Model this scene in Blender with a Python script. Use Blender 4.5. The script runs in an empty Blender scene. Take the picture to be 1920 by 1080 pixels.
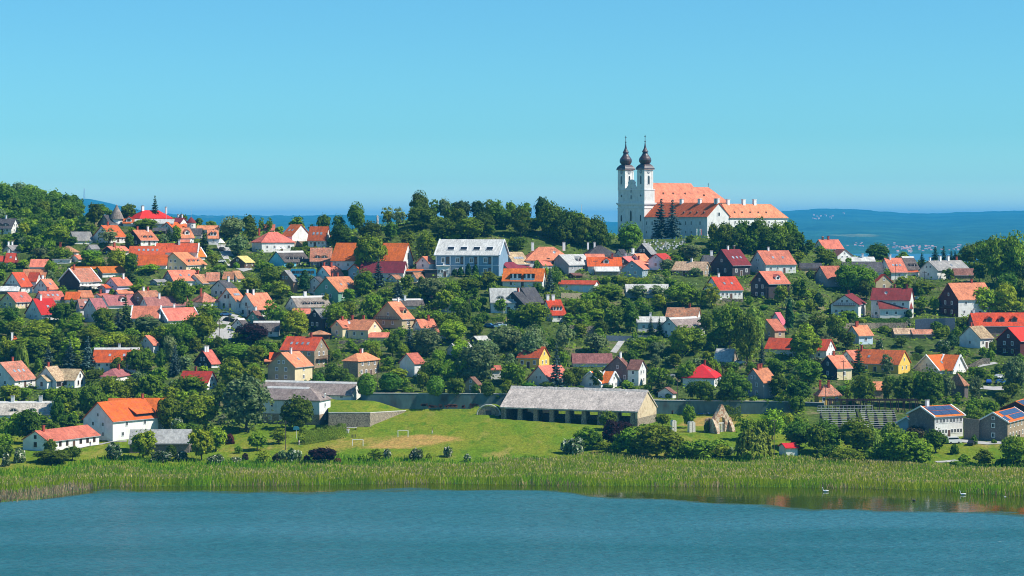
import bpy, bmesh, math, random
import numpy as np
from mathutils import Matrix, Vector, noise as mnoise

# ------------------------------------------------------------------ camera, sky, sun, exposure
scene = bpy.context.scene
COL = scene.collection
F = 4200.0          # focal length in photograph pixels (1920 wide)
CZ = 70.0           # camera height over the lake
VH = 420.0          # picture row of the horizon
cam = bpy.data.objects.new('camera', bpy.data.cameras.new('camera'))
COL.objects.link(cam)
cam.location = (0, 0, CZ)
cam.rotation_euler = (math.radians(90), 0, 0)
cam.data.sensor_width = 36.0
cam.data.lens = F / 1920 * 36
cam.data.shift_y = -(540 - VH) / 1920
cam.data.clip_start = 1.0
cam.data.clip_end = 60000.0
scene.camera = cam

SUN_EL, SUN_AZ = 47.0, 12.0      # azimuth: degrees from +X (right) towards the camera
sd = Vector((math.cos(math.radians(SUN_EL)) * math.cos(math.radians(SUN_AZ)),
             -math.cos(math.radians(SUN_EL)) * math.sin(math.radians(SUN_AZ)),
             math.sin(math.radians(SUN_EL))))
sun = bpy.data.objects.new('sun', bpy.data.lights.new('sun', 'SUN'))
COL.objects.link(sun)
sun.data.energy = 5.0
sun.data.angle = math.radians(0.5)
sun.data.color = (1.0, 0.95, 0.86)
sun.rotation_euler = sd.to_track_quat('Z', 'Y').to_euler()

world = bpy.data.worlds.new("World")
scene.world = world
world.use_nodes = True
wt = world.node_tree
wt.nodes.clear()
sky = wt.nodes.new('ShaderNodeTexSky')
sky.sky_type = 'NISHITA'
sky.sun_disc = False
sky.sun_elevation = math.radians(SUN_EL)
sky.sun_rotation = math.radians(90 + SUN_AZ)
sky.altitude = 100
sky.air_density = 1.0
sky.dust_density = 0.15
sky.ozone_density = 1.5
tint = wt.nodes.new('ShaderNodeMix')
tint.data_type = 'RGBA'
tint.blend_type = 'MULTIPLY'
tint.inputs[0].default_value = 1.0
tint.inputs[7].default_value = (0.34, 0.775, 1.0, 1)
bg = wt.nodes.new('ShaderNodeBackground')
bg.inputs[1].default_value = 0.108
wo = wt.nodes.new('ShaderNodeOutputWorld')
wc = wt.nodes.new('ShaderNodeTexCoord')          # the sky pales towards the horizon
ws = wt.nodes.new('ShaderNodeSeparateXYZ')
wr = wt.nodes.new('ShaderNodeValToRGB')
wr.color_ramp.elements[0].position = 0.0; wr.color_ramp.elements[0].color = (1.0, 1.42, 1.45, 1)
wr.color_ramp.elements[1].position = 0.085; wr.color_ramp.elements[1].color = (0.33, 0.765, 1.0, 1)
for q_, c_ in ((0.008, (0.78, 1.2, 1.32, 1)), (0.02, (0.45, 0.90, 1.13, 1)), (0.04, (0.34, 0.785, 1.03, 1))):
    e_ = wr.color_ramp.elements.new(q_); e_.color = c_
wt.links.new(wc.outputs['Generated'], ws.inputs[0])
wt.links.new(ws.outputs['Z'], wr.inputs[0])
wt.links.new(wr.outputs[0], tint.inputs[7])
wt.links.new(sky.outputs[0], tint.inputs[6])
wt.links.new(tint.outputs[2], bg.inputs[0])
wt.links.new(bg.outputs[0], wo.inputs[0])

scene.view_settings.view_transform = 'Standard'
scene.view_settings.look = 'None'
scene.view_settings.exposure = 0.36
scene.view_settings.gamma = 1.0
scene.render.engine = 'CYCLES'
scene.cycles.max_bounces = 6
scene.cycles.diffuse_bounces = 2
scene.cycles.glossy_bounces = 3
scene.cycles.transmission_bounces = 3
scene.cycles.volume_bounces = 0
scene.cycles.transparent_max_bounces = 4
scene.cycles.use_denoising = True
scene.cycles.denoising_input_passes = 'RGB_ALBEDO_NORMAL'
scene.cycles.filter_width = 1.0
scene.cycles.caustics_reflective = False
scene.cycles.caustics_refractive = False

RNG = random.Random(7)
NPR = np.random.default_rng(11)

# ------------------------------------------------------------------ materials
MATS = {}

def nt_new(name):
    m = bpy.data.materials.new(name)
    m.use_nodes = True
    return m, m.node_tree, m.node_tree.nodes['Principled BSDF']

def spread_mat(name, base, rough=0.8, noises=(), rnd=0.0, island=0.0, bump=0.0, bump_scale=2.0, spec=0.3, hue=0.0,
               transl=0.0, streak=0.0, metallic=0.0, alt=None, alt_scale=1.5, alt_lo=0.5, alt_hi=0.62, stretch=None):
    """surface colour * noise patches * a random value per object / per leaf; ALT is a second colour in blotches"""
    if name in MATS:
        return MATS[name]
    m, nt, bs = nt_new(name)
    N, L = nt.nodes, nt.links
    tc = N.new('ShaderNodeTexCoord')
    vec = tc.outputs['Object']
    if stretch:
        mp = N.new('ShaderNodeMapping')
        mp.inputs['Scale'].default_value = stretch
        L.new(vec, mp.inputs['Vector'])
        vec = mp.outputs['Vector']
    rgb = N.new('ShaderNodeRGB')
    rgb.outputs[0].default_value = (*base, 1)
    col = rgb.outputs[0]
    oi = N.new('ShaderNodeObjectInfo')
    if alt:
        nz = N.new('ShaderNodeTexNoise')
        nz.noise_dimensions = '4D'
        nz.inputs['Scale'].default_value = alt_scale
        nz.inputs['Detail'].default_value = 4
        L.new(vec, nz.inputs['Vector'])
        mul = N.new('ShaderNodeMath'); mul.operation = 'MULTIPLY'; mul.inputs[1].default_value = 37.0
        L.new(oi.outputs['Random'], mul.inputs[0]); L.new(mul.outputs[0], nz.inputs['W'])
        mr = N.new('ShaderNodeMapRange')
        mr.inputs['From Min'].default_value = alt_lo; mr.inputs['From Max'].default_value = alt_hi
        L.new(nz.outputs['Fac'], mr.inputs['Value'])
        mx = N.new('ShaderNodeMix'); mx.data_type = 'RGBA'
        mx.inputs[7].default_value = (*alt, 1)
        L.new(mr.outputs[0], mx.inputs[0]); L.new(col, mx.inputs[6])
        col = mx.outputs[2]

    def vmul(col, fac_socket, lo, hi, f0=0.0, f1=1.0):
        mr = N.new('ShaderNodeMapRange')
        mr.inputs['From Min'].default_value = f0; mr.inputs['From Max'].default_value = f1
        mr.inputs['To Min'].default_value = lo; mr.inputs['To Max'].default_value = hi
        L.new(fac_socket, mr.inputs['Value'])
        vm = N.new('ShaderNodeVectorMath'); vm.operation = 'SCALE'
        L.new(col, vm.inputs[0]); L.new(mr.outputs[0], vm.inputs['Scale'])
        return vm.outputs[0]
    for sc_, amp in noises:
        nz = N.new('ShaderNodeTexNoise')
        nz.inputs['Scale'].default_value = sc_
        nz.inputs['Detail'].default_value = 3
        L.new(vec, nz.inputs['Vector'])
        col = vmul(col, nz.outputs['Fac'], 1 - amp, 1 + amp, 0.3, 0.7)
    if streak:          # runs of weathering down the slope or the wall
        mp = N.new('ShaderNodeMapping'); mp.inputs['Scale'].default_value = (1.0, .22, .22)
        L.new(tc.outputs['Object'], mp.inputs['Vector'])
        nz = N.new('ShaderNodeTexNoise'); nz.inputs['Scale'].default_value = 1.7; nz.inputs['Detail'].default_value = 5; nz.inputs['Roughness'].default_value = .65
        L.new(mp.outputs[0], nz.inputs['Vector'])
        col = vmul(col, nz.outputs['Fac'], 1 - streak, 1 + streak * .8, 0.32, 0.66)
    if rnd:
        col = vmul(col, oi.outputs['Random'], 1 - rnd, 1 + rnd)
    if island:
        ge = N.new('ShaderNodeNewGeometry')
        col = vmul(col, ge.outputs['Random Per Island'], 1 - island, 1 + island)
    if hue:
        hs = N.new('ShaderNodeHueSaturation')
        mr = N.new('ShaderNodeMapRange')
        mr.inputs['To Min'].default_value = 0.5 - hue; mr.inputs['To Max'].default_value = 0.5 + hue
        wn = N.new('ShaderNodeTexWhiteNoise'); wn.noise_dimensions = '1D'
        L.new(oi.outputs['Random'], wn.inputs['W'])
        L.new(wn.outputs['Value'], mr.inputs['Value']); L.new(mr.outputs[0], hs.inputs['Hue'])
        L.new(col, hs.inputs['Color']); col = hs.outputs['Color']
    L.new(col, bs.inputs['Base Color'])
    bs.inputs['Roughness'].default_value = rough
    bs.inputs['Specular IOR Level'].default_value = spec
    bs.inputs['Metallic'].default_value = metallic
    if bump:
        nz = N.new('ShaderNodeTexNoise'); nz.inputs['Scale'].default_value = bump_scale; nz.inputs['Detail'].default_value = 4
        L.new(vec, nz.inputs['Vector'])
        bp = N.new('ShaderNodeBump'); bp.inputs['Strength'].default_value = bump; bp.inputs['Distance'].default_value = 0.25
        L.new(nz.outputs['Fac'], bp.inputs['Height']); L.new(bp.outputs[0], bs.inputs['Normal'])
    if transl:
        tr = N.new('ShaderNodeBsdfTranslucent')
        L.new(col, tr.inputs['Color'])
        ms = N.new('ShaderNodeMixShader'); ms.inputs[0].default_value = transl
        out = N['Material Output']
        L.new(bs.outputs[0], ms.inputs[1]); L.new(tr.outputs[0], ms.inputs[2]); L.new(ms.outputs[0], out.inputs['Surface'])
    MATS[name] = m
    return m

def plain(name, base, rough=0.7, metallic=0.0, spec=0.4):
    return spread_mat(name, base, rough=rough, metallic=metallic, spec=spec, noises=((1.5, 0.06),))

ROOF = {  # real tile, slate and thatch colours: base, second colour in blotches, strength of the mottling
    'or': ((0.63, 0.115, 0.020), (0.48, 0.10, 0.035), 0.15), 'sa': ((0.62, 0.195, 0.105), (0.47, 0.155, 0.095), 0.18),
    'ro': ((0.50, 0.075, 0.024), (0.36, 0.075, 0.04), 0.15), 'cr': ((0.58, 0.02, 0.028), (0.50, 0.03, 0.035), 0.06),
    'ma': ((0.21, 0.028, 0.030), (0.16, 0.03, 0.03), 0.12), 'mv': ((0.37, 0.145, 0.12), (0.28, 0.11, 0.10), 0.14),
    'dg': ((0.065, 0.062, 0.068), (0.10, 0.095, 0.09), 0.2), 'lg': ((0.43, 0.42, 0.39), (0.33, 0.32, 0.30), 0.12),
    'gr': ((0.22, 0.21, 0.205), (0.30, 0.28, 0.25), 0.15), 'th': ((0.22, 0.175, 0.15), (0.30, 0.25, 0.21), 0.16),
    'td': ((0.095, 0.08, 0.075), (0.15, 0.125, 0.11), 0.2), 'we': ((0.50, 0.20, 0.105), (0.33, 0.20, 0.13), 0.28),
    'tn': ((0.52, 0.37, 0.22), (0.36, 0.22, 0.13), 0.25), 'st': ((0.55, 0.43, 0.15), (0.44, 0.33, 0.13), 0.18),
    'br': ((0.20, 0.085, 0.065), (0.27, 0.13, 0.10), 0.2), 'pl': ((0.62, 0.60, 0.55), (0.48, 0.46, 0.42), 0.12),
    'pk': ((0.62, 0.13, 0.13), (0.52, 0.15, 0.13), 0.12), 'pt': ((0.48, 0.415, 0.35), (0.36, 0.31, 0.26), 0.2),
}
WALL = {
    'wh': ((0.76, 0.74, 0.69), (0.62, 0.59, 0.53)), 'ce': ((0.72, 0.60, 0.36), (0.62, 0.52, 0.34)), 'gy': ((0.34, 0.34, 0.34), (0.27, 0.27, 0.27)),
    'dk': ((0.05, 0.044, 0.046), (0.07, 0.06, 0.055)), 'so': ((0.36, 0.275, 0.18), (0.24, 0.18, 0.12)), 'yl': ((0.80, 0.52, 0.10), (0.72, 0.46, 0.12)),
    'gn': ((0.17, 0.34, 0.25), (0.15, 0.30, 0.23)), 'be': ((0.46, 0.37, 0.22), (0.40, 0.32, 0.2)), 'bk': ((0.42, 0.23, 0.14), (0.32, 0.18, 0.12)),
    'cy': ((0.17, 0.56, 0.72), (0.2, 0.52, 0.65)), 'li': ((0.60, 0.54, 0.66), (0.55, 0.5, 0.6)), 'sg': ((0.30, 0.40, 0.46), (0.26, 0.35, 0.41)),
    'sb': ((0.19, 0.155, 0.135), (0.25, 0.20, 0.165)), 'pb': ((0.60, 0.72, 0.78), (0.55, 0.65, 0.7)), 'mr': ((0.10, 0.03, 0.025), (0.08, 0.03, 0.025)),
}

def roof_mat(k):
    b, a, amp = ROOF[k]
    bmp = 0.5 if k in ('th', 'td', 'st', 'pt') else 0.35
    return spread_mat('roof_' + k, b, rough=0.85, noises=((0.35, amp * 0.9), (2.2, amp * 1.2)), rnd=0.2, hue=0.014, alt=a,
                      alt_scale=0.9 if amp < 0.2 else 1.6, alt_lo=0.43, alt_hi=0.66, bump=bmp, bump_scale=4.0, spec=0.2, streak=.2 if k not in ('cr', 'pk') else .08)

def wall_mat(k):
    b, a = WALL[k]
    st = k in ('so', 'bk', 'sb')
    return spread_mat('wall_' + k, b, rough=0.9, noises=((0.7, 0.06), (5.0, 0.25 if st else 0.04)), rnd=0.06, alt=a, alt_scale=2.2 if st else 0.5,
                      alt_lo=0.5, alt_hi=0.6 if st else 0.75, bump=0.5 if st else 0.1, bump_scale=5.0, spec=0.2, streak=.09)

M_WHITE = plain('white_paint', (0.78, 0.77, 0.74))
M_GLASS = spread_mat('window_glass', (0.018, 0.024, 0.032), rough=0.12, spec=0.6, rnd=0.5)
M_SKYL = spread_mat('skylight_glass', (0.30, 0.34, 0.38), rough=0.08, spec=0.9, rnd=0.3)  # pale blue sky reflection put into the glass base colour
M_BROWN = plain('brown_wood', (0.10, 0.05, 0.03))
M_DARK = plain('dark_metal', (0.03, 0.03, 0.035), 0.5)
M_GREY = plain('grey_metal', (0.42, 0.43, 0.44), 0.45)
M_REDB = spread_mat('red_brick', (0.36, 0.07, 0.04), rough=0.9, noises=((3, 0.2),))
M_CONC = spread_mat('pale_concrete', (0.55, 0.52, 0.47), rough=0.9, noises=((0.4, 0.12), (3, 0.1)))
M_POLE = plain('weathered_pole_wood', (0.09, 0.07, 0.055), 0.9)

# ------------------------------------------------------------------ mesh helpers
class MB:
    """collects shapes; build() links them as ONE mesh object"""
    def __init__(self):
        self.v, self.f, self.m = [], [], []
    def add(self, vs, fs, m=0):
        o = len(self.v)
        self.v += [tuple(p) for p in vs]
        for f in fs:
            self.f.append(tuple(i + o for i in f)); self.m.append(m)
    def box(self, x0, x1, y0, y1, z0, z1, m=0):
        vs = [(x, y, z) for z in (z0, z1) for y in (y0, y1) for x in (x0, x1)]
        self.add(vs, [(0, 2, 3, 1), (4, 5, 7, 6), (0, 1, 5, 4), (2, 6, 7, 3), (0, 4, 6, 2), (1, 3, 7, 5)], m)
    def prism(self, poly, d0, d1, fn, m=0, caps=True):
        """poly of 2-D points, extruded from d0 to d1; fn(d, a, b) gives the 3-D point"""
        n = len(poly)
        vs = [fn(d0, a, b) for a, b in poly] + [fn(d1, a, b) for a, b in poly]
        fs = [(i, (i + 1) % n, n + (i + 1) % n, n + i) for i in range(n)]
        if caps:
            fs += [tuple(range(n))[::-1], tuple(range(n, 2 * n))]
        self.add(vs, fs, m)
    def lathe(self, prof, n=12, c=(0, 0, 0), m=0):
        vs, fs = [], []
        for r, z in prof:
            for k in range(n):
                a = 2 * math.pi * (k + 0.5) / n
                vs.append((c[0] + r * math.cos(a), c[1] + r * math.sin(a), c[2] + z))
        for i in range(len(prof) - 1):
            for k in range(n):
                k2 = (k + 1) % n
                fs.append((i * n + k, i * n + k2, (i + 1) * n + k2, (i + 1) * n + k))
        fs.append(tuple(range(n))[::-1]); fs.append(tuple(range((len(prof) - 1) * n, len(prof) * n)))
        self.add(vs, fs, m)
    def tube(self, p0, p1, r0, r1, n=6, m=0):
        p0, p1 = Vector(p0), Vector(p1)
        d = (p1 - p0)
        if d.length < 1e-6:
            return
        q = d.to_track_quat('Z', 'Y')
        vs = []
        for p, r in ((p0, r0), (p1, r1)):
            for k in range(n):
                a = 2 * math.pi * k / n
                vs.append(p + q @ Vector((r * math.cos(a), r * math.sin(a), 0)))
        fs = [(k, (k + 1) % n, n + (k + 1) % n, n + k) for k in range(n)] + [tuple(range(n))[::-1], tuple(range(n, 2 * n))]
        self.add(vs, fs, m)
    def mesh(self, name, mats, fix=True, smooth=False):
        me = bpy.data.meshes.new(name)
        me.from_pydata(self.v, [], self.f)
        for mt in mats:
            me.materials.append(mt)
        if len(mats) > 1:
            me.polygons.foreach_set('material_index', self.m)
        if fix:
            b = bmesh.new(); b.from_mesh(me)
            bmesh.ops.recalc_face_normals(b, faces=b.faces)
            b.to_mesh(me); b.free()
        if smooth:
            me.polygons.foreach_set('use_smooth', [True] * len(me.polygons))
        me.update()
        return me
    def build(self, name, mats, parent=None, M=None, fix=True, smooth=False):
        if not isinstance(mats, (list, tuple)):
            mats = [mats]
        return link(name, self.mesh(name, mats, fix, smooth), parent, M)

def link(name, data, parent=None, M=None):
    o = bpy.data.objects.new(name, data)
    COL.objects.link(o)
    if parent is not None:
        o.parent = parent
    if M is not None:
        o.matrix_basis = M
    return o

def tag(o, label=None, cat=None, group=None, kind=None):
    for k, v in (('label', label), ('category', cat), ('group', group), ('kind', kind)):
        if v:
            o[k] = v
    return o

def thing(name, label, cat, loc=(0, 0, 0), rz=0.0, group=None):
    o = bpy.data.objects.new(name, None)
    o.empty_display_size = 0.5
    COL.objects.link(o)
    o.location = loc
    o.rotation_euler = (0, 0, rz)
    return tag(o, label, cat, group)

def copy_thing(root, loc, rz=None, scale=None):
    r = root.copy(); COL.objects.link(r)
    r.location = loc
    if rz is not None: r.rotation_euler = (0, 0, rz)
    if scale is not None: r.scale = scale
    for ch in list(root.children):
        c = ch.copy(); COL.objects.link(c); c.parent = r
        for g in list(ch.children):
            d = g.copy(); COL.objects.link(d); d.parent = c
    return r

def grid_mesh(name, X, Y, Z, mat, attrs=None, smooth=True):
    ny, nx = X.shape
    me = bpy.data.meshes.new(name)
    co = np.stack([X, Y, Z], -1).reshape(-1, 3)
    idx = np.arange(nx * ny).reshape(ny, nx)
    q = np.stack([idx[:-1, :-1], idx[:-1, 1:], idx[1:, 1:], idx[1:, :-1]], -1).reshape(-1, 4)
    quads_mesh(me, co, q)
    for k, v in (attrs or {}).items():
        a = me.attributes.new(k, 'FLOAT', 'POINT')
        a.data.foreach_set('value', np.ascontiguousarray(v.reshape(-1), dtype=np.float32))
    me.materials.append(mat)
    if smooth:
        me.polygons.foreach_set('use_smooth', np.ones(len(q), dtype=bool))
    me.update()
    return link(name, me)

def quads_mesh(me, co, q):
    me.vertices.add(len(co)); me.vertices.foreach_set('co', np.ascontiguousarray(co, dtype=np.float32).reshape(-1))
    k = q.shape[1]
    me.loops.add(q.size); me.loops.foreach_set('vertex_index', np.ascontiguousarray(q, dtype=np.int32).reshape(-1))
    me.polygons.add(len(q))
    me.polygons.foreach_set('loop_start', np.arange(0, q.size, k, dtype=np.int32))
    me.polygons.foreach_set('loop_total', np.full(len(q), k, dtype=np.int32))
    me.update(calc_edges=True)

# ------------------------------------------------------------------ photograph coordinates -> places on the ground
CROPS = {'A1': (0, 320), 'A2': (320, 320), 'A3': (640, 320), 'A4': (960, 320), 'A5': (1280, 360), 'A6': (1580, 360),
         'B1': (0, 480), 'B2': (320, 480), 'B3': (640, 480), 'B4': (960, 480), 'B5': (1280, 510), 'B6': (1580, 510),
         'C1': (0, 620), 'C2': (320, 620), 'C3': (640, 620), 'C4': (960, 620), 'C5': (1280, 640), 'C6': (1580, 640),
         'D1': (0, 740), 'D2': (380, 740), 'D3': (760, 740), 'D4': (1140, 740), 'D5': (1520, 740), 'E': (1100, 240)}

def P(c, X, Y):
    u0, v0 = CROPS[c]
    s = 4.8 if c[0] in 'DE' else 1920 / 340
    return u0 + X / s, v0 + Y / s

def project(x, y, z):
    return 960 + F * x / y, VH - F * (z - CZ) / y

# terrain ------------------------------------------------------------------------------------
_su = np.array([-400, 0, 80, 160, 200, 430, 800, 1060, 1400, 1600, 1780, 1920, 2400], float)
_sv = np.array([975, 942, 936, 919, 912, 911, 906, 910, 913, 915, 922, 931, 960], float)
_sy = F * CZ / (_sv - VH)
_ru = np.array([-300, 0, 150, 230, 300, 380, 450, 560, 640, 720, 800, 900, 1000, 1100, 1160, 1208, 1300, 1450, 1500, 1560, 1650, 1750, 1850, 1920, 2200], float)
_rv = np.array([415, 415, 412, 405, 407, 428, 440, 442, 440, 425, 413, 413, 420, 436, 447, 450, 449, 452, 462, 480, 497, 499, 497, 492, 486], float)
_rz = CZ - (_rv - VH) * 940 / F

def smooth01(t):
    t = np.clip(t, 0, 1)
    return t * t * (3 - 2 * t)

def shore_y(u):
    return np.interp(u, _su, _sy)

def terr(x, y):
    x = np.asarray(x, float); y = np.asarray(y, float)
    ys = np.maximum(y, 300.0)
    u = 960 + F * x / ys
    t = y - shore_y(u)
    low = np.where(t < 0, np.maximum(t * 0.08, -2.2), 0.0)
    # lower meadow, measured from the shore line
    sh = shore_y(u)
    z = np.where(t < 42, 0.6 * t / 42, 0.6 + 4.4 * np.clip((y - sh - 42) / np.maximum(690 - sh - 42, 5), 0, 1))
    wall = smooth01((u - 640) / 30) * (1 - smooth01((u - 1470) / 40))
    ydef = np.clip(y, 600, 1400)
    zt_ = np.interp(u, [640, 940, 1240, 1500, 1700], [14.4, 14.4, 12.2, 12.0, 11.5])     # foot of the village slope
    zb_ = np.interp(u, [940, 1240], [8.2, 6.6])                                            # foot of the retaining wall
    zs = np.where(ydef < 715, np.interp(ydef, [650, 690, 715], [0.6, 5.0, 6.6]), 6.6 + (zt_ - 6.6) * np.clip((ydef - 715) / 37, 0, 1))
    zw = np.where(ydef < 742.5, np.interp(ydef, [650, 690, 705, 742.5], [0, 0, .55, 1]) * (zb_ - 5.0) + np.interp(ydef, [650, 690], [0.6, 5.0]),
                  zb_ + (zt_ - 1.0 - zb_) * np.clip(ydef - 742.5, 0, 1) + 1.0 * np.clip((ydef - 743.5) / 8.5, 0, 1))
    zm = np.where(y < 690, z, wall * zw + (1 - wall) * zs)
    zr = np.interp(u, _ru, _rz)
    k = np.clip((y - 752) / 188, 0, 1)
    zh = zt_ + (zr - zt_) * k
    # beyond the crest: the wooded hill goes on rising at the left, everything else falls to the far lake
    left = 1 - smooth01((u - 120) / 130)
    zt = np.interp(u, [-400, 0, 60, 120, 190, 260], [86, 82, 80, 77, 68, 55])
    b = smooth01((y - 985) / 165)
    zback_left = zr + (zt - zr) * smooth01((y - 945) / 205) - smooth01((y - 1160) / 250) * (zt + 42)
    zback = zr - (zr + 42) * smooth01((y - 990) / 330)
    zb = left * zback_left + (1 - left) * zback
    out = np.where(y < 752, zm, np.where(y < 940, zh, zb))
    out = np.where(t < 0, low, out)
    return np.where(y > 1400, -42.0, out)

_YS = np.arange(540, 1180, 0.5)

def hit(u, v):
    """the first point of the terrain on the ray through photograph pixel (u, v)"""
    x = (u - 960) * _YS / F
    zr = CZ - (v - VH) * _YS / F
    d = terr(x, _YS) - zr
    i = np.nonzero(d >= 0)[0]
    if len(i) == 0:
        j = int(np.argmax(d[_YS < 1160]))
    else:
        j = i[0]
    return Vector((x[j], _YS[j], float(terr(x[j], _YS[j]))))
# ------------------------------------------------------------------ buildings: solved first, built later
HOUSES, PADS, BOXES = [], [], []

def solve(crop, typ, XL, XC, XR, Yb, Ye, Yr, th=None, W0=None, depth=None):
    uL, vb = P(crop, XL, Yb); uC = P(crop, XC, 0)[0]; uR = P(crop, XR, 0)[0]
    ve = P(crop, 0, Ye)[1]; vr = P(crop, 0, Yr)[1]
    if typ in 'SHT' and abs(XC - XL) < 3:
        th = 3 if th is None else th
    if typ == 'R':
        th0 = (uR - uC)
    C = hit(uC, vb)
    if depth:
        C = Vector(((uC - 960) * depth / F, depth, CZ - (vb - VH) * depth / F))
    ze = CZ - (ve - VH) * C.y / F
    rise = (ve - vr) * C.y / F
    if W0 is None:
        W0 = min(13.0, max(6.0, rise / 0.44)) if typ != 'T' else 8.0
    sg = -1 if typ == 'R' else 1
    ug, ul = (uR, uL) if typ == 'R' else (uL, uR)      # far corner of the gable / of the long wall

    def span(dx, dy, u):
        k = (u - 960) / F
        den = dx - k * dy
        return (k * C.y - C.x) / den if abs(den) > 1e-6 else -1
    best = None
    cands = [th] if th is not None else [t for t in range(10, 76)]
    for t in cands:
        a = math.radians(t)
        ax = (sg * math.cos(a), math.sin(a)); bx = (-sg * math.sin(a), math.cos(a))
        L = span(*ax, ul)
        W = span(*bx, ug) if abs(ug - uC) > 1 else W0
        if W <= 0 or W > 60: W = W0 if th is not None else -1
        if L <= 1 or W <= 0 or L > 75:
            continue
        c = abs(W - W0) + max(0, L - 22) * 0.15
        if best is None or c < best[0]:
            best = (c, t, W, L)
    if best is None:
        best = (0, 20, W0, abs(uR - uL) * C.y / F)
    _, t, W, L = best
    if typ in 'SH' and abs(XC - XL) < 3: W = W0
    a = math.radians(t)
    b = Vector((-sg * math.sin(a), math.cos(a), 0)); av = Vector((sg * math.cos(a), math.sin(a), 0))
    dm = (C + b * (W / 2)).y
    zr = CZ - (vr - VH) * dm / F
    ze = min(ze, zr - 0.25) if typ != 'T' else zr
    return dict(C=C, ang=sg * a, m=sg, W=W, L=L, zb=C.z, ze=max(ze, C.z + 1.2), zr=max(zr, C.z + 1.8), typ=typ, a=av, b=b, crop=crop,
                box=(min(uL, uC), vr, max(uR, uC), vb))

def h(label, crop, typ, XL, XC, XR, Yb, Ye, Yr, wall='wh', roof='or', ch='', sk=0, dm='', win=None, n='house', hip='', v=(), th=None, verge=None,
      bal=0, W0=None, gwall=None, cat='house', depth=None, frame='w', ridge=None, found=None, sat=0, door=0, attic=1, solar=0, group=None):
    s = solve(crop, typ, XL, XC, XR, Yb, Ye, Yr, th, W0, depth)
    vols = [(s, wall, roof)]
    for q in v:
        d = dict(q[7]) if len(q) > 7 else {}
        qq = solve(crop, q[0], *q[1:7], d.get('th'), d.get('W0'), d.get('depth'))
        vols.append((qq, d.get('wall', wall), d.get('roof', roof), d))
    e = dict(label=label, vols=vols, ch=ch, sk=sk, dm=dm, win=win, n=n, hip=hip, verge=verge, bal=bal, gwall=gwall, cat=cat, frame=frame,
             ridge=ridge, found=found, sat=sat, door=door, attic=attic, solar=solar, group=group)
    HOUSES.append(e)
    for q in vols:
        PADS.append(q[0])
    b = [q[0]['box'] for q in vols]
    e['box'] = (min(x[0] for x in b), min(x[1] for x in b), max(x[2] for x in b), max(x[3] for x in b))
    e['y'] = s['C'].y
    return e
# --- far left and top of the village
h('white farmhouse with dark grey roof under the woods','A1','R',-80,120,205,670,612,505,'wh','dg',dm='e2',ch='.5w')
h('tiny white cottage with two white chimneys','A1','L',30,125,225,880,845,788,'wh','gr',ch='.1w,.6w')
h('slate-roofed house with tall white chimney near crest','A1','L',1040,1165,1310,600,570,467,'wh','dg',ch='.62w',sk=1,gwall='gy')  # shadow on the left gable put into its grey wall colour
h('crimson hip-roofed guesthouse on the crest','A1','H',1370,1480,1820,560,503,418,'wh','cr',ch='.25W,.65w,.95w',cat='guesthouse',n='guesthouse')
h('long white house with pale roof below crimson guesthouse','A1','S',1395,1395,1830,590,562,512,'wh','lg')
h('small orange roof beside crimson guesthouse','A1','S',1305,1305,1410,590,560,508,'wh','ro',dm='g1')
h('long grey barn beside big brick-orange roof','A1','L',720,790,985,785,738,645,'wh','gr',n='barn',cat='barn',v=[('L',690,760,880,770,735,688)])
h('tall white house with brick-orange roof below woods','A1','L',985,1170,1330,765,702,577,'wh','ro',ch='.4r')
h('dark-gabled house with two arched roof windows','A1','L',1330,1490,1670,795,737,626,'wh','sa',dm='e2',gwall='dk',ch='.3r,.8w')
h('orange house left of round white tower','A1','L',1700,1830,2010,645,612,543,'wh','or')
h('white gable house with small orange dormer','A2','L',15,115,245,750,710,602,'wh','sa',dm='g1')
h('small slate shed between orange houses','A1','S',1620,1620,1750,670,650,604,'dk','dg',n='shed',cat='shed')
h('small grey-roofed shed below brick-orange house','A1','L',915,970,1050,860,835,783,'wh','gr',n='shed',cat='shed')
h('weathered rust-roofed shed among left trees','A1','H',610,610,810,900,860,796,'wh','we',ch='.1r',n='shed',cat='shed')
h('dark-gabled orange house behind leafy tree','A1','L',1085,1190,1365,890,848,798,'wh','sa',gwall='dk',ch='.35r')
h('long orange house with row of skylights','A1','S',1370,1370,1740,935,888,797,'wh','ro',sk=5)
h('wide brick-orange roof with white fire walls','A2','S',-160,-160,280,905,865,767,'wh','ro',verge='w',ch='.55w',v=[('S',95,95,200,790,768,730,{'roof':'sa'})])
h('bright orange roof against cream gabled inn','A1','S',1458,1458,1760,1040,1002,888,'wh','or')
h('cream inn with arched dormers and flag','A2','L',-115,165,375,1080,1000,865,'ce','sa',dm='e3',n='inn',cat='inn',win='4,4')
h('orange roof with white parapet above cream inn','A2','L',140,250,365,945,910,812,'wh','or',verge='w',ch='.05w')
h('low weathered orange roof among left trees','A1','S',320,320,495,1055,1018,936,'wh','sa')
h('flat white modern house among left trees','A1','T',555,555,745,985,0,935,'wh','pl')
h('small brick-orange house at far left edge','A1','S',55,55,145,1010,972,870,'wh','ro',sk=1,ch='.1w',v=[('S',-40,-40,55,1000,960,900,{'roof':'ro'})])
h('tiny maroon shed beside brick-orange house','A1','S',150,150,200,1005,982,945,'mr','ma',n='shed',cat='shed')
h('cyan gabled cottage end hidden in trees','A1','L',750,830,880,970,950,890,'wh','sa')
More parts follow.
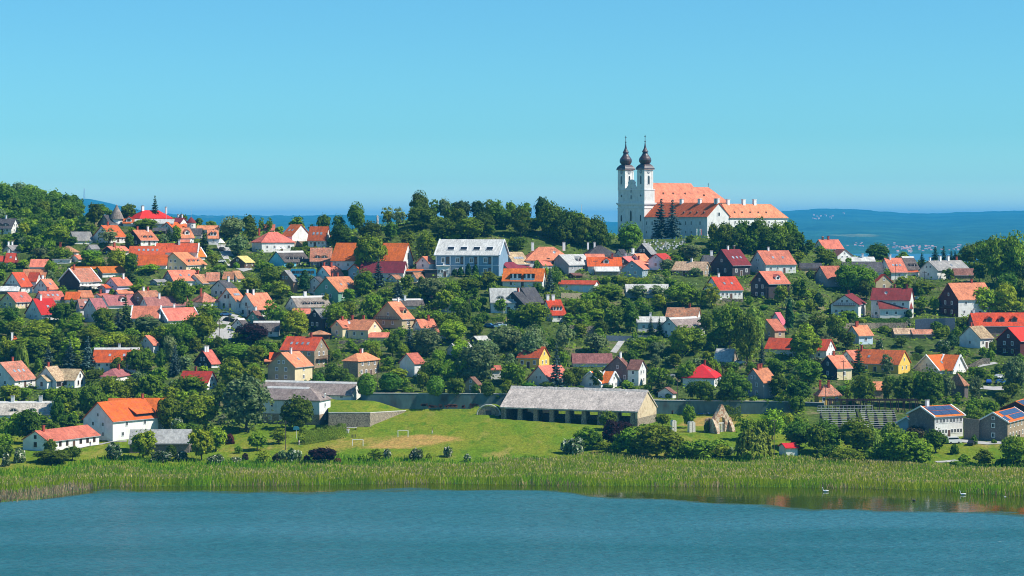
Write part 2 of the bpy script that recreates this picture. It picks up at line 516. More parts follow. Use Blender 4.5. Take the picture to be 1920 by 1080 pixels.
# --- left village
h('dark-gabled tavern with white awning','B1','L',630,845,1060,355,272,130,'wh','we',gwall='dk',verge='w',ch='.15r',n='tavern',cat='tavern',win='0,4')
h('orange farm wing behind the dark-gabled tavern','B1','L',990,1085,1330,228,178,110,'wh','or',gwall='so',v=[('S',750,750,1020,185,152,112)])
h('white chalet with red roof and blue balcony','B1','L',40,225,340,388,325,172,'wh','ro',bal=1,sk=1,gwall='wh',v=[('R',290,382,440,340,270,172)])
h('white house with white chimney and orange roof','B1','L',360,515,612,402,350,242,'wh','sa',ch='.25w',sk=1)
h('salmon roof peeping behind red chalet','B1','S',240,240,475,260,235,138,'wh','sa')
h('pale-roofed stone barn at left edge','B1','R',-10,190,240,405,382,318,'so','pl',n='barn',cat='barn')
h('cream house with yellow porch at left edge','B1','L',0,165,350,560,487,383,'ce','sa',sk=1,win='2,3')
h('house with bright crimson roof and white chimney','B1','L',270,440,635,680,620,450,'wh','cr',ch='.35w',sk=1)
h('long orange terrace behind bright crimson roof','B1','L',368,462,690,505,475,372,'wh','sa',sk=3,ch='.4r',v=[('S',690,690,830,495,475,378,{'roof':'or'}),('L',805,862,985,475,442,364)])
h('lilac house with patched red roof','B1','L',1105,1242,1400,352,317,226,'li','sa',ch='.75w')
h('tiny lilac annexe with orange roof','B1','L',1040,1120,1165,372,346,300,'li','or')
h('narrow white house with mauve roof and dish','B1','L',805,852,940,605,552,452,'wh','mv',sat=1)
h('tall white gable with mauve-salmon roof','B1','L',888,1020,1135,705,567,446,'wh','mv')
h('broad mauve roof with white gable dormer','B1','L',1040,1150,1455,562,524,413,'wh','mv',dm='g1')
h('low salmon roof right of lilac annexe','B1','L',1212,1258,1408,432,409,358,'wh','sa')
h('pale salmon roof under lilac annexe','B1','L',990,1060,1210,455,436,395,'wh','sa',ch='.2r')
h('old stone house with mottled roof','B1','L',1412,1515,1700,505,432,367,'so','we',ch='.3w,.55r')
h('long mauve roof with cypress hedge','B1','L',1478,1566,2010,572,530,433,'wh','mv',ch='.35w')
h('large tan-orange roof with white parapet','B1','L',1636,1780,2120,722,686,550,'wh','sa',verge='w',ch='.42w',v=[('S',1395,1395,1680,700,660,527)])
h('dark-gabled orange house below cream inn','B1','L',1722,1838,2115,305,263,148,'wh','sa',gwall='gy',sk=2)
h('dark little shed below cream inn','B1','L',1590,1665,1770,312,290,245,'gy','gr',n='shed',cat='shed')
h('white cottage with weathered orange double roof','B2','L',160,332,470,325,288,193,'wh','we',ch='.4r',v=[('S',375,375,505,300,266,172)])
h('pair of weathered roofs beside the white pavement','B2','L',610,712,775,275,250,155,'wh','we',v=[('S',555,555,660,280,250,165)])
h('timbered white gable with slate roof','B2','L',428,590,692,445,347,257,'wh','dg',ch='.85w')
h('hip-roofed cottage with weathered tiles by road','B2','H',215,340,500,545,487,384,'wh','we',ch='.2r')
h('white house with three skylights by road','B2','L',500,690,790,590,476,344,'wh','sa',sk=3,frame='b')
h('largest white gable by the road with shutters','B2','L',695,905,1120,650,566,392,'wh','sa',frame='b',ch='.1w,.3w')
h('small teal-gabled cottage with thatched roof','B2','L',795,950,1000,725,692,578,'gn','br',ch='.9w')
h('white gable with slate roof below road','B2','L',650,772,830,805,742,662,'wh','td',v=[('S',880,880,1140,855,797,690,{'roof':'td'})])
h('brick gabled house with stone side','B2','L',1120,1300,1342,395,270,148,'bk','gr')
h('white house with red chimneys beside blue bus','B2','L',1530,1690,1850,245,216,105,'wh','sa',ch='.15r,.5r,.9r')
h('slate-roofed white gable behind green house','B2','L',1455,1590,1645,395,290,218,'wh','dg')
h('sea-green gabled house with orange roof','B2','L',1525,1775,2010,478,378,220,'gn','sa',sk=2,ch='.3r,.55r',win='2,2')
h('thatched house with four eyebrow dormers','B2','L',1215,1345,1700,580,548,428,'wh','th',dm='e4',ch='.4W')
h('black timber chalet with slate roof','B2','L',1450,1602,1705,795,662,558,'dk','gr',v=[('S',1295,1295,1470,645,612,556,{'roof':'sa'})])
h('cream bungalow with orange roof and lean-to','B3','R',-85,282,425,885,786,674,'ce','sa',ch='.35r,.65r',win='1,3',v=[('S',295,295,505,900,862,808)])
h('cross wing of the cream bungalow with dish','B2','L',1700,1820,1915,870,760,680,'ce','sa',ch='.6r',sat=1)
h('weathered open garden gazebo by cream bungalow','B2','H',1470,1470,1685,885,830,788,'br','we',n='gazebo',cat='gazebo',win='0,0')
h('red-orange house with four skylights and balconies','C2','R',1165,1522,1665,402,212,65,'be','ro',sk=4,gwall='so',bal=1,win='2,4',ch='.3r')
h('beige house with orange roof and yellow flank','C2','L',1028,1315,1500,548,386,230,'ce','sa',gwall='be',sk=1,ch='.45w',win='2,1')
h('small orange timber hut by beige house','C2','S',1050,1050,1160,345,310,228,'br','or',n='hut',cat='hut',v=[('S',1000,1000,1075,365,340,300,{'roof':'sa'})])
h('black-gabled cottage with two white chimneys','C2','L',250,432,520,395,352,203,'wh','sa',gwall='dk',ch='.1w,.45w')
h('orange roof with lit white gable among trees','C2','R',85,385,490,625,562,428,'wh','ro',ch='.6r',frame='b')
h('stone house with twin hipped roofs','C3','H',20,175,400,495,323,245,'so','sa',ch='.45r,.6w')
h('little pale blue cottage with salmon roof','C3','L',617,775,882,495,350,236,'wh','sa',win='0,1')
h('tan house with wooden balcony and red dormer','B3','L',350,640,765,768,668,484,'be','sa',bal=1,dm='g1',ch='.85w',win='2,1')
h('orange house behind the tall blue spruce','B3','L',755,845,1010,805,762,667,'wh','sa',ch='.7r',v=[('S',1010,1010,1110,875,852,760)])
h('long dark thatch behind tan house','B3','L',525,570,875,565,536,456,'wh','td',ch='.4w',n='barn',cat='barn')
h('bare white gable among dense trees','B3','L',1030,1225,1300,605,582,462,'wh','dg',win='0,0')
h('white house with pale slate mansard and two dormers','B3','S',1585,1585,1890,605,492,338,'wh','lg',dm='e2',win='0,3')
h('black gabled house with white shuttered window','B4','L',-120,140,225,645,527,380,'dk','dg',frame='w',v=[('L',0,200,335,570,497,334)],ch='.8r')
h('orange roof with three red dormers','B4','L',300,427,572,695,627,462,'wh','or',dm='g3',ch='.1W,.5W')
h('bright orange flats with recessed balconies','B4','R',-100,320,358,340,268,132,'wh','or',dm='b2',win='0,2')
h('low white garage with red roof','B4','R',495,872,916,388,301,258,'wh','ro',n='garage',cat='garage',win='0,0',door=2)
h('grey house with grey tin roof and dormer','A4','L',405,600,850,1075,998,887,'gy','lg',dm='g1',win='0,3')
h('great orange hipped roof with twin white chimneys','A4','H',90,150,640,1000,948,806,'wh','sa',ch='.2W,.88W',sat=1)
h('pale tan roof with white gable','A3','L',1670,1830,1990,1025,990,860,'wh','tn',sk=4)
h('maroon-roofed teal veranda house','A3','L',1640,1760,2010,1075,1036,968,'gn','ma')
h('small salmon roof below great hipped roof','A4','L',240,325,420,1035,1002,942,'wh','sa')
h('long charcoal hipped roof below park','A4','H',735,800,1115,935,902,793,'wh','dg',ch='.1w,.35w',v=[('L',1095,1165,1215,920,893,830)])
h('long orange row with white gabled dormer','A4','S',805,805,1160,1055,1012,915,'wh','or',dm='g1',ch='.75r',v=[('S',785,785,975,950,918,880,{'roof':'sa'})])
h('rose-roofed house with black gable','A4','L',1085,1255,1345,1065,987,910,'dk','pk',ch='.5w')
h('slate-blue gabled house with salmon roof','B4','L',1160,1380,1495,228,140,45,'sg','sa',ch='.75r')
h('small salmon roof uphill of slate-blue gable','A4','L',1240,1365,1460,995,957,878,'wh','sa')
h('pale roof with arched white chimney','A4','L',1195,1300,1405,925,902,868,'wh','lg',ch='.3W')
h('dark gable with sloping slate roof by cemetery','A4','L',1290,1470,1530,935,885,768,'dk','gr')
h('pale blue gable with red roof below cemetery','A4','L',1445,1597,1700,1050,947,878,'pb','ro')
h('pinkish weathered roof with stone gable','A5','R',-110,215,300,895,832,737,'so','tn',ch='.5w')
h('black gabled house with maroon roof','A5','L',300,527,715,895,777,606,'dk','ma',sk=3,ch='.35w,.75b',win='2,2')
h('white house with salmon roof and three windows','A5','L',710,880,1200,865,768,619,'wh','sa',sk=2,ch='.35w',win='1,3')
h('small dark cottage with white chimney','A5','L',188,245,348,775,752,668,'wh','dg',ch='.85W')
h('white veranda house with red roof and skylights','A5','L',225,392,635,1140,1040,896,'wh','ro',sk=2,win='0,4',ch='.3w')
h('black gabled house with salmon roof and red dormer','A5','L',720,910,1132,1135,973,837,'dk','sa',dm='g1',win='2,1')
h('grey gabled house with orange roof','A5','L',1387,1532,1722,1005,916,782,'gy','sa',win='1,1')
h('flat dark shed with tan wall','A5','S',1255,1255,1475,835,800,750,'so','dg',n='shed',cat='shed')
h('salmon-roofed house at top of right lane','A5','L',1385,1500,1700,650,602,503,'wh','sa',ch='.2b,.5r',v=[('R',1560,1640,1790,705,690,604,{'roof':'br'})])
h('long pale roof on right skyline','A6','S',80,80,340,765,740,685,'wh','pl',ch='.55w',v=[('S',360,360,490,745,725,680,{'roof':'or'})])
h('long charcoal thatch on right skyline','A6','S',20,20,430,880,845,742,'wh','dg')
h('white gabled house with salmon roof and skylights','A6','L',375,515,685,935,850,697,'wh','sa',sk=3,ch='.3w')
h('dark thatched house with red awning','A6','L',560,700,812,870,822,683,'wh','td',dm='e2',v=[('S',640,640,800,880,852,825,{'roof':'ro'})])
h('white gabled farmhouse with slate roof and four chimneys','A6','L',815,1003,1345,930,830,727,'wh','gr',ch='.08w,.35W,.6W,.9r',sk=1,win='1,1')
h('low brown tiled annexe under right trees','A6','S',1190,1190,1400,915,880,808,'so','br',n='shed',cat='shed')
h('grey rendered gable with two white windows','A6','R',325,350,525,1055,960,868,'be','ro',win='1,0')
h('large maroon-roofed modern villa','B6','R',300,708,750,495,300,170,'wh','ma',ch='.12r,.45r',n='villa',cat='villa',sat=1,v=[('S',395,395,735,490,388,285,{'roof':'ma'})],win='0,4')
h('white house with maroon roof and glazed balcony','B5','L',1570,1860,1935,485,347,240,'wh','ma',bal=1,ch='.5r',win='4,1')
h('dark timber chalet with broad orange roof','B6','L',1020,1225,1600,480,293,115,'wh','sa',gwall='mr',bal=1,ch='.65r',win='2,3')
h('orange roof with three gabled dormers','B6','S',1400,1400,1990,690,572,430,'sb','or',dm='g3',ch='.05w',win='0,0')
h('old white cottage with weathered tan roof','B6','L',1237,1457,1590,812,702,572,'wh','tn',ch='.1r',win='1,2',attic=0)
h('dark balcony chalet with crimson roof at right edge','B6','L',1630,1880,2090,895,732,585,'mr','cr',bal=1,win='2,1')
h('small teal-gabled cottage with tan roof','B6','L',35,172,320,770,674,562,'pb','sa',ch='.2r,.35r')
h('old tile-roofed shed beside retaining wall','B6','S',555,555,770,695,655,592,'so','tn',n='shed',cat='shed')
h('low rust-roofed outbuilding beside old shed','B6','S',748,748,960,705,657,608,'so','we',n='shed',cat='shed')
h('yellow gabled house with long red roof','C6','R',95,590,715,345,246,95,'yl','ro',sk=2,ch='.9r',win='2,4',n='house')
h('cream cottage with black gable and salmon roof','C5','L',1440,1635,1790,410,288,148,'ce','sa',gwall='dk',ch='.4r',win='1,1')
h('white gable squeezed beside yellow house','C5','L',1660,1812,1915,255,200,92,'wh','sa')
h('white L-shaped house with orange-red roof','C6','L',765,1020,1180,345,311,143,'wh','or',verge='w',sk=1,win='2,1',v=[('R',1015,1168,1305,350,311,143)])
h('stone pavilion with pyramid tile roof','C6','H',1110,1290,1330,605,467,338,'sb','we',n='pavilion',cat='pavilion',win='0,0')
h('small salmon-roofed hut with stone walls','C6','S',340,340,440,595,515,425,'so','sa',n='hut',cat='hut')
h('little yellow hip-roofed cottage','C5','H',1395,1445,1680,675,577,458,'yl','we',ch='.15r,.5r',win='1,2')
h('mauve-grey gabled house with orange roof','C5','L',645,855,1000,605,437,284,'gy','sa',ch='.25r,.35r,.55r',win='2,1')
h('house with crimson pyramid roof','C5','H',0,335,415,490,387,255,'wh','cr',ch='.55r',sk=2)
h('red-roofed white house behind walnut tree','B5','R',875,1520,1612,940,831,710,'wh','ro',dm='g1',ch='.35W',win='2,5')
h('grey stone barn with arched doorway','C5','R',330,510,580,255,225,78,'so','lg',n='barn',cat='barn')
h('pale cottage with salmon roof below garden wall','B5','L',800,975,1082,715,620,497,'be','sa',v=[('L',912,1060,1100,600,560,425,{'wall':'wh','roof':'pk'})])
h('long barn with mottled orange tiles','B4','R',1632,1960,1997,700,647,545,'wh','we',ch='.3r',n='barn',cat='barn')
h('pale blue gabled house with taupe roof','B4','L',1570,1760,2040,875,762,655,'wh','th',win='2,1')
h('low white house with pale roof by dark cypresses','B4','S',1330,1330,1625,805,700,640,'wh','pl',ch='.5w')
h('pale glasshouse roof behind walnut trees','B4','S',1218,1218,1660,445,397,297,'sg','pl',n='greenhouse',cat='greenhouse')
h('flat pale sheds below orange row','B4','S',885,885,1130,205,160,112,'so','pl',n='shed',cat='shed')
h('small brown shed above white garage','B4','L',590,655,740,238,207,178,'br','br',n='shed',cat='shed')
h('grey-white house half hidden by tall spruce','C4','L',145,420,645,605,557,370,'wh','sa',win='2,1')
h('small white house with red iron balcony','C4','L',722,942,1030,620,552,431,'wh','or',verge='w',win='1,0',v=[('R',935,1024,1137,620,552,431)])
h('dark stone house with brown roof and white wing','C4','L',965,1270,1300,565,442,268,'sb','br',ch='.5w',win='3,1',v=[('R',1225,1340,1420,585,413,307,{'wall':'wh'})])
h('low rust-brown roof behind flowering tree','C4','S',650,650,1060,385,345,240,'wh','br')
h('yellow house peeping between trees','C4','R',60,287,395,405,290,168,'yl','ro')
h('white lean-to beside the fence','C4','L',1545,1700,1735,718,662,598,'wh','br',n='shed',cat='shed',win='0,0')
h('white house with orange roof deep in trees','C3','L',1560,1585,1690,515,412,368,'wh','sa')
h('beige house hidden behind grey-green tree','C3','L',1300,1440,1478,665,572,488,'be','br')
h('dark gabled shed with pale roof in garden','C3','L',1365,1450,1570,140,112,55,'dk','pl',n='shed',cat='shed')
h('pale gabled cottage deep in garden trees','C3','L',1120,1230,1400,265,212,133,'wh','pl')
# --- lower left
h('orange hip roof peeping from left trees','C1','H',70,130,240,230,165,57,'wh','or',ch='.2w')
h('blue-white house with patched roof at left edge','C1','L',-150,155,375,610,527,333,'wh','we',sk=3,ch='.65r',win='2,2')
h('white house with tan roof and arched porch','C1','L',385,595,705,625,530,377,'wh','tn',ch='.2r',frame='b',v=[('R',590,790,905,610,526,404),('L',385,497,542,625,532,467)],win='0,3')
h('long orange roof behind blue spruces','C1','S',985,985,1450,405,336,183,'wh','or',sk=2,ch='.55w',ridge='w')
h('small white gable with orange roof among spruces','C1','L',1465,1622,1680,245,152,48,'wh','sa')
h('pinkish hip roof with brick chimney','C1','H',1045,1230,1408,545,487,410,'wh','mv',ch='.55r')
h('pale thatched house with eyebrow windows at left','C1','S',-60,-60,535,935,892,750,'wh','pt',dm='e2',ch='.28W,.78W',ridge='w',v=[('L',-40,85,180,900,880,783,{'roof':'pt'})])
h('large white manor with stepped gable','D1','L',750,1015,1425,415,241,66,'wh','or',win='2,2',n='manor',cat='manor',v=[('S',960,960,1480,330,200,30,{'W0':14,'depth':0})],ch='.98r',sk=0,dm='l1')
h('long low cottage with salmon roof near reeds','D1','L',205,432,892,512,420,323,'wh','sa',th=60,ch='.12r',win='1,6',n='cottage',cat='cottage',frame='b')
h('grey corrugated shed behind flowering shrubs','D1','S',1165,1165,1705,525,438,312,'sb','lg',n='shed',cat='shed',win='0,0')
# --- centre landmarks with plain gabled bodies
h('thatched granary with flared hip end','C2','R',975,1575,1692,1000,740,603,'wh','th',n='granary',cat='granary',hip='n',ridge='w',win='1,4',found='so')
h('long thatched stable behind the granary','C2','R',900,1912,2032,790,686,547,'wh','th',n='stable',cat='stable',ridge='w',win='0,6')
h('orange-roofed school with tall white gable','A3','R',-105,650,758,1055,956,765,'wh','or',n='school',cat='school',dm='e2',win='1,6')
h('brown-tiled wing left of the school','A2','S',1480,1480,1700,1020,961,815,'sb','we',dm='e2')
h('thatched cottage with bright cyan gable','A2','L',1040,1205,1475,1015,967,853,'cy','td',dm='e4',win='0,2',attic=2)
h('white gable house with scarlet roof on crest','A2','R',1180,1285,1478,790,690,568,'wh','ro',sk=2,found='so',win='0,2')
h('white house with brick-red roof on crest','A2','R',1455,1640,1692,815,741,590,'wh','ro',sk=3,win='1,3')
h('hip-roofed white house with garden umbrellas','A2','H',860,965,1308,865,758,648,'wh','sa',ch='.05r',win='2,3')
h('straw-thatched barn by the lane','A2','L',630,782,882,1035,973,903,'br','st',n='barn',cat='barn')
h('orange roof behind dark tree on crest','A2','S',940,940,1095,665,633,567,'wh','sa')
h('maroon-roofed white house left of round tower','A2','R',15,105,172,605,546,498,'wh','ma',ch='.3w,.75w')
h('salmon cafe with covered terrace','A2','L',385,402,505,785,716,630,'wh','sa',n='cafe',cat='cafe',v=[('S',280,280,500,655,626,580)],dm='g2')
h('dark roof beside salmon cafe','A2','S',205,205,322,720,682,610,'wh','dg')
h('salmon roofs below the school','A3','S',485,485,682,985,956,888,'wh','sa',ch='.6r',v=[('L',415,455,500,960,930,890)])
h('large wine-red roof in village centre','A3','R',198,655,702,1135,1084,960,'wh','ma',sk=0)
h('small slate gabled annexe with orange roof','B3','L',75,195,215,245,150,84,'sg','or')
h('white cabin house with salmon roof by hotel','A3','L',795,930,992,1045,982,905,'wh','sa')
h('white glazed pavilion with satellite dishes','B3','T',1015,1015,1145,225,0,100,'wh','pl',sat=2,win='0,3',n='pavilion',cat='pavilion')
h('dark flat-roofed block beside glazed pavilion','B3','T',885,885,1012,235,0,140,'dk','gr',win='0,0')
h('weathered twin roofs left of glazed pavilion','B3','L',730,800,876,275,250,174,'wh','we',v=[('L',492,580,642,278,242,198)])
h('low red awning roof below the school','B3','S',690,690,880,190,171,137,'br','ro',n='awning',cat='awning',win='0,0')
h('blue-grey hotel with pale roof and rooflights','A3','R',998,1667,1766,1118,896,727,'hb','hr',n='hotel',cat='hotel',win='0,0',verge='w',solar=2)
h('small white kiosk with red roof near reeds','D4','L',1540,1602,1706,550,476,434,'wh','cr',n='kiosk',cat='kiosk',win='0,0')
h('white solar-roofed hall with shade-darkened gable','D5','L',880,1116,1372,392,197,103,'wh','or',gwall='sb',n='hall',cat='hall',solar=1,verge='w',win='0,8',ch='.2W',W0=12)  # shade on the gable put into a darker wall colour
h('low solar-roofed annexe beside white hall','D5','L',780,946,1112,345,262,198,'wh','or',gwall='sg',n='annexe',cat='annexe',solar=1,verge='w',v=[('S',1062,1062,1245,350,290,240)],win='0,0')
h('stone hall with solar panels','D5','L',1515,1772,1955,422,247,158,'so','or',gwall='sb',n='hall',cat='hall',solar=1,verge='w',win='1,5')  # gable in a darker stone colour that stands in for its shade
h('maroon-gabled hall with solar panels at right edge','D5','L',1702,1985,2120,215,140,57,'mr','or',n='hall',cat='hall',solar=1,win='0,2')
mon = h('monastery wing with white gable beside the abbey church','E','R',520,1085,1290,985,800,673,'wh','ro',th=52,win='0,0',n='monastery',cat='monastery',attic=0)
_mC = mon['vols'][0][0]
_ew = solve('E','L',1150,1289,1805,992,806,681,38,None,_mC['C'].y + _mC['W'] * .6)
mon['vols'].append((_ew,'wh','sa',{'win':'0,8','hip':'f'})); PADS.append(_ew)
mon['box'] = (mon['box'][0], mon['box'][1], 1476, mon['box'][3])
CH = solve('E','L',280,520,615,1012,690,680,38,None,_mC['C'].y + _mC['L'] * math.sin(math.radians(52)) - .5)
_chpad = dict(CH); _chpad['L'] = 46; PADS.append(_chpad)
BARN = solve('C4','R',-113,1330,1530,1015,850,630,22); PADS.append(BARN)
# ------------------------------------------------------------------ ground sheet with level pads under the buildings
CLEAR = []     # photograph boxes kept free of filler trees
def pads_apply(X, Y, Z):
    for s in PADS:
        C, a, b, L, W = s['C'], s['a'], s['b'], s['L'], s['W']
        cx = C.x + a.x * L / 2 + b.x * W / 2; cy = C.y + a.y * L / 2 + b.y * W / 2
        r = math.hypot(L, W) / 2 + 6
        i = np.nonzero((np.abs(X - cx) < r) & (np.abs(Y - cy) < r))
        if len(i[0]) == 0: continue
        dx, dy = X[i] - C.x, Y[i] - C.y
        p = dx * a.x + dy * a.y; q = dx * b.x + dy * b.y
        d = np.maximum(np.maximum(-p, p - L), np.maximum(-q, q - W))
        k = 1 - smooth01((d - .8) / 3.2)
        Z[i] = Z[i] * (1 - k) + (C.z - .05) * k
    return Z

XS = np.concatenate([np.array([-18000, -9000, -4000, -1500, -700, -450]), np.arange(-320, 321, 2.0), np.array([450, 700, 1500, 4000, 9000, 18000])])
YG = np.concatenate([np.array([-300, 0, 200, 350, 450]), np.arange(500, 1181, 2.0), np.array([1220, 1260, 1300, 1350, 1400, 1500, 3000, 8000, 16000, 30000])])
GX, GY = np.meshgrid(XS, YG)
GZ = terr(GX, GY)
GZ = pads_apply(GX, GY, GZ)

def gz(x, y):
    """height of the built ground sheet"""
    i = min(max(int(np.searchsorted(XS, x)) - 1, 0), len(XS) - 2); j = min(max(int(np.searchsorted(YG, y)) - 1, 0), len(YG) - 2)
    tx = (x - XS[i]) / (XS[i + 1] - XS[i]); ty = (y - YG[j]) / (YG[j + 1] - YG[j])
    return float((GZ[j, i] * (1 - tx) + GZ[j, i + 1] * tx) * (1 - ty) + (GZ[j + 1, i] * (1 - tx) + GZ[j + 1, i + 1] * tx) * ty)

def at(c, X, Y):
    """a spot on the ground from crop coordinates"""
    p = hit(*P(c, X, Y))
    return Vector((p.x, p.y, gz(p.x, p.y)))

def in_poly(px, py, poly):
    c = np.zeros(px.shape, bool)
    n = len(poly)
    for i in range(n):
        (x0, y0), (x1, y1) = poly[i], poly[(i + 1) % n]
        t = ((y0 > py) != (y1 > py)) & (px < (x1 - x0) * (py - y0) / (y1 - y0 + 1e-9) + x0)
        c ^= t
    return c

def near_poly(poly_uv, soft):
    """ground weight of a worn patch: its outline is given where the photograph shows it and laid on the ground"""
    pts = [hit(u, v) for u, v in poly_uv]
    poly = [(p.x, p.y) for p in pts]
    w = np.zeros(GX.shape)
    for ox, oy in ((0, 0), (soft, 0), (-soft, 0), (0, soft), (0, -soft)):
        w += in_poly(GX + ox, GY + oy, poly)
    return w / 5

BARE = np.maximum(near_poly([(668, 841), (770, 842), (800, 836), (885, 822), (800, 814), (745, 817), (700, 832)], 3.0),
                  0.55 * near_poly([(555, 848), (660, 846), (780, 812), (640, 822)], 4.0))
BARE = np.maximum(BARE, .5 * near_poly([(380, 850), (520, 846), (545, 838), (400, 838)], 3.0))
BARE = np.maximum(BARE, .8 * near_poly([(1385, 800), (1380, 780), (1300, 783), (1260, 800)], 3.0))
UU = 960 + F * GX / np.maximum(GY, 300)
BANK = np.clip(1 - (GY - shore_y(UU) - 38) / 6, 0, 1) * (GY < 760)
VILL = np.clip((GY - 744) / 8, 0, 1)
VILL = np.maximum(VILL, np.clip((GY - 700) / 15, 0, 1) * np.clip((np.abs(UU - 1000) - 470) / 60, 0, 1))

def ground_material():
    m, nt, bs = nt_new('ground_grass')
    N, L = nt.nodes, nt.links
    geo = N.new('ShaderNodeNewGeometry')
    def noise(scale, detail=3, stretch=None):
        n = N.new('ShaderNodeTexNoise'); n.inputs['Scale'].default_value = scale; n.inputs['Detail'].default_value = detail
        v = geo.outputs['Position']
        if stretch:
            mp = N.new('ShaderNodeMapping'); mp.inputs['Scale'].default_value = stretch; L.new(v, mp.inputs['Vector']); v = mp.outputs[0]
        L.new(v, n.inputs['Vector'])
        return n.outputs['Fac']
    def mix(a, b, f, lo=0.35, hi=0.65):
        mx = N.new('ShaderNodeMix'); mx.data_type = 'RGBA'
        if lo is not None:
            mr = N.new('ShaderNodeMapRange'); mr.inputs['From Min'].default_value = lo; mr.inputs['From Max'].default_value = hi
            L.new(f, mr.inputs['Value']); f = mr.outputs[0]
        L.new(f, mx.inputs[0])
        for s, k in ((a, 6), (b, 7)):
            if isinstance(s, tuple): mx.inputs[k].default_value = (*s, 1)
            else: L.new(s, mx.inputs[k])
        return mx.outputs[2]
    def attr(n):
        a = N.new('ShaderNodeAttribute'); a.attribute_name = n
        return a.outputs['Fac']
    meadow = mix((0.115, 0.19, 0.014), (0.18, 0.205, 0.022), noise(0.06, 5, (1, .5, 1)), .4, .6)
    meadow = mix(meadow, (0.09, 0.165, 0.012), noise(0.35, 5, (1, .35, 1)), .5, .68)
    meadow = mix(meadow, (0.28, 0.235, 0.06), noise(0.16, 6, (1, .3, 1)), .60, .75)
    garden = mix((0.055, 0.085, 0.02), (0.20, 0.17, 0.09), noise(0.12, 5), .54, .66)
    garden = mix(garden, (0.09, 0.13, 0.03), noise(0.5, 4), .45, .6)
    g = mix(meadow, garden, attr('village'), None)
    soil = mix((0.40, 0.25, 0.075), (0.31, 0.225, 0.06), noise(0.5, 5, (1, .4, 1)), .4, .62)
    nb = N.new('ShaderNodeMath'); nb.operation = 'MULTIPLY_ADD'; nb.inputs[1].default_value = .7; nb.inputs[2].default_value = -.35
    L.new(noise(0.8, 5), nb.inputs[0])
    ad = N.new('ShaderNodeMath'); ad.operation = 'ADD'; L.new(attr('bare'), ad.inputs[0]); L.new(nb.outputs[0], ad.inputs[1])
    g = mix(g, soil, ad.outputs[0], .3, .8)
    g = mix(g, (0.07, 0.14, 0.022), attr('bank'), None)
    sc = N.new('ShaderNodeVectorMath'); sc.operation = 'SCALE'
    mr = N.new('ShaderNodeMapRange'); mr.inputs['From Min'].default_value = .3; mr.inputs['From Max'].default_value = .7
    mr.inputs['To Min'].default_value = .72; mr.inputs['To Max'].default_value = 1.28
    L.new(noise(1.4, 6, (1, .45, 1)), mr.inputs['Value']); L.new(g, sc.inputs[0]); L.new(mr.outputs[0], sc.inputs['Scale'])
    L.new(sc.outputs[0], bs.inputs['Base Color'])
    bs.inputs['Roughness'].default_value = 0.95; bs.inputs['Specular IOR Level'].default_value = 0.0
    bp = N.new('ShaderNodeBump'); bp.inputs['Strength'].default_value = .8; bp.inputs['Distance'].default_value = .35
    L.new(noise(1.8, 5), bp.inputs['Height']); L.new(bp.outputs[0], bs.inputs['Normal'])
    return m

ground = grid_mesh('ground', GX, GY, GZ, ground_material(), dict(bare=BARE, bank=BANK, village=VILL))
tag(ground, 'grassy ground rising from the lake shore to the village', kind='structure')

# ------------------------------------------------------------------ the lake: wind-rippled, with a calm strip along the reeds
def water_material():
    m, nt, bs = nt_new('lake_water')
    N, L = nt.nodes, nt.links
    geo = N.new('ShaderNodeNewGeometry')
    at_ = N.new('ShaderNodeAttribute'); at_.attribute_name = 'calm'
    def noise(scale, detail, stretch):
        mp = N.new('ShaderNodeMapping'); mp.inputs['Scale'].default_value = stretch; L.new(geo.outputs['Position'], mp.inputs['Vector'])
        n = N.new('ShaderNodeTexNoise'); n.inputs['Scale'].default_value = scale; n.inputs['Detail'].default_value = detail
        L.new(mp.outputs[0], n.inputs['Vector']); return n.outputs['Fac']
    def mth(op, a, b):
        k = N.new('ShaderNodeMath'); k.operation = op
        for i, s in enumerate((a, b)):
            if isinstance(s, (int, float)): k.inputs[i].default_value = s
            else: L.new(s, k.inputs[i])
        return k.outputs[0]
    def mrange(f, a, b, c, d):
        r = N.new('ShaderNodeMapRange'); L.new(f, r.inputs['Value'])
        for k, v in zip(('From Min', 'From Max', 'To Min', 'To Max'), (a, b, c, d)): r.inputs[k].default_value = v
        return r.outputs[0]
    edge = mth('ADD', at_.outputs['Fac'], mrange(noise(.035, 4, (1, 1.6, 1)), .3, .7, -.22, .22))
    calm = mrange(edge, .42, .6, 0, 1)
    rough = mth('SUBTRACT', 1.0, calm)
    gust = mrange(noise(.011, 5, (.5, 2.2, 1)), .40, .60, 0, 1)
    mx = N.new('ShaderNodeMix'); mx.data_type = 'RGBA'
    mx.inputs[6].default_value = (0.018, 0.120, 0.135, 1); mx.inputs[7].default_value = (0.038, 0.160, 0.19, 1)
    L.new(gust, mx.inputs[0])
    mc = N.new('ShaderNodeMix'); mc.data_type = 'RGBA'; mc.inputs[7].default_value = (0.035, 0.055, 0.003, 1)  # olive reflection of the reeds put into the calm water's base colour
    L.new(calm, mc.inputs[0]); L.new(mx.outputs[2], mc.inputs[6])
    L.new(mc.outputs[2], bs.inputs['Base Color'])
    L.new(mrange(rough, 0, 1, .05, .32), bs.inputs['Roughness'])
    bs.inputs['IOR'].default_value = 1.33
    h1 = mth('ADD', mth('MULTIPLY', noise(.42, 4, (.55, 1.2, 1)), 1.5), mth('MULTIPLY', noise(1.5, 3, (.5, 1.2, 1)), .5))
    bp = N.new('ShaderNodeBump'); bp.inputs['Distance'].default_value = 1.0
    L.new(mrange(rough, 0, 1, .016, 1.0), bp.inputs['Strength'])
    L.new(h1, bp.inputs['Height']); L.new(bp.outputs[0], bs.inputs['Normal'])
    return m

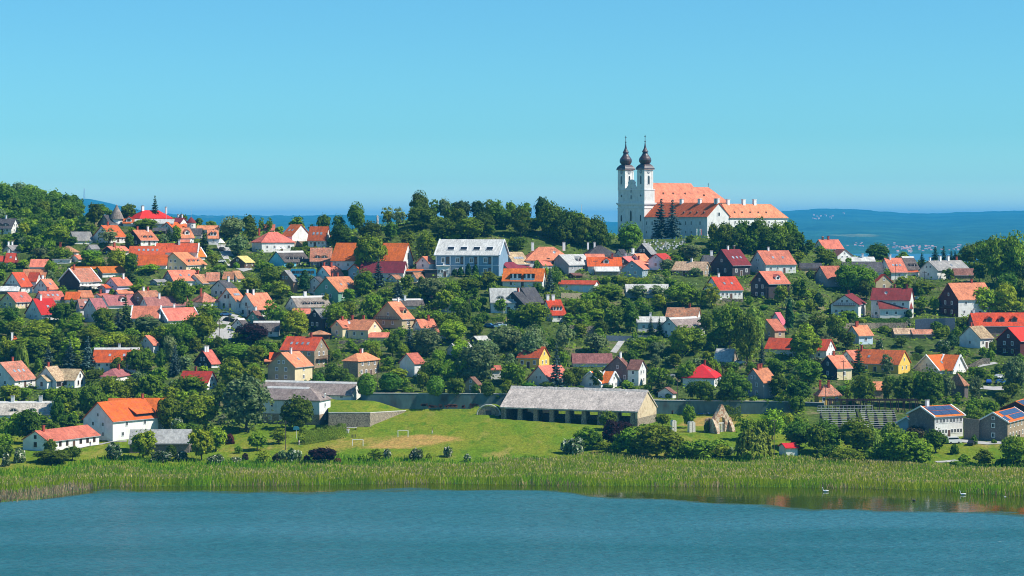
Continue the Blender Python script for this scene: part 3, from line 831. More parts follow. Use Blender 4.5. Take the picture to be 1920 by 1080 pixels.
wx, wy = np.meshgrid(np.concatenate([[-900, -500, -320], np.arange(-240, 241, 4.0), [320, 500, 900]]), np.concatenate([[-250, 100, 300, 380], np.arange(400, 641, 1.5)]))
wu = 960 + F * wx / np.maximum(wy, 200)
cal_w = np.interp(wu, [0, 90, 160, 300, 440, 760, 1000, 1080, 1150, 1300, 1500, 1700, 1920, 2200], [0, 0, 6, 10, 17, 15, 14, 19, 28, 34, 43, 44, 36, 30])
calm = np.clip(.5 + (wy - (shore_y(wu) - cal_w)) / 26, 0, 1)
lake = grid_mesh('lake_water', wx, wy, np.zeros_like(wx), water_material(), dict(calm=calm), smooth=False)
tag(lake, 'rippled turquoise lake with calm strip coloured like reed reflections', kind='structure')

# ------------------------------------------------------------------ the great lake beyond the ridge, and the hills on its far shore
far_m, far_nt, far_bs = nt_new('far_lake_water')
far_bs.inputs['Base Color'].default_value = (0.03, 0.13, 0.17, 1); far_bs.inputs['Roughness'].default_value = .35
b = MB(); b.add([(-18000, 1320, -25), (18000, 1320, -25), (18000, 7300, -25), (-18000, 7300, -25)], [(0, 1, 2, 3)])
tag(b.build('far_lake_water', [far_m]), 'distant lake behind the village ridge', kind='structure')

hu = np.arange(-700, 2700, 9.0)
hv = np.interp(hu, [-700, 0, 100, 165, 215, 260, 330, 400, 560, 650, 720, 800, 1000, 1110, 1160, 1300, 1420, 1480, 1540, 1600, 1650, 1700, 1760, 1800, 1860, 1920, 2100, 2700],
               [380, 373, 371, 372, 383, 393, 402, 404, 404, 403, 404, 409, 414, 415, 416, 412, 402, 395, 391, 392, 396, 400, 400, 398, 396, 395, 392, 398])
ht = np.linspace(0, 1, 26)
HU, HT = np.meshgrid(hu, ht)
HYd = 7000 + 12350 * HT
crest = (CZ - (np.interp(HU, hu, hv) - VH) * 16880 / F)
prof = np.clip(HT / .8, 0, 1) ** 1.1
HZ = -27 + (crest + 27) * prof
jit = np.zeros_like(HZ)
for k in range(5):
    f1, f2, p1, p2 = NPR.uniform(.004, .05), NPR.uniform(3, 14), NPR.uniform(0, 6), NPR.uniform(0, 6)
    jit += np.sin(HU * f1 + p1) * np.sin(HT * f2 + p2)
HZ += jit * 3.0 * np.sin(np.pi * np.clip(HT / .8, 0, 1)) + NPR.normal(0, 1.6, HZ.shape) * (HT > .1)
HZ = np.where(HT > .82, HZ - (HT - .82) * 900, HZ)
HX = (HU - 960) * HYd / F
hm = spread_mat('far_woodland', (0.03, 0.09, 0.045), rough=1, spec=0, noises=((0.002, .35), (0.01, .3)), alt=(0.16, 0.19, 0.07), alt_scale=.0011, alt_lo=.66, alt_hi=.70)
tag(grid_mesh('hills', HX, HYd, HZ, hm), 'wooded hills on the far lake shore', kind='structure')

# ------------------------------------------------------------------ house builder
WALL['br'] = ((0.13, 0.075, 0.05), (0.09, 0.055, 0.04)); WALL['hb'] = ((0.20, 0.31, 0.40), (0.18, 0.28, 0.37)); ROOF['hr'] = ((0.60, 0.57, 0.52), (0.50, 0.48, 0.44), 0.10)
WIN = {}
def win_mesh(kind):
    if kind in WIN: return WIN[kind]
    b = MB()
    if kind == 'arch':      # tall round-headed window, one unit wide and high
        pts = [(-.5, 0), (.5, 0), (.5, .78)] + [(.5 * math.cos(a), .78 + .22 * math.sin(a)) for a in [math.pi * k / 8 for k in range(1, 8)]] + [(-.5, .78)]
        fn = lambda d, a, c: (a, d, c)
        b.prism([(a * 1.5, c * 1.12 - .05) for a, c in pts], -0.10, 0.05, fn, 0)
        b.prism(pts, -0.13, 0.05, fn, 1)
    else:
        b.box(-.5, .5, -0.04, 0.05, 0, 1, 1)
        w = .11
        for x0, x1, z0, z1 in ((-.56, -.5 + w, -.05, 1.05), (.5 - w, .56, -.05, 1.05), (-.5 + w, .5 - w, 1 - w, 1.05), (-.5 + w, .5 - w, -.05, w)):
            b.box(x0, x1, -0.09, 0.05, z0, z1, 0)
        b.box(-.035, .035, -0.08, 0.02, w, 1 - w, 0)
        if kind == 's':
            for sx in (-1, 1):
                b.box(sx * .58, sx * .98, -0.08, 0.03, 0, 1, 2)
    WIN[kind] = b.mesh('window', [M_WHITE if kind != 'b' else M_BROWN, M_GLASS, M_BROWN])
    return WIN[kind]

def put_window(root, M, x, y, z, w, hh, face, kind='w', name='window'):
    rz = {'f': 0, 'l': -math.pi / 2, 'r': math.pi / 2, 'k': math.pi}[face]
    T = M @ Matrix.Translation((x, y, z)) @ Matrix.Rotation(rz, 4, 'Z') @ Matrix.Diagonal((w, 1, hh, 1))
    return link(name, win_mesh(kind), root, T)

DOOR = None
def put_door(root, M, x, y, z, face, w=1.1, hh=2.1):
    global DOOR
    if DOOR is None:
        b = MB(); b.box(-.5, .5, -.05, .05, 0, 1, 0); b.box(-.58, -.5, -.09, .05, 0, 1.05, 1); b.box(.5, .58, -.09, .05, 0, 1.05, 1); b.box(-.5, .5, -.09, .05, 1, 1.05, 1)
        DOOR = b.mesh('door', [M_BROWN, M_WHITE])
    rz = {'f': 0, 'l': -math.pi / 2, 'r': math.pi / 2}[face]
    return link('door', DOOR, root, M @ Matrix.Translation((x, y, z)) @ Matrix.Rotation(rz, 4, 'Z') @ Matrix.Diagonal((w, 1, hh, 1)))

EO, GO, TH = 0.45, 0.35, 0.24

def roof_shape(s, hip=''):
    W, L = s['W'], s['L']
    R = s['zr'] - s['zb']; H = s['ze'] - s['zb']
    slope = (R - H) / (W / 2 + EO)
    return W, L, R, H, slope

def build_volume(root, M0inv, s, wall, roof, e, first, d):
    m = s['m']
    Mw = Matrix.Translation(s['C']) @ Matrix.Rotation(s['ang'], 4, 'Z')
    M = M0inv @ Mw
    W, L, R, H, sl = roof_shape(s)
    typ = s['typ']
    hip = 'b' if typ == 'H' else (e['hip'] if first else d.get('hip', ''))
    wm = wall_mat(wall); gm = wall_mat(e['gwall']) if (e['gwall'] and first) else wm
    fn = lambda p, a, b: (m * p, a, b)
    wn = 'wall' if first else 'wing_wall'
    if typ == 'T':
        b = MB(); b.box(*sorted((0, m * L)), 0, W, -2.5, R - .25, 0); b.build(wn, [wm], root, M)
        b = MB(); b.box(*sorted((-m * .3, m * (L + .3))), -.3, W + .3, R - .25, R, 0); ro = b.build('roof', [roof_mat(roof)], root, M)
        hw = R - .3
    else:
        hw = H + EO * sl - TH * 1.05
        b = MB()
        ins_ = min(W * .55, L * .5)
        if hip == 'b':
            b.box(*sorted((0, m * L)), 0, W, -2.5, hw, 0)
        elif hip:
            b.box(*sorted((0, m * L)), 0, W, -2.5, hw, 0)
            q0, q1 = (0, L - ins_ - .3) if hip == 'f' else (ins_ + .3, L)
            b.prism([(.1, hw), (W - .1, hw), (W / 2, R - TH * 1.4)], q0 + .02, q1 - .02, fn, 0)
        else:
            pen = [(0, -2.5), (W, -2.5), (W, hw), (W / 2, R - TH * 1.15), (0, hw)]
            n = 5
            vs = [fn(0, *q) for q in pen] + [fn(L, *q) for q in pen]
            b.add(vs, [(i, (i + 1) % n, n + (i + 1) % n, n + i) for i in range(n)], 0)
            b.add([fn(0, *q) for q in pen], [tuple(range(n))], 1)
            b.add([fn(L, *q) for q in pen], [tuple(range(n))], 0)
        b.build(wn, [wm, gm], root, M)
        if first and e['found']:
            b = MB(); b.box(*sorted((-m * .06, m * (L + .06))), -.06, W + .06, -2.6, hw * .42, 0)
            b.build('plinth', [wall_mat(e['found'])], root, M)
        b = MB()
        if hip:
            ins = min(W * .55, L * .5)
            i0 = ins if hip in 'nb' else -GO
            i1 = L - ins if hip in 'fb' else L + GO
            if i1 - i0 < .3: i0 = i1 = L / 2 - .15; i1 += .3
            z0 = H
            e0 = -EO if hip in 'nb' else -GO; e1 = L + EO if hip in 'fb' else L + GO
            vs = [fn(e0, -EO, z0), fn(e1, -EO, z0), fn(e1, W + EO, z0), fn(e0, W + EO, z0), fn(i0, W / 2, R), fn(i1, W / 2, R)]
            lo = [(x, y, z - TH) for x, y, z in vs[:4]]
            b.add(vs + lo, [(0, 1, 5, 4), (2, 3, 4, 5), (3, 0, 4), (1, 2, 5), (6, 7, 1, 0), (7, 8, 2, 1), (8, 9, 3, 2), (9, 6, 0, 3), (9, 8, 7, 6)], 0)
        else:
            ch = [(-EO, H), (W / 2, R), (W + EO, H), (W + EO, H - TH), (W / 2, R - TH), (-EO, H - TH)]
            b.prism(ch, -GO, L + GO, fn, 0)
        ro = b.build('roof' if first else 'wing_roof', [roof_mat(roof)], root, M)
        if not hip:
            if e['verge'] == 'w':
                g = .16
                chv = [(-EO - .05, H + g), (W / 2, R + g), (W + EO + .05, H + g), (W + EO + .05, H - .3), (W / 2, R - .3), (-EO - .05, H - .3)]
                for p0, p1 in ((-GO - .25, -GO + .2), (L + GO - .2, L + GO + .25)):
                    b = MB(); b.prism(chv, p0, p1, fn, 0); b.build('verge', [M_WHITE], ro)
        rc = e['ridge'] or ('w' if roof in ('th', 'td', 'pt') else '')
        if rc and hip != 'b':
            b = MB()
            i0 = W * .55 if hip == 'n' else -GO - .02
            b.prism([(W / 2 - .75, R - .75 * sl + .06), (W / 2, R + .14), (W / 2 + .75, R - .75 * sl + .06), (W / 2 + .75, R - .75 * sl - .1), (W / 2, R - .04), (W / 2 - .75, R - .75 * sl - .1)], i0, L + GO + .02, fn, 0)
            b.build('ridge_cap', [spread_mat('ridge_cap', (0.55, 0.53, 0.49), rough=.9, noises=((1, .15), (4, .15)))], ro)
        # rafters' edge under the eave: a dark gutter
        if typ in 'LRS' and roof not in ('th', 'td', 'pt', 'st') and L > 6:
            b = MB(); b.box(*sorted((-m * .2, m * (L + .2))), -EO - .12, -EO + .02, H - TH - .04, H - TH + .1, 0)
            b.build('gutter', [M_GREY], ro)

    def on_slope(p, t, up=0.0):       # t: 0 eave .. 1 ridge on the visible slope
        n = Vector((0, -sl, 1)).normalized()
        return Vector((m * p, -EO + t * (W / 2 + EO), H + t * (R - H))) + n * up

    def slab(p0, p1, t0, t1, thick, mat, name, up=0.02):
        b = MB()
        q = [on_slope(p0, t0, up), on_slope(p1, t0, up), on_slope(p1, t1, up), on_slope(p0, t1, up)]
        q2 = [on_slope(p0, t0, up + thick), on_slope(p1, t0, up + thick), on_slope(p1, t1, up + thick), on_slope(p0, t1, up + thick)]
        b.add(q + q2, [(0, 1, 2, 3), (4, 5, 6, 7), (0, 1, 5, 4), (1, 2, 6, 5), (2, 3, 7, 6), (3, 0, 4, 7)], 0)
        return b.build(name, [mat], ro)
    slen = math.hypot(W / 2 + EO, R - H) if typ != 'T' else 1
    if first:
        # chimneys
        for c in (e['ch'].split(',') if e['ch'] else []):
            t = float(c[:-1]); k = c[-1]
            big = k == 'W'
            w = .52 if big else .36
            mt = {'w': M_WHITE, 'W': M_WHITE, 'r': M_REDB, 'b': M_BROWN}[k]
            p = max(.5, min(L - .5, t * L)); q = W / 2 + (.0 if big else RNG.choice((-.7, .0, .6)))
            zt = R + (1.7 if big else 1.25)
            b = MB(); b.box(m * p - w, m * p + w, q - w * .8, q + w * .8, R - 1.6, zt, 0)
            b.box(m * p - w - .1, m * p + w + .1, q - w * .8 - .1, q + w * .8 + .1, zt, zt + .16, 1)
            b.box(m * p - w * .6, m * p + w * .6, q - w * .45, q + w * .45, zt + .16, zt + .3, 2)
            b.build('chimney', [mt, M_CONC if k != 'r' else M_REDB, M_DARK], ro)
        n = e['sk']
        if e['solar'] == 1: n = 0
        for i in range(n):
            p = L * (.2 + .65 * (i + .5) / n) if n > 1 else L * .55
            ht = 1.25 / slen
            slab(p - .42, p + .42, .42, .42 + ht, .07, M_SKYL, 'skylight')
        if e['solar'] == 1:
            pm = spread_mat('solar_cells', (0.05, 0.078, 0.15), rough=.25, spec=.5, noises=((2.2, .3),))
            nc = max(3, int(L / 3.4)); nr = 2
            for r_ in range(nr):
                for c_ in range(nc):
                    if RNG.random() < .12: continue
                    p0 = .5 + (L - 1) * c_ / nc; p1 = .5 + (L - 1) * (c_ + 1) / nc - .12
                    slab(p0, p1, .12 + .42 * r_, .12 + .42 * r_ + .38, .06, pm, 'solar_panel', .05)
        if e['solar'] == 2:
            for i in range(4):
                p = L * (.17 + .205 * (3 - i)) if m < 0 else L * (.2 + .2 * i)
                f_ = slab(p - 1.5, p + 1.5, .30, .54, .12, M_WHITE, 'rooflight')
                b = MB(); q = [on_slope(x, t, .16) for x, t in ((p - 1.3, .32), (p + 1.3, .32), (p + 1.3, .5), (p - 1.3, .5))]
                q2 = [on_slope(x, t, .13) for x, t in ((p - 1.3, .32), (p + 1.3, .32), (p + 1.3, .5), (p - 1.3, .5))]
                f_.data.materials.append(M_GLASS)
                b.add(q + q2, [(0, 1, 2, 3), (4, 5, 6, 7), (0, 1, 5, 4), (1, 2, 6, 5), (2, 3, 7, 6), (3, 0, 4, 7)], 0)
                bm = bmesh.new(); bm.from_mesh(f_.data); o0 = len(bm.verts)
                vv = [bm.verts.new(p_) for p_ in b.v]
                for f in b.f: bm.faces.new([vv[k] for k in f]).material_index = 1
                bm.to_mesh(f_.data); bm.free()
        # dormers
        if e['dm']:
            k, n = e['dm'][0], int(e['dm'][1:])
            for i in range(n):
                p = L * (.16 + .68 * (i + .5) / n) if n > 1 else L * .55
                b = MB()
                if k == 'g':
                    w = min(1.1, L / n * .33); t = .30; hh = 1.25
                    q0 = -EO + t * (W / 2 + EO); z0 = H + t * (R - H) - .1
                    ap = w * .75
                    dep = min((hh + ap) / max(sl, .3), W / 2 - q0 + .2)
                    b.prism([(p - w, z0), (p + w, z0), (p + w, z0 + hh), (p, z0 + hh + ap), (p - w, z0 + hh)], q0, q0 + dep, lambda dd, a, c: (m * a, dd, c), 0)
                    g = .22
                    b.prism([(p - w - g, z0 + hh - .12), (p, z0 + hh + ap + .08), (p + w + g, z0 + hh - .12), (p + w + g, z0 + hh + .1), (p, z0 + hh + ap + .3), (p - w - g, z0 + hh + .1)], q0 - .3, q0 + dep, lambda dd, a, c: (m * a, dd, c), 1)
                    b.box(*sorted((m * (p - w * .55), m * (p + w * .55))), q0 - .06, q0 + .02, z0 + .35, z0 + hh + .05, 2)
                    b.build('dormer', [wm if wall != 'dk' else M_WHITE, roof_mat(roof), M_GLASS], ro)
                elif k == 'e':
                    w = min(1.15, L / n * .36); t = .26
                    q0 = -EO + t * (W / 2 + EO); z0 = H + t * (R - H) - .12
                    arc = [(p + w * math.cos(a), z0 + .95 * math.sin(a)) for a in [math.pi * j / 10 for j in range(11)]]
                    arc2 = [(p + w * 1.45 * math.cos(a), z0 - .05 + 1.35 * math.sin(a)) for a in [math.pi * j / 10 for j in range(11)]]
                    dep = min(1.5 / max(sl, .3), W / 2 - q0)
                    b.prism(arc2, q0 + .02, q0 + dep, lambda dd, a, c: (m * a, dd, c), 0)
                    b.prism(arc, q0 - .05, q0 + .3, lambda dd, a, c: (m * a, dd, c), 1)
                    b.box(*sorted((m * (p - .06), m * (p + .06))), q0 - .1, q0, z0, z0 + .9, 2)
                    b.build('dormer', [roof_mat(roof), M_GLASS, M_WHITE], ro)
                elif k == 'b':
                    w = L / n * .27; t0 = .08
                    q0 = -EO + t0 * (W / 2 + EO); z0 = H + t0 * (R - H); z1 = H + .58 * (R - H)
                    b.box(*sorted((m * (p - w), m * (p + w))), q0 + .25, q0 + (z1 - z0) / sl, z0, z1, 0)  # solid dark block: the balcony recess's shade as colour
                    b.box(*sorted((m * (p - w - .2), m * (p + w + .2))), q0 + .2, q0 + (z1 - z0) / sl + .3, z1, z1 + .16, 1)
                    b.box(*sorted((m * (p - w), m * (p + w))), q0 - .02, q0 + .06, z0 - .1, z0 + .75, 2)
                    for sx in (-.45, .35):
                        b.box(*sorted((m * (p + w * sx), m * (p + w * (sx + .3)))), q0 + .18, q0 + .26, z0 + .2, z1 - .1, 3)
                    b.build('dormer', [M_DARK, roof_mat(roof), wall_mat('pb'), M_WHITE], ro)
                elif k == 'l':
                    p0, p1 = L * .52, L * .93
                    q0 = -EO + .12 * (W / 2 + EO); z0 = H + .12 * (R - H)
                    b.prism([(q0, z0), (q0, z0 + .95), (q0 + 2.9, z0 + 2.4), (q0 + 2.9, z0)], p0, p1, fn, 0)
                    b.prism([(q0 - .5, z0 + .85), (q0 - .5, z0 + 1.05), (q0 + 3.2, z0 + 2.85), (q0 + 3.2, z0 + 2.6)], p0 - .15, p1 + .15, fn, 1)
                    b.build('dormer', [M_DARK, roof_mat(roof)], ro)
    # windows and doors
    win = (e['win'] if first else d.get('win'))
    if win:
        ng, nl = [int(x) for x in win.split(',')]
    else:
        ng = (2 if W > 6.5 else 1) if typ in 'LR' else 0
        nl = max(0, int(L / 3.7)) if (hw > 1.9 or typ == 'T') else 0
    fr = e['frame']
    gf = 'l' if m > 0 else 'r'
    st = 2 if hw > 5.0 else 1
    fh = hw / st
    wh = min(1.35, fh * .5)
    if wh > .5 and typ != 'H' or typ in 'T':
        for fl in range(st):
            z = fl * fh + fh * .36
            for i in range(ng):
                y = W * (i + 1) / (ng + 1)
                put_window(root, M, m * -0.0, y, z, 1.05, wh, gf, fr)
    if wh > .5:
        for fl in range(st):
            z = fl * fh + fh * .36
            nn = nl + (1 if nl >= 2 and first and fl == 0 else 0)
            for i in range(nn):
                x = L * (i + .75) / (nn + .5)
                if nn > nl and i == nn // 2:
                    put_door(root, M, m * x, 0, .1, 'f', hh=min(2.1, fh * .85))
                else:
                    put_window(root, M, m * x, 0, z, 1.0, wh, 'f', fr)
    if e['attic'] and typ in 'LR' and R - hw > 2.2 and (ng or not win) and abs(s['W']) > 4:
        na = 1 if R - hw < 3.6 else (1 if RNG.random() < .5 else 2)
        for i in range(na):
            put_window(root, M, 0, W / 2 + (i - (na - 1) / 2) * 1.9, hw + (R - hw) * .18, .85, min(1.15, (R - hw) * .34), gf, fr)
    if first and e['door']:
        for i in range(e['door']):
            b = MB(); x = L * (.22 + .32 * i)
            b.box(m * x - 1.5, m * x + 1.5, -.06, .04, 0, hw * .8, 0)
            b.build('garage_door', [wall_mat('pb')], root, M)
    if first and e['bal'] and typ in 'LR':
        zf = fh if st == 2 else max(1.0, hw - .3)
        b = MB()
        x0, x1 = sorted((0, -m * 1.3))
        b.box(x0, x1, W * .1, W * .9, zf - .16, zf, 0)
        xr0, xr1 = sorted((-m * 1.22, -m * 1.3))
        b.box(xr0, xr1, W * .1, W * .9, zf + .85, zf + .97, 0)
        for i in range(13):
            y = W * (.1 + .8 * i / 12)
            b.box(xr0, xr1, y - .05, y + .05, zf, zf + .85, 0)
        b.build('balcony', [M_BROWN], root, M)
    if first and e['sat']:
        b = MB()
        b.lathe([(.05, 0), (.35, .06), (.6, .2), (.62, .22), (.34, .1), (.04, .05)], 12)
        Md = M @ Matrix.Translation((m * L * .6, -EO, (H + R) / 2 + .5)) @ Matrix.Rotation(math.radians(70), 4, 'X')
        b.tube((0, 0, 0), (0, -.9, -.4), .05, .05, 5)
        b.build('satellite_dish', [M_GREY], root, Md)
    return M, dict(W=W, L=L, R=R, H=H, hw=hw, m=m, root=root)

def build_house(e):
    s = e['vols'][0][0]
    root = thing(e['n'], e['label'], e['cat'], s['C'], s['ang'], e['group'])
    M0 = (Matrix.Translation(s['C']) @ Matrix.Rotation(s['ang'], 4, 'Z')).inverted()
    for i, q in enumerate(e['vols']):
        r = build_volume(root, M0, q[0], q[1], q[2], e, i == 0, q[3] if len(q) > 3 else {})
        if i == 0: e['frame0'] = r[1]
    e['root'] = root
    return root

for _e in HOUSES: build_house(_e)

# ------------------------------------------------------------------ trees
def leaves(c, n, tsize, rng, aspect=1.0, droop=False):
    """quads of size tsize centred at c, facing n"""
    k = len(c)
    n = n / np.maximum(np.linalg.norm(n, axis=1, keepdims=True), 1e-6)
    if droop:
        t = np.tile(np.array([0, 0, 1.0]), (k, 1)) + rng.normal(0, .12, (k, 3))
    else:
        t = rng.normal(0, 1, (k, 3))
    t = t - n * (t * n).sum(1, keepdims=True)
    t /= np.maximum(np.linalg.norm(t, axis=1, keepdims=True), 1e-6)
    s = np.cross(n, t)
    ts = tsize[:, None] if np.ndim(tsize) else tsize
    a, b_ = t * ts * aspect * .5, s * ts * .5
    v = np.stack([c - a - b_ * .6, c + a * .2 - b_, c + a + b_ * .3, c - a * .1 + b_], 1)
    return v

def leaf_mesh(name, vs):
    me = bpy.data.meshes.new(name)
    co = vs.reshape(-1, 3)
    quads_mesh(me, co, np.arange(len(co)).reshape(-1, 4))
    me.materials.append(None)
    return me

def crown_broad(seed, dens=1.0, shape='round', leaf=.62, lobes=0):
    """unit crown: 7 m wide, from z=1.4 to z=8"""
    r = np.random.default_rng(seed)
    out = []
    nl = lobes or {'round': 24, 'oval': 22, 'wide': 26, 'tall': 22}[shape]
    cz, rz, rx = {'round': (4.15, 3.4, 3.15), 'oval': (4.2, 3.5, 2.85), 'wide': (4.1, 3.2, 3.25), 'tall': (4.2, 3.65, 2.65)}[shape]
    ga = math.pi * (3 - math.sqrt(5))
    for i in range(nl):
        zz = 1 - 2 * (i + .5) / nl
        rr = math.sqrt(1 - zz * zz); th = ga * i + r.uniform(-.5, .5)
        k = r.uniform(.62, .98)
        # the crown is fuller above, ragged below
        lc = np.array([rx * k * rr * math.cos(th), rx * k * rr * math.sin(th), cz + rz * k * zz * (1 if zz > 0 else .97)])
        lr = r.uniform(.75, 1.45) * (1.05 if zz > -.2 else .92)
        m = int(92 * dens * lr * lr)
        d = r.normal(0, 1, (m, 3)); d /= np.linalg.norm(d, axis=1, keepdims=True)
        d[:, 2] = np.where(d[:, 2] < -.35, -d[:, 2] * .6, d[:, 2])
        rad = lr * r.uniform(.72, 1.06, (m, 1)) * np.array([1, 1, .8])
        c = lc + d * rad
        nn = d + r.normal(0, .42, (m, 3)) + np.array([0, 0, .25])
        out.append(leaves(c, nn, leaf * r.uniform(.6, 1.25, m), r, 1.25))
    # inner leaves so that the middle is closed but dark with its own shade
    m = int(420 * dens)
    d = r.normal(0, 1, (m, 3)); d /= np.linalg.norm(d, axis=1, keepdims=True)
    c = np.array([0, 0, cz]) + d * r.uniform(.15, .72, (m, 1)) * np.array([rx, rx, rz])
    out.append(leaves(c, d + r.normal(0, .6, (m, 3)), .9 * r.uniform(.7, 1.2, m), r))
    # stray sprays at the outline
    m = int(150 * dens)
    d = r.normal(0, 1, (m, 3)); d /= np.linalg.norm(d, axis=1, keepdims=True); d[:, 2] = np.abs(d[:, 2]) * np.where(r.random(m) < .75, 1, -1)
    c = np.array([0, 0, cz]) + d * np.array([rx, rx, rz]) * r.uniform(1.0, 1.32, (m, 1))
    out.append(leaves(c, d + r.normal(0, .8, (m, 3)), .42 * r.uniform(.6, 1.2, m), r, 1.4))
    return leaf_mesh('crown', np.concatenate(out))

def crown_conifer(seed, full=1.0, tiers=15, per=9):
    """unit conifer: 4 m wide, 10 m high"""
    r = np.random.default_rng(seed)
    out = []
    for i in range(tiers):
        f = i / (tiers - 1)
        z = .9 + 8.7 * f
        R = (2.0 * (1 - f) ** .85 + .12) * r.uniform(.82, 1.12)
        nb = max(4, int(per * (1 - .45 * f)))
        a0 = r.uniform(0, 6)
        for k in range(nb):
            a = a0 + 2 * math.pi * k / nb + r.uniform(-.25, .25)
            RR = R * r.uniform(.72, 1.15)
            q = max(3, int(11 * RR * full))
            t = r.uniform(.12, 1, q) ** .8
            c = np.stack([RR * t * math.cos(a), RR * t * math.sin(a), z - .32 * RR * t + .16 * RR * t * t + r.normal(0, .06, q)], 1) + r.normal(0, .09, (q, 3))
            nn = np.stack([np.full(q, .35 * math.cos(a)), np.full(q, .35 * math.sin(a)), np.full(q, 1.0)], 1) + r.normal(0, .38, (q, 3))
            out.append(leaves(c, nn, .52 * r.uniform(.7, 1.2, q) * (1 - .35 * f), r, 1.5))
    m = 130
    z = r.uniform(.8, 9.4, m); a = r.uniform(0, 6.28, m); rr = r.uniform(0, .5, m) * 2 * (1 - z / 10)
    out.append(leaves(np.stack([rr * np.cos(a), rr * np.sin(a), z], 1), r.normal(0, 1, (m, 3)), .6 * (1 - z / 14), r))
    return leaf_mesh('crown', np.concatenate(out))

def crown_slim(seed):
    """unit columnar tree: 1.6 m wide, 6 m high"""
    r = np.random.default_rng(seed)
    m = 900
    z = r.uniform(.15, 1, m) ** .9 * 5.9
    a = r.uniform(0, 6.28, m)
    R = .8 * np.sin(np.clip(z / 6, .02, 1) ** .7 * math.pi * .97 + .04) ** .7 * r.uniform(.75, 1.06, m) * (1 + .12 * np.sin(a * 3 + z * 2))
    d = np.stack([np.cos(a), np.sin(a), np.full(m, .35)], 1)
    c = np.stack([R * np.cos(a), R * np.sin(a), z], 1)
    return leaf_mesh('crown', leaves(c, d + r.normal(0, .35, (m, 3)), .36 * r.uniform(.6, 1.2, m), r, 1.5, True))

def crown_willow(seed):
    """unit weeping crown: 7 m wide, 7 m high, with hanging curtains"""
    r = np.random.default_rng(seed)
    out = []
    for i in range(150):
        a = r.uniform(0, 6.28); k = math.sqrt(r.random())
        x, y = 3.2 * k * math.cos(a), 3.2 * k * math.sin(a)
        top = 6.9 - 2.6 * k * k + r.uniform(-.35, .3) + .5 * math.sin(3 * a)
        ln = r.uniform(1.0, 3.6) * (.45 + k)
        q = int(9 * ln)
        t = r.uniform(0, 1, q)
        c = np.stack([x + .35 * k * math.cos(a) * t + r.normal(0, .12, q), y + .35 * k * math.sin(a) * t + r.normal(0, .12, q), top - ln * t], 1)
        d = np.array([math.cos(a) * k, math.sin(a) * k, .45])
        out.append(leaves(c, d + r.normal(0, .35, (q, 3)), .34 * r.uniform(.6, 1.2, q), r, 2.4, True))
    m = 350
    d = r.normal(0, 1, (m, 3)); d /= np.linalg.norm(d, axis=1, keepdims=True)
    c = np.array([0, 0, 4.0]) + d * np.array([2.2, 2.2, 2.2]) * r.uniform(.2, 1, (m, 1))
    out.append(leaves(c, d + r.normal(0, .5, (m, 3)), .8, r))
    return leaf_mesh('crown', np.concatenate(out))

def crown_bush(seed, leaf=.34, dens=1.0):
    """unit shrub: 3 m wide, 2.4 m high, foliage to the ground"""
    r = np.random.default_rng(seed)
    out = []
    for i in range(13):
        a = r.uniform(0, 6.28); k = r.uniform(.1, 1)
        lc = np.array([1.0 * k * math.cos(a), 1.0 * k * math.sin(a), r.uniform(.35, 1.7) * (1.15 - .45 * k)])
        lr = r.uniform(.42, .72)
        m = int(150 * dens * lr)
        d = r.normal(0, 1, (m, 3)); d /= np.linalg.norm(d, axis=1, keepdims=True)
        c = lc + d * lr * r.uniform(.7, 1.1, (m, 1)); c[:, 2] = np.abs(c[:, 2])
        out.append(leaves(c, d + r.normal(0, .4, (m, 3)) + np.array([0, 0, .2]), leaf * r.uniform(.6, 1.2, m), r, 1.3))
    return leaf_mesh('shrub', np.concatenate(out))

def crown_ball(seed):
    """unit clipped ball: 3 m wide, 3.4 m high"""
    r = np.random.default_rng(seed)
    m = 1300
    d = r.normal(0, 1, (m, 3)); d /= np.linalg.norm(d, axis=1, keepdims=True)
    bump_ = 1 + .07 * np.sin(d[:, 0] * 5 + 1) * np.sin(d[:, 1] * 6) + .05 * np.sin(d[:, 2] * 9)
    c = np.array([0, 0, 1.8]) + d * np.array([1.45, 1.45, 1.6]) * bump_[:, None] * r.uniform(.92, 1.03, (m, 1))
    return leaf_mesh('crown', leaves(c, d + r.normal(0, .3, (m, 3)), .30 * r.uniform(.7, 1.2, m), r, 1.2))

def trunk_mesh(seed, hgt, r0, limbs=5, forked=True):
    r = random.Random(seed)
    b = MB()
    p = Vector((0, 0, -.8)); pts = [p]
    for i in range(4):
        p = p + Vector((r.uniform(-.15, .15), r.uniform(-.15, .15), (hgt + .8) / 4)); pts.append(p)
    for i in range(4):
        b.tube(pts[i], pts[i + 1], r0 * (1 - .2 * i), r0 * (1 - .2 * (i + 1)), 7)
    if forked:
        for i in range(limbs):
            a = 2 * math.pi * i / limbs + r.uniform(-.3, .3)
            q0 = pts[2 + i % 2]
            q1 = q0 + Vector((math.cos(a) * 1.0, math.sin(a) * 1.0, r.uniform(.9, 1.5)))
            q2 = q1 + Vector((math.cos(a) * .8, math.sin(a) * .8, r.uniform(.8, 1.5)))
            b.tube(q0, q1, r0 * .45, r0 * .3, 5); b.tube(q1, q2, r0 * .3, r0 * .1, 5)
    return b.mesh('trunk', [spread_mat('bark', (0.085, 0.065, 0.05), rough=1, noises=((3, .3),))])

def leaf_mat(name, base, isl=.42, rnd=.3, hue=.026, transl=.28, alt=None, alt_scale=.6, lo=.52, hi=.6):
    return spread_mat('leaf_' + name, base, rough=.6, spec=.07, island=isl, rnd=rnd, hue=hue, transl=transl, alt=alt, alt_scale=alt_scale, alt_lo=lo, alt_hi=hi)

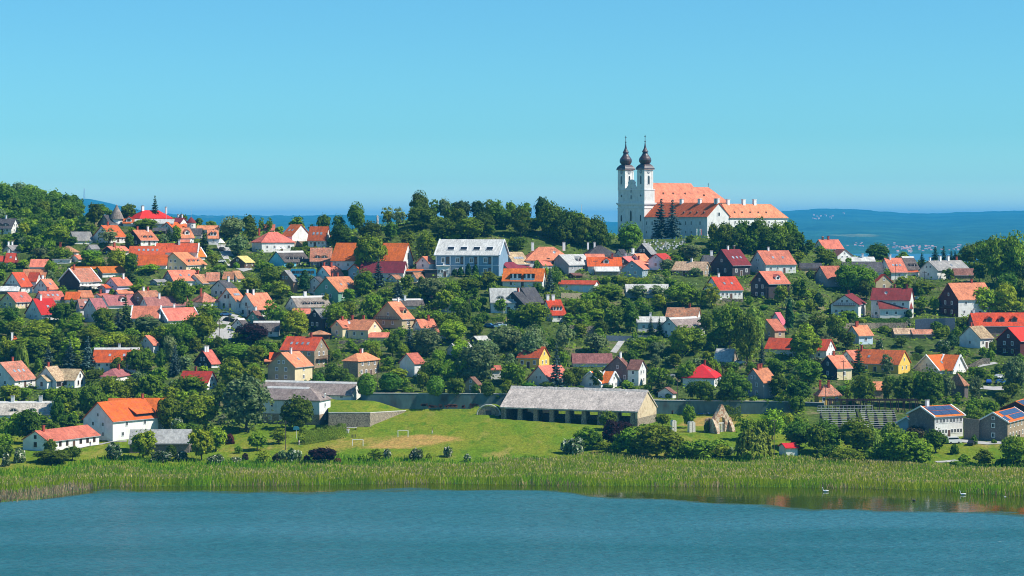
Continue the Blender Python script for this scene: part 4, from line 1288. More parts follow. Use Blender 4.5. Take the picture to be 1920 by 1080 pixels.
LEAF = {
    'd': leaf_mat('dark', (0.092, 0.158, 0.012)), 'm': leaf_mat('mid', (0.165, 0.252, 0.014)), 'b': leaf_mat('bright', (0.255, 0.345, 0.016)),
    'g': leaf_mat('silver', (0.165, 0.230, 0.075), alt=(0.25, 0.29, 0.16), alt_scale=1.3, lo=.56, hi=.66), 'p': leaf_mat('purple', (0.030, 0.014, 0.018), hue=.02),
    'y': leaf_mat('yellow', (0.40, 0.42, 0.03)), 'w': leaf_mat('willow', (0.250, 0.340, 0.040)), 'c': leaf_mat('conifer', (0.042, 0.090, 0.022), transl=.08),
    's': leaf_mat('spruce', (0.075, 0.13, 0.11), transl=.06, hue=.01), 't': leaf_mat('thuja', (0.03, 0.078, 0.018), transl=.06), 'k': leaf_mat('clipped', (0.085, 0.190, 0.016)),
    'f': leaf_mat('elder', (0.075, 0.13, 0.035), alt=(0.62, 0.62, 0.44), alt_scale=2.2, lo=.53, hi=.58), 'r': leaf_mat('brown', (0.085, 0.07, 0.035)),
    'x': leaf_mat('redleaf', (0.10, 0.025, 0.02)),
}
PROTO = {'broad': [crown_broad(100 + i, 1.0, s) for i, s in enumerate(['round', 'wide', 'oval', 'round', 'tall', 'wide', 'oval', 'round'])],
         'big': [crown_broad(200 + i, 3.3, s, .46) for i, s in enumerate(['round', 'wide', 'oval', 'tall'])],
         'conifer': [crown_conifer(300 + i) for i in range(4)], 'cedar': [crown_broad(320 + i, 1.6, 'wide', .5) for i in range(2)], 'open': [crown_broad(420 + i, .62, s_, .5, 15) for i, s_ in enumerate(['tall', 'oval', 'wide', 'round'])], 'slim': [crown_slim(340 + i) for i in range(2)],
         'willow': [crown_willow(360 + i) for i in range(2)], 'bush': [crown_bush(380 + i) for i in range(6)], 'ball': [crown_ball(400 + i) for i in range(2)]}
DIM = {'broad': (8.3, 8.45), 'big': (8.1, 8.3), 'conifer': (4.0, 9.9), 'cedar': (8.2, 8.2), 'open': (8.3, 8.4), 'slim': (1.6, 6.0), 'willow': (7.2, 7.1), 'bush': (3.4, 2.5), 'ball': (2.95, 3.4)}
TRUNK = {'broad': [trunk_mesh(1, 4.2, .26), trunk_mesh(2, 4.2, .30)], 'conifer': [trunk_mesh(3, 8.6, .17, 0, False)], 'slim': [trunk_mesh(4, 4.6, .1, 0, False)], 'ball': [trunk_mesh(5, 1.2, .12, 0, False)]}
TREES = []
NAMES = {'d': ('deciduous_tree', 'dark green'), 'm': ('deciduous_tree', 'leafy green'), 'b': ('deciduous_tree', 'bright green'), 'g': ('deciduous_tree', 'silvery green'),
         'p': ('purple_tree', 'dark purple'), 'y': ('golden_tree', 'golden yellow'), 'w': ('willow_tree', 'weeping pale green'), 'c': ('conifer_tree', 'dark'), 's': ('spruce_tree', 'blue-grey'),
         't': ('cypress_tree', 'slim dark'), 'k': ('clipped_tree', 'round clipped'), 'f': ('flowering_shrub', 'white-flowering'), 'r': ('shrub', 'brownish'), 'x': ('shrub', 'dark red'),
         'B': ('shrub', 'green'), 'D': ('shrub', 'dark green'), 'C': ('cedar_tree', 'flat-topped dark')}
CATS = {'deciduous_tree': 'tree', 'purple_tree': 'tree', 'golden_tree': 'tree', 'willow_tree': 'willow', 'conifer_tree': 'conifer', 'spruce_tree': 'spruce', 'cypress_tree': 'cypress',
        'clipped_tree': 'tree', 'flowering_shrub': 'shrub', 'shrub': 'shrub', 'cedar_tree': 'cedar'}
WORDS = {'deciduous_tree': 'tree', 'purple_tree': 'tree', 'golden_tree': 'tree', 'willow_tree': 'willow', 'conifer_tree': 'conifer', 'spruce_tree': 'spruce', 'cypress_tree': 'cypress',
         'clipped_tree': 'tree', 'flowering_shrub': 'shrub', 'shrub': 'shrub', 'cedar_tree': 'cedar'}

def tree_at(p, w, hh, k, group='trees and shrubs in the village', label=None):
    kind = {'c': 'conifer', 's': 'conifer', 'C': 'cedar', 't': 'slim', 'w': 'willow', 'k': 'ball', 'f': 'bush', 'r': 'bush', 'x': 'bush', 'B': 'bush', 'D': 'bush'}.get(k)
    if kind is None:
        kind = 'big' if w > 9.5 or hh > 11 else ('open' if RNG.random() < .3 else 'broad')
    if kind in ('broad', 'big', 'open') and hh < 3.6:
        kind = 'bush'
    dw, dh = DIM[kind]
    me = RNG.choice(PROTO[kind])
    mat = LEAF[{'C': 'c', 'B': 'm', 'D': 'd'}.get(k, k)]
    name = NAMES[k][0]
    rz = RNG.uniform(0, 6.28)
    sx = w / dw * RNG.uniform(.94, 1.06); sz = hh / dh
    if kind == 'bush':
        o = link(name, me)
        o.location = p; o.rotation_euler = (0, 0, rz); o.scale = (sx, sx, sz)
        root = cr = o
        if name in ('deciduous_tree', 'purple_tree', 'golden_tree'):
            o.name = name
    else:
        root = thing(name, None, None, p, rz)
        root.scale = (sx, sx, sz)
        cr = link('crown', me, root)
        tk = {'big': 'broad', 'open': 'broad', 'willow': 'broad', 'cedar': 'broad'}.get(kind, kind)
        link('trunk', RNG.choice(TRUNK[tk]), root)
    cr.material_slots[0].link = 'OBJECT'
    cr.material_slots[0].material = mat
    u, v = project(p.x, p.y, p.z)
    s = F / p.y
    TREES.append(dict(o=root, k=k, u=u, vb=v, vt=v - hh * s, w=w * s, p=p, rad=w / 2, h=hh, group=group, label=label))
    return root

def T(c, X, Yt, Yb, W, k):
    p = at(c, X, Yb)
    sc = (4.8 if c[0] in 'DE' else 1920 / 340)
    s = p.y / F / sc
    zt = CZ - (P(c, 0, Yt)[1] - VH) * p.y / F          # the crown's top is where the photograph shows it
    tree_at(p, W * s, max(1.0, zt - p.z), k)

TREE_SPEC = {
'A1': "1150,590,790,230,g 1000,340,590,200,d 1365,345,500,220,d 1640,262,440,125,c 1160,400,480,110,m 390,600,800,100,t 620,570,800,300,m 250,540,700,160,b 1250,810,1010,240,b 540,930,1075,150,m 250,930,1030,140,b 1390,860,1060,180,d 960,820,1000,250,m 1370,660,790,130,d 1550,500,620,250,m 1590,980,1090,230,b 1790,590,740,100,c 640,800,930,260,m 420,800,930,220,g 80,660,800,170,m 200,640,780,170,d 760,690,800,150,d 870,560,640,160,d 1870,560,740,110,m 30,960,1070,120,d 120,970,1070,130,m 560,700,800,200,m 1050,900,1010,150,b",
'A2': "650,475,720,290,g 820,450,590,190,d 1045,475,600,90,m 710,670,900,240,g 870,560,740,220,d 345,620,880,150,c 1130,630,800,180,d 1010,720,850,110,g 1340,480,640,200,m 1620,440,580,170,d 1780,450,600,160,d 1800,570,800,250,d 440,870,960,100,b 300,490,590,110,d 430,520,600,130,m 120,450,500,120,d 520,980,1070,200,m 250,1010,1085,130,d 1410,950,1010,120,f 1150,580,680,110,b 960,500,620,100,m 570,465,560,50,c 1500,560,660,110,m 1430,730,800,90,b 830,980,1010,90,B 950,920,1010,150,m 1260,965,1030,130,D 1480,820,850,130,D 1340,820,850,170,B 1700,700,800,130,m",
'A3': "160,345,580,230,m 490,360,600,160,m 610,370,600,190,g 830,225,480,250,d 980,310,520,170,d 1090,275,500,160,g 1280,300,520,220,C 1450,310,500,180,C 1640,290,480,180,m 1790,320,520,150,m 1900,340,700,180,d 850,360,620,330,d 1080,500,720,300,d 1350,500,720,350,m 1500,430,680,260,d 1740,400,620,230,d 300,540,740,300,d 520,540,740,200,d 900,650,950,260,m 700,600,850,220,d 100,680,760,220,m 310,680,1085,440,m 1850,690,850,180,d 1170,330,520,170,m 1560,310,520,200,m 20,560,720,190,d 1230,380,640,240,d 1650,380,560,260,d 1880,420,650,200,d 1580,560,700,120,d 660,690,760,170,g 1180,640,730,200,m",
'A4': "90,400,700,280,d 150,330,460,150,m 320,265,440,190,C 400,340,720,300,d 600,400,760,320,d 750,480,800,280,d 900,490,820,260,d 1000,600,830,160,d 1245,555,830,320,m 80,690,840,220,d 1580,295,720,230,s 1700,305,700,210,s 500,370,700,240,d 680,430,760,240,m 240,480,650,160,d 540,560,790,200,d 830,600,820,200,d 1870,680,760,90,D 1640,920,1060,190,g 1830,770,900,180,m 1750,880,960,170,m 265,940,1030,90,m 1730,930,960,100,D",
'A5': "320,310,560,140,m 450,330,640,260,d 640,290,620,260,d 820,280,640,260,d 1000,310,640,240,m 1130,300,640,220,m 1270,420,660,160,c 1350,500,640,130,d 1240,620,750,150,m 1530,610,770,250,b 90,540,720,240,g 130,790,890,160,g 1750,760,1060,310,m 560,370,650,230,d 730,400,650,240,m 930,400,650,260,d 1110,420,650,220,d 330,480,650,180,d 1200,400,650,180,d 1460,560,660,130,m 90,450,500,90,D 700,870,900,110,B 1350,800,890,100,D",
'B5': "1040,120,345,190,m 1230,60,300,210,d 90,100,370,200,g 310,125,385,240,b 500,350,800,420,m 760,370,740,240,w 680,450,990,320,d 60,580,860,420,m 1130,290,660,90,t 1440,220,400,110,t 1420,420,640,250,d 1600,430,700,200,m 1300,620,925,380,m 1740,610,830,200,d 840,690,985,80,s 1430,895,965,130,f 1560,590,700,110,s 190,180,390,170,m 1020,350,480,120,D 860,350,400,90,k 400,560,800,240,m 250,420,640,220,m 960,900,1050,180,m 1260,830,1000,150,d 1180,900,1060,220,m 60,920,1070,190,d 320,880,1060,200,m 520,940,1070,200,d 1380,640,860,200,m 1650,520,760,180,d",
'A6': "1640,470,1000,420,m 1600,510,760,260,b 1830,440,1000,330,m 1450,750,960,160,d 370,550,690,300,d 640,630,695,170,m 980,580,730,130,c 1070,570,730,110,c 840,640,810,120,c 1250,640,730,160,d 180,760,1060,380,m 460,800,930,150,m 1120,790,930,160,m 1340,650,740,120,d 1740,560,900,260,d 1880,700,1010,240,d 1530,620,900,220,d 1150,620,730,110,c 700,930,1010,180,D 60,690,760,120,m 1190,620,730,90,c",
'B6': "830,250,410,190,m 970,245,400,130,m 1480,150,420,340,b 1720,120,425,280,b 1840,300,430,160,b 850,105,225,280,m 1260,460,605,210,m 1210,570,725,150,m 1050,695,835,200,f 1160,640,815,110,t 1330,680,795,70,t 815,780,860,110,k 620,660,800,190,d 1020,590,705,170,m 640,30,200,200,m 60,400,520,220,m 1750,0,330,300,d 1880,40,330,250,d 690,500,590,110,f 700,400,500,80,t 400,690,830,110,f 1280,780,880,140,D 1580,700,860,80,B 200,470,560,160,B 450,560,640,220,B 250,80,300,230,d",
'C6': "170,60,340,160,c 470,140,365,200,g 220,330,690,270,m 460,350,660,150,d 650,340,690,270,d 920,300,695,350,d 1100,330,610,180,g 1220,540,680,110,m 1400,350,660,200,g 1820,140,570,270,g 1460,270,420,180,m 1700,530,660,210,d 780,330,680,200,m 1560,340,410,110,b 1380,260,350,130,m 1240,310,370,110,m 1640,230,330,160,D 800,310,350,100,m 60,470,640,130,m 1560,690,760,150,D 100,600,690,130,D 1780,420,600,200,d",
'C5': "60,210,440,220,m 230,390,670,280,m 540,310,650,390,d 1010,340,610,240,d 1230,390,680,300,d 1330,200,460,330,m 1000,190,350,200,m 1060,530,730,240,b 1110,740,890,140,y 1000,690,910,210,m 60,650,920,140,m 1690,470,560,140,k 430,500,660,180,d 760,560,680,130,m 640,580,690,120,m 1560,440,560,110,m 1140,330,600,200,d 1800,600,670,120,m 100,400,620,180,d 380,640,680,100,D 880,600,690,120,d",
'C4': "470,130,612,160,s 200,30,320,330,g 60,350,610,200,m 380,540,612,170,k 165,550,605,140,k 1015,570,622,110,k 720,580,618,90,k 1010,830,1005,210,d 1600,870,1015,190,m 1190,950,1075,220,p 1380,970,1070,200,m 800,1000,1075,200,m 1800,320,470,180,m 1840,790,1005,80,d 1560,405,645,160,c 1200,510,612,170,m 680,370,560,200,d 800,380,520,260,m 600,400,600,170,d 1440,560,640,120,d 1100,960,1060,190,d 1680,470,600,150,d 1300,590,625,90,k 530,200,420,170,m 900,400,600,130,d 1660,640,710,90,B",
'B4': "230,750,1075,330,g 60,730,960,220,m 540,690,1010,210,g 890,800,1035,280,g 1330,870,1075,270,m 1530,890,1075,220,g 1800,750,1065,310,m 230,480,740,370,m 1080,510,810,270,d 1250,490,810,250,d 750,440,650,260,m 900,550,710,250,m 600,600,720,170,m 400,100,395,120,s 460,90,310,200,d 1000,300,450,380,m 1330,305,465,250,g 1550,300,455,260,g 1800,270,545,330,b 1560,400,565,250,b 1470,640,845,110,c 1560,640,835,90,c 1100,340,430,150,b 830,370,560,260,m 660,430,600,200,m 270,270,400,130,d 230,290,340,100,m 980,190,290,170,B 1200,220,300,230,B 1380,240,310,200,B 1100,200,280,160,D 620,440,520,170,B 1680,230,330,150,m 1870,260,330,120,m 380,350,480,120,B 950,420,640,240,m 1420,500,700,200,d 1360,440,600,220,m",
'B3': "390,0,335,140,s 600,250,455,160,s 240,150,390,270,m 950,220,440,310,g 1180,250,445,230,b 1350,230,380,300,m 1560,160,340,260,m 80,330,500,180,m 70,470,690,220,m 340,380,670,240,m 1240,430,640,240,m 1150,590,800,310,m 1180,680,910,330,b 720,680,1025,140,s 910,750,1065,320,g 540,830,1075,210,d 310,870,1065,250,m 1440,690,835,170,d 1740,730,1005,360,g 1540,890,1075,310,g 1270,870,1075,190,b 700,200,340,160,m 1200,140,225,70,t 1265,115,225,60,t 1345,80,225,60,t 1420,90,190,60,t 870,570,665,230,m 1060,250,440,220,m 800,310,460,220,m 480,330,470,250,m 1440,160,330,190,m 1820,540,740,160,d 1100,330,560,240,m 640,560,680,150,m 480,740,800,150,B 1000,560,690,200,m 1680,440,600,180,m 850,210,300,110,D 1300,480,760,200,d 1830,100,160,150,B 1900,740,900,160,d",
'C3': "270,460,685,210,k 515,450,660,230,k 1000,480,680,190,k 1550,540,705,150,k 80,460,570,170,k 600,390,510,240,b 950,290,530,290,d 1450,120,570,460,g 1210,480,690,240,d 1780,320,570,230,m 1750,520,690,210,m 330,80,330,240,m 540,20,290,220,d 1130,290,560,260,m 1320,250,560,260,m 860,400,650,160,d 700,560,660,160,m 460,350,430,130,B 640,480,640,160,m 1650,640,700,130,d 1250,130,330,200,b 1020,190,420,180,m 1420,560,690,120,d",
'B2': "110,240,510,240,m 1050,110,340,270,d 850,210,395,240,m 1160,260,450,250,m 1420,150,385,100,t 390,470,650,250,m 1070,470,730,240,m 1330,570,860,300,b 1740,480,770,310,m 850,700,920,390,p 780,790,940,150,m 300,590,920,360,m 560,850,1020,170,d 980,870,1065,220,d 700,920,1075,350,m 1700,980,1065,90,w 100,680,1010,350,m 300,290,395,140,d 1200,560,760,220,m 700,60,130,110,B 520,130,250,150,g 1000,60,160,210,m 1260,360,430,120,B 1120,880,960,110,B 200,480,560,130,m 420,860,1000,180,m 1640,350,480,110,B 1880,370,470,130,m 1520,540,560,110,b 1160,440,490,120,D 60,760,1040,220,d",
'C2': "640,290,570,310,m 870,350,575,270,m 800,500,1070,600,g 1340,700,1050,440,d 300,670,1060,490,m 200,480,690,450,m 40,150,480,130,s 340,1000,1080,200,b 340,360,440,120,b 1570,450,555,170,k 1720,340,545,230,d 700,150,330,370,m 100,90,320,230,m 250,60,230,180,m 500,60,230,170,d 950,120,300,220,m 1830,390,560,180,d 960,430,560,160,m 1080,110,260,160,m 1300,490,560,100,B 1420,480,550,130,B 520,560,800,250,d 90,860,1060,260,d",
'C1': "740,90,410,190,s 930,60,410,180,s 510,150,410,150,s 1240,250,410,220,d 1450,160,390,250,d 1860,150,440,130,s 1800,30,340,170,g 60,40,330,180,b 230,130,410,150,w 980,560,950,340,d 1160,470,750,330,m 1380,480,730,250,m 700,560,910,270,m 590,690,1000,150,d 100,560,750,270,m 300,850,1070,500,d 1600,430,730,290,m 1790,690,1070,330,m 380,60,330,240,d 1000,400,520,220,d 1690,380,560,200,m 1560,170,290,130,m 480,620,760,140,d 880,600,800,200,m 1280,580,760,240,m 1500,560,740,220,d 420,60,260,200,m 620,30,260,220,d 130,740,900,200,m 1700,170,460,130,d 1570,300,420,170,m 820,250,420,140,c 670,200,400,150,d",
'B1': "110,520,750,270,d 630,490,710,270,d 1090,520,770,250,m 1330,410,770,160,c 660,310,375,130,m 1800,240,435,260,m 1560,630,810,310,g 400,690,960,450,m 960,750,960,310,m 790,670,830,250,m 1200,800,1010,430,m 300,850,1075,510,m 1390,750,880,210,m 770,440,580,100,d 1490,290,360,330,m 540,40,215,160,m 1700,720,960,250,m 590,760,960,220,d 140,680,880,230,m 740,850,1060,260,b 1080,830,1060,260,m 1250,560,780,170,s 1400,820,1040,260,d 1850,760,960,180,m 1180,340,400,110,B 40,840,1070,150,b 1000,120,220,110,D 700,130,240,130,m 1360,120,240,170,c",
'D1': "100,160,430,240,m 260,120,440,260,d 520,20,290,140,d 450,380,560,140,d 470,490,618,360,d 650,450,595,190,d 1020,420,585,210,f 1290,300,580,290,m 1450,490,605,220,f 1630,500,595,170,f 1810,280,595,280,b 160,450,615,160,f 50,510,645,120,f 1600,40,315,360,m 620,60,240,190,m 350,300,460,150,d 1840,60,310,230,d 1890,510,610,90,f 1540,430,560,130,D 780,150,250,120,d 60,400,560,170,D",
'D2': "120,280,510,240,b 490,330,505,210,m 680,300,445,220,m 250,345,445,120,x 110,510,615,180,f 300,545,615,120,f 320,450,530,80,m 545,490,615,160,m 670,520,608,110,r 830,440,605,160,f 1080,460,618,290,p 940,540,612,110,x 1430,520,612,100,B 1560,480,595,160,m 1660,470,575,110,f 1900,480,595,130,f 380,520,592,100,r 720,490,605,120,g 1210,560,618,90,x 1330,550,610,90,B",
'D3': "100,450,592,170,f 385,430,558,120,f 560,525,602,90,f 1505,330,530,230,f 1620,280,495,230,m 1820,130,320,200,d 1850,230,490,220,p 1800,410,530,190,m 215,520,590,90,B 1690,300,500,180,d 1930,330,520,160,d",
'D4': "490,160,290,180,m 440,270,585,510,m 60,230,475,250,p 220,280,545,270,m 730,80,300,130,m 840,400,565,310,m 1250,190,410,270,m 1310,300,585,340,w 1480,120,410,270,b 1620,150,300,130,y 1720,230,480,300,d 1880,240,545,210,d 1010,380,490,170,m 660,370,560,150,g 890,215,340,70,D 600,470,580,170,d 1090,440,540,150,g 950,470,545,200,m 1400,200,420,180,m 90,410,540,190,m 1250,510,590,110,b 700,400,565,270,m 820,430,575,250,B 560,390,580,290,d 1010,430,565,230,m 930,400,545,250,m 380,430,580,250,m 250,430,560,200,d 1620,470,545,60,B",
'D5': "120,240,525,330,d 420,220,525,370,m 560,290,525,190,w 720,250,450,210,w 830,330,645,490,m 1120,290,525,240,d 940,250,380,240,r 330,480,645,340,m 1830,370,645,310,m 1860,270,410,170,m 1370,520,625,140,m 1560,490,645,240,m 1470,340,450,80,d 1300,440,535,120,d 1000,500,630,230,m 220,460,560,220,d 60,480,640,160,B 640,430,640,240,d 1650,390,440,60,B 1310,590,645,190,B 740,500,640,260,m 520,520,640,260,m 1430,600,650,170,B 1730,560,650,210,D 1890,560,650,160,D",
}
# ------------------------------------------------------------------ the abbey church
def church():
    s = CH; D = s['C'].y; W = s['W']; Lt = s['L']
    root = thing('abbey_church', 'white twin-towered baroque abbey church with dark onion domes', 'church', s['C'], s['ang'])
    I = Matrix()
    Z = lambda Y: CZ - (P('E', 0, Y)[1] - VH) * D / F - s['C'].z
    wm = wall_mat('wh')
    dome_m = spread_mat('dome_copper', (0.060, 0.042, 0.040), rough=.32, spec=.7, noises=((1.2, .35),), alt=(0.13, 0.065, 0.05), alt_scale=.7)
    T_ = W * .275
    zc, zu, zt = Z(682), Z(557), Z(372)
    b = MB(); b.box(0, Lt, 0, W, -3, zc, 0); b.build('lower_facade', [wm], root)
    b = MB(); b.box(-.6, Lt + .5, -.6, W + .6, zc, zc + .55, 0); b.box(-.35, Lt + .3, -.35, W + .35, zc - .5, zc, 0); b.box(-.25, Lt + .2, -.25, W + .25, zc - 2.1, zc - 1.85, 0)
    b.build('cornice', [M_WHITE], root)
    b = MB(); b.box(.15, Lt - .1, .15, W - .15, zc + .55, zu, 0); b.build('upper_facade', [wm], root)
    b = MB(); b.box(-.05, Lt + .1, -.05, W + .05, zu, zu + .35, 0); b.build('cornice', [M_WHITE], root)
    # pilasters
    for y in (.05, T_ - .5, W - T_ - .1, W - .65):
        b = MB(); b.box(-.12, .05, y, y + .6, -1, zc - 2.1, 0); b.build('pilaster', [M_WHITE], root)
    # the curved gable between the towers
    gw = W / 2 - T_
    zg = Z(470)
    hgt = zg - zu
    half = [(1.0, 0), (.95, .12), (.74, .2), (.62, .34), (.5, .46), (.46, .6), (.56, .62), (.52, .74), (.4, .88), (.22, .97), (0, 1.0)]
    pts = [(W / 2 + gw * a, zu + .35 + hgt * c) for a, c in half] + [(W / 2 - gw * a, zu + .35 + hgt * c) for a, c in half[::-1][1:]]
    b = MB(); b.prism(pts, 0.1, 1.0, lambda d, a, c: (d, a, c), 0); b.build('gable', [wm], root)
    pts2 = [(y + (y - W / 2) * .05, z + .22) for y, z in pts]
    b = MB()
    n = len(pts)
    for i in range(n - 1):
        (y0, z0), (y1, z1) = pts[i], pts[i + 1]
        b.tube((.35, y0, z0), (.35, y1, z1), .2, .2, 5)
    b.build('gable_moulding', [M_WHITE], root)
    for k, y0 in enumerate((0.0, W - T_)):
        x0 = .1
        b = MB(); b.box(x0, x0 + T_, y0 + .1, y0 + T_ - .1, zu + .35, zt, 0)
        for (px, py) in ((0, 0), (T_ - .5, 0), (0, T_ - .7), (T_ - .5, T_ - .7)):
            b.box(x0 + px - .1, x0 + px + .6, y0 + py, y0 + py + .7, zu + .35, zt - .9, 0)
        b.box(x0 - .12, x0 + T_ + .12, y0 - .05, y0 + T_ + .05, zt - .9, zt - .6, 0)
        tw = b.build('tower', [wm], root)
        cx, cy = x0 + T_ / 2, y0 + T_ / 2
        px = D / F / 4.8
        r2 = math.sqrt(2)
        b = MB()
        b.box(x0 - .55, x0 + T_ + .55, y0 - .45, y0 + T_ + .45, zt - .1, zt + .3, 1)
        for sx, (ox, oy, ax) in enumerate(((x0 - .45, cy, 'x'), (cx, y0 - .35, 'y'))):
            arc = [(1.15 * math.cos(a), zt - .15 + 1.0 * math.sin(a)) for a in [math.pi * j / 8 for j in range(9)]]
            if ax == 'x': b.prism(arc, ox - .12, ox + 1.2, lambda d, a, c: (d, cy + a, c), 1)
            else: b.prism(arc, oy - .12, oy + 1.2, lambda d, a, c: (cx + a, d, c), 1)
        h1 = Z(322) - zt
        R0 = (T_ / 2 + .55)
        b.lathe([(R0 * r2, .3), (R0 * r2 * .98, .3 + h1 * .15), (R0 * r2 * .86, .3 + h1 * .45), (R0 * r2 * .66, .3 + h1 * .75), (R0 * r2 * .50, h1)], 4, (cx, cy, zt), 0)
        prof = [(322, 40), (312, 48), (300, 55), (287, 57), (272, 54), (258, 44), (244, 33), (230, 25), (218, 22), (214, 29), (208, 28), (195, 19), (178, 12), (155, 7), (122, 3)]
        b.lathe([(r * px, Z(Y)) for Y, r in prof], 20, (cx, cy, 0), 0)
        b.build('dome', [dome_m, spread_mat('dome_moulding', (0.30, 0.22, 0.2), rough=.7)], tw, fix=True, smooth=False)
        b = MB()
        zb = Z(118)
        b.lathe([(.05, -.36), (.3, -.2), (.36, 0), (.3, .2), (.05, .36)], 10, (cx, cy, zb), 0)
        b.box(cx - .09, cx + .09, cy - .09, cy + .09, zb + .2, zb + 3.05, 0)
        b.box(cx - .09, cx + .09, cy - .62, cy + .62, zb + 2.15, zb + 2.33, 0)
        b.box(cx - .45, cx + .45, cy - .09, cy + .09, zb + 2.152, zb + 2.328, 0)
        b.build('cross', [plain('cross_iron', (0.05, 0.045, 0.05), .4)], tw)
        wz, wh_ = Z(503), Z(426) - Z(503)
        for face, (x, y) in (('l', (x0, cy)), ('f', (cx, y0 + .1))):
            put_window(tw, I, x, y, wz, 1.05, wh_, face, 'arch')
            b = MB()
            b.lathe([(.85, 0), (.85, .1), (.7, .14), (.05, .15)], 18)
            Rm = Matrix.Rotation(math.radians(-90), 4, 'Y') if face == 'l' else Matrix.Rotation(math.radians(90), 4, 'X')
            b2 = MB(); b2.v, b2.f, b2.m = b.v, b.f, b.m
            b2.box(-.05, .05, 0, .55, .15, .2, 1); b2.box(0, .4, -.05, .05, .15, .2, 1)
            b2.build('clock', [plain('clock_face', (0.16, 0.2, 0.23) if face == 'l' else (0.7, 0.68, 0.62)) if False else plain('clock_face', (0.34, 0.36, 0.37)), M_WHITE], tw,
                     Matrix.Translation((x - (.05 if face == 'l' else 0), y - (.05 if face == 'f' else 0), Z(393))) @ Rm)
    # facade openings
    for y, Y0, Y1, w in ((W / 2, 838, 740, 1.15), (W * .14, 840, 782, .85), (W * .86, 840, 782, .85)):
        put_window(root, I, 0, y, Z(Y0), w, Z(Y1) - Z(Y0), 'l', 'arch')
    for Y0, Y1 in ((640, 600), (580, 540)):
        put_window(root, I, .15, W / 2, Z(Y0), .75, Z(Y1) - Z(Y0), 'l', 'arch')
    for y in (W * .14, W * .86):
        b = MB(); b.lathe([(.75, 0), (.75, .1), (.5, .12)], 14); b.lathe([(.5, .1), (.5, .16), (.02, .17)], 14, m=1)
        b.build('round_window', [M_WHITE, M_GLASS], root, Matrix.Translation((.15, y, Z(607))) @ Matrix.Rotation(math.radians(-90), 4, 'Y'))
    b = MB(); b.box(-.12, .1, W / 2 - 1.1, W / 2 + 1.1, -.5, 3.2, 0); b.build('door', [M_BROWN], root)
    # nave: two roof heights, hipped at the far end
    def xat(X, y0):
        u = P('E', X, 0)[0]; k = (u - 960) / F
        o = s['C'] + s['b'] * y0
        return (k * o.y - o.x) / (s['a'].x - k * s['a'].y)
    L1, L2, L3 = xat(940, W / 2), xat(1095, W / 2), xat(1275, .8)
    def Zd(Y, x, y):
        d = (s['C'] + s['a'] * x + s['b'] * y).y
        return CZ - (P('E', 0, Y)[1] - VH) * d / F - s['C'].z
    ze = Zd(668, (Lt + L1) / 2, .6)
    zr1 = Zd(495, (Lt + L1) / 2, W / 2); zr2 = Zd(532, (L1 + L2) / 2, W / 2)
    b = MB(); b.box(Lt - .05, L3 - .3, .8, W - .8, -3, ze + .1, 0)
    b.add([(L1 - .25, .9, ze), (L1 - .25, W / 2, zr1 - .3), (L1 - .25, W - .9, ze)], [(0, 1, 2)], 0)
    b.build('nave_wall', [wm], root)
    b = MB()
    vs = [(Lt, .1, ze), (L1, .1, ze), (L1, W - .1, ze), (Lt, W - .1, ze), (Lt, W / 2, zr1), (L1, W / 2, zr1)]
    lo = [(x, y, z - .3) for x, y, z in vs[:4]]
    b.add(vs + lo, [(0, 1, 5, 4), (2, 3, 4, 5), (0, 4, 3), (1, 2, 5), (6, 7, 1, 0), (7, 8, 2, 1), (8, 9, 3, 2), (9, 6, 0, 3), (9, 8, 7, 6)], 0)
    vs = [(L1 - .5, .15, ze), (L3, .15, ze), (L3, W - .15, ze), (L1 - .5, W - .15, ze), (L1 - .5, W / 2, zr2), (L2, W / 2, zr2)]
    lo = [(x, y, z - .3) for x, y, z in vs[:4]]
    b.add(vs + lo, [(0, 1, 5, 4), (2, 3, 4, 5), (0, 4, 3), (1, 2, 5), (6, 7, 1, 0), (7, 8, 2, 1), (8, 9, 3, 2), (9, 6, 0, 3), (9, 8, 7, 6)], 0)
    rf = b.build('nave_roof', [roof_mat('sa')], root)
    for X in (683, 772, 880, 1050):
        x = xat(X, W * .25); t = .42
        b = MB(); y = .1 + t * (W / 2 - .1); z = ze + t * (zr1 - ze if x < L1 else zr2 - ze)
        b.prism([(x - .35, z - .1), (x + .35, z - .1), (x + .35, z + .45), (x, z + .75), (x - .35, z + .45)], y - .1, y + 1.1, lambda d, a, c: (a, d, c), 0)
        b.build('roof_vent', [M_BROWN], rf)
    b = MB(); zz = Zd(531, L2, W / 2); b.box(L2 - .06, L2 + .06, W / 2 - .06, W / 2 + .06, zz, zz + 2, 0); b.box(L2 - .06, L2 + .06, W / 2 - .5, W / 2 + .5, zz + 1.3, zz + 1.42, 0)
    b.build('cross', [M_DARK], rf)

church()

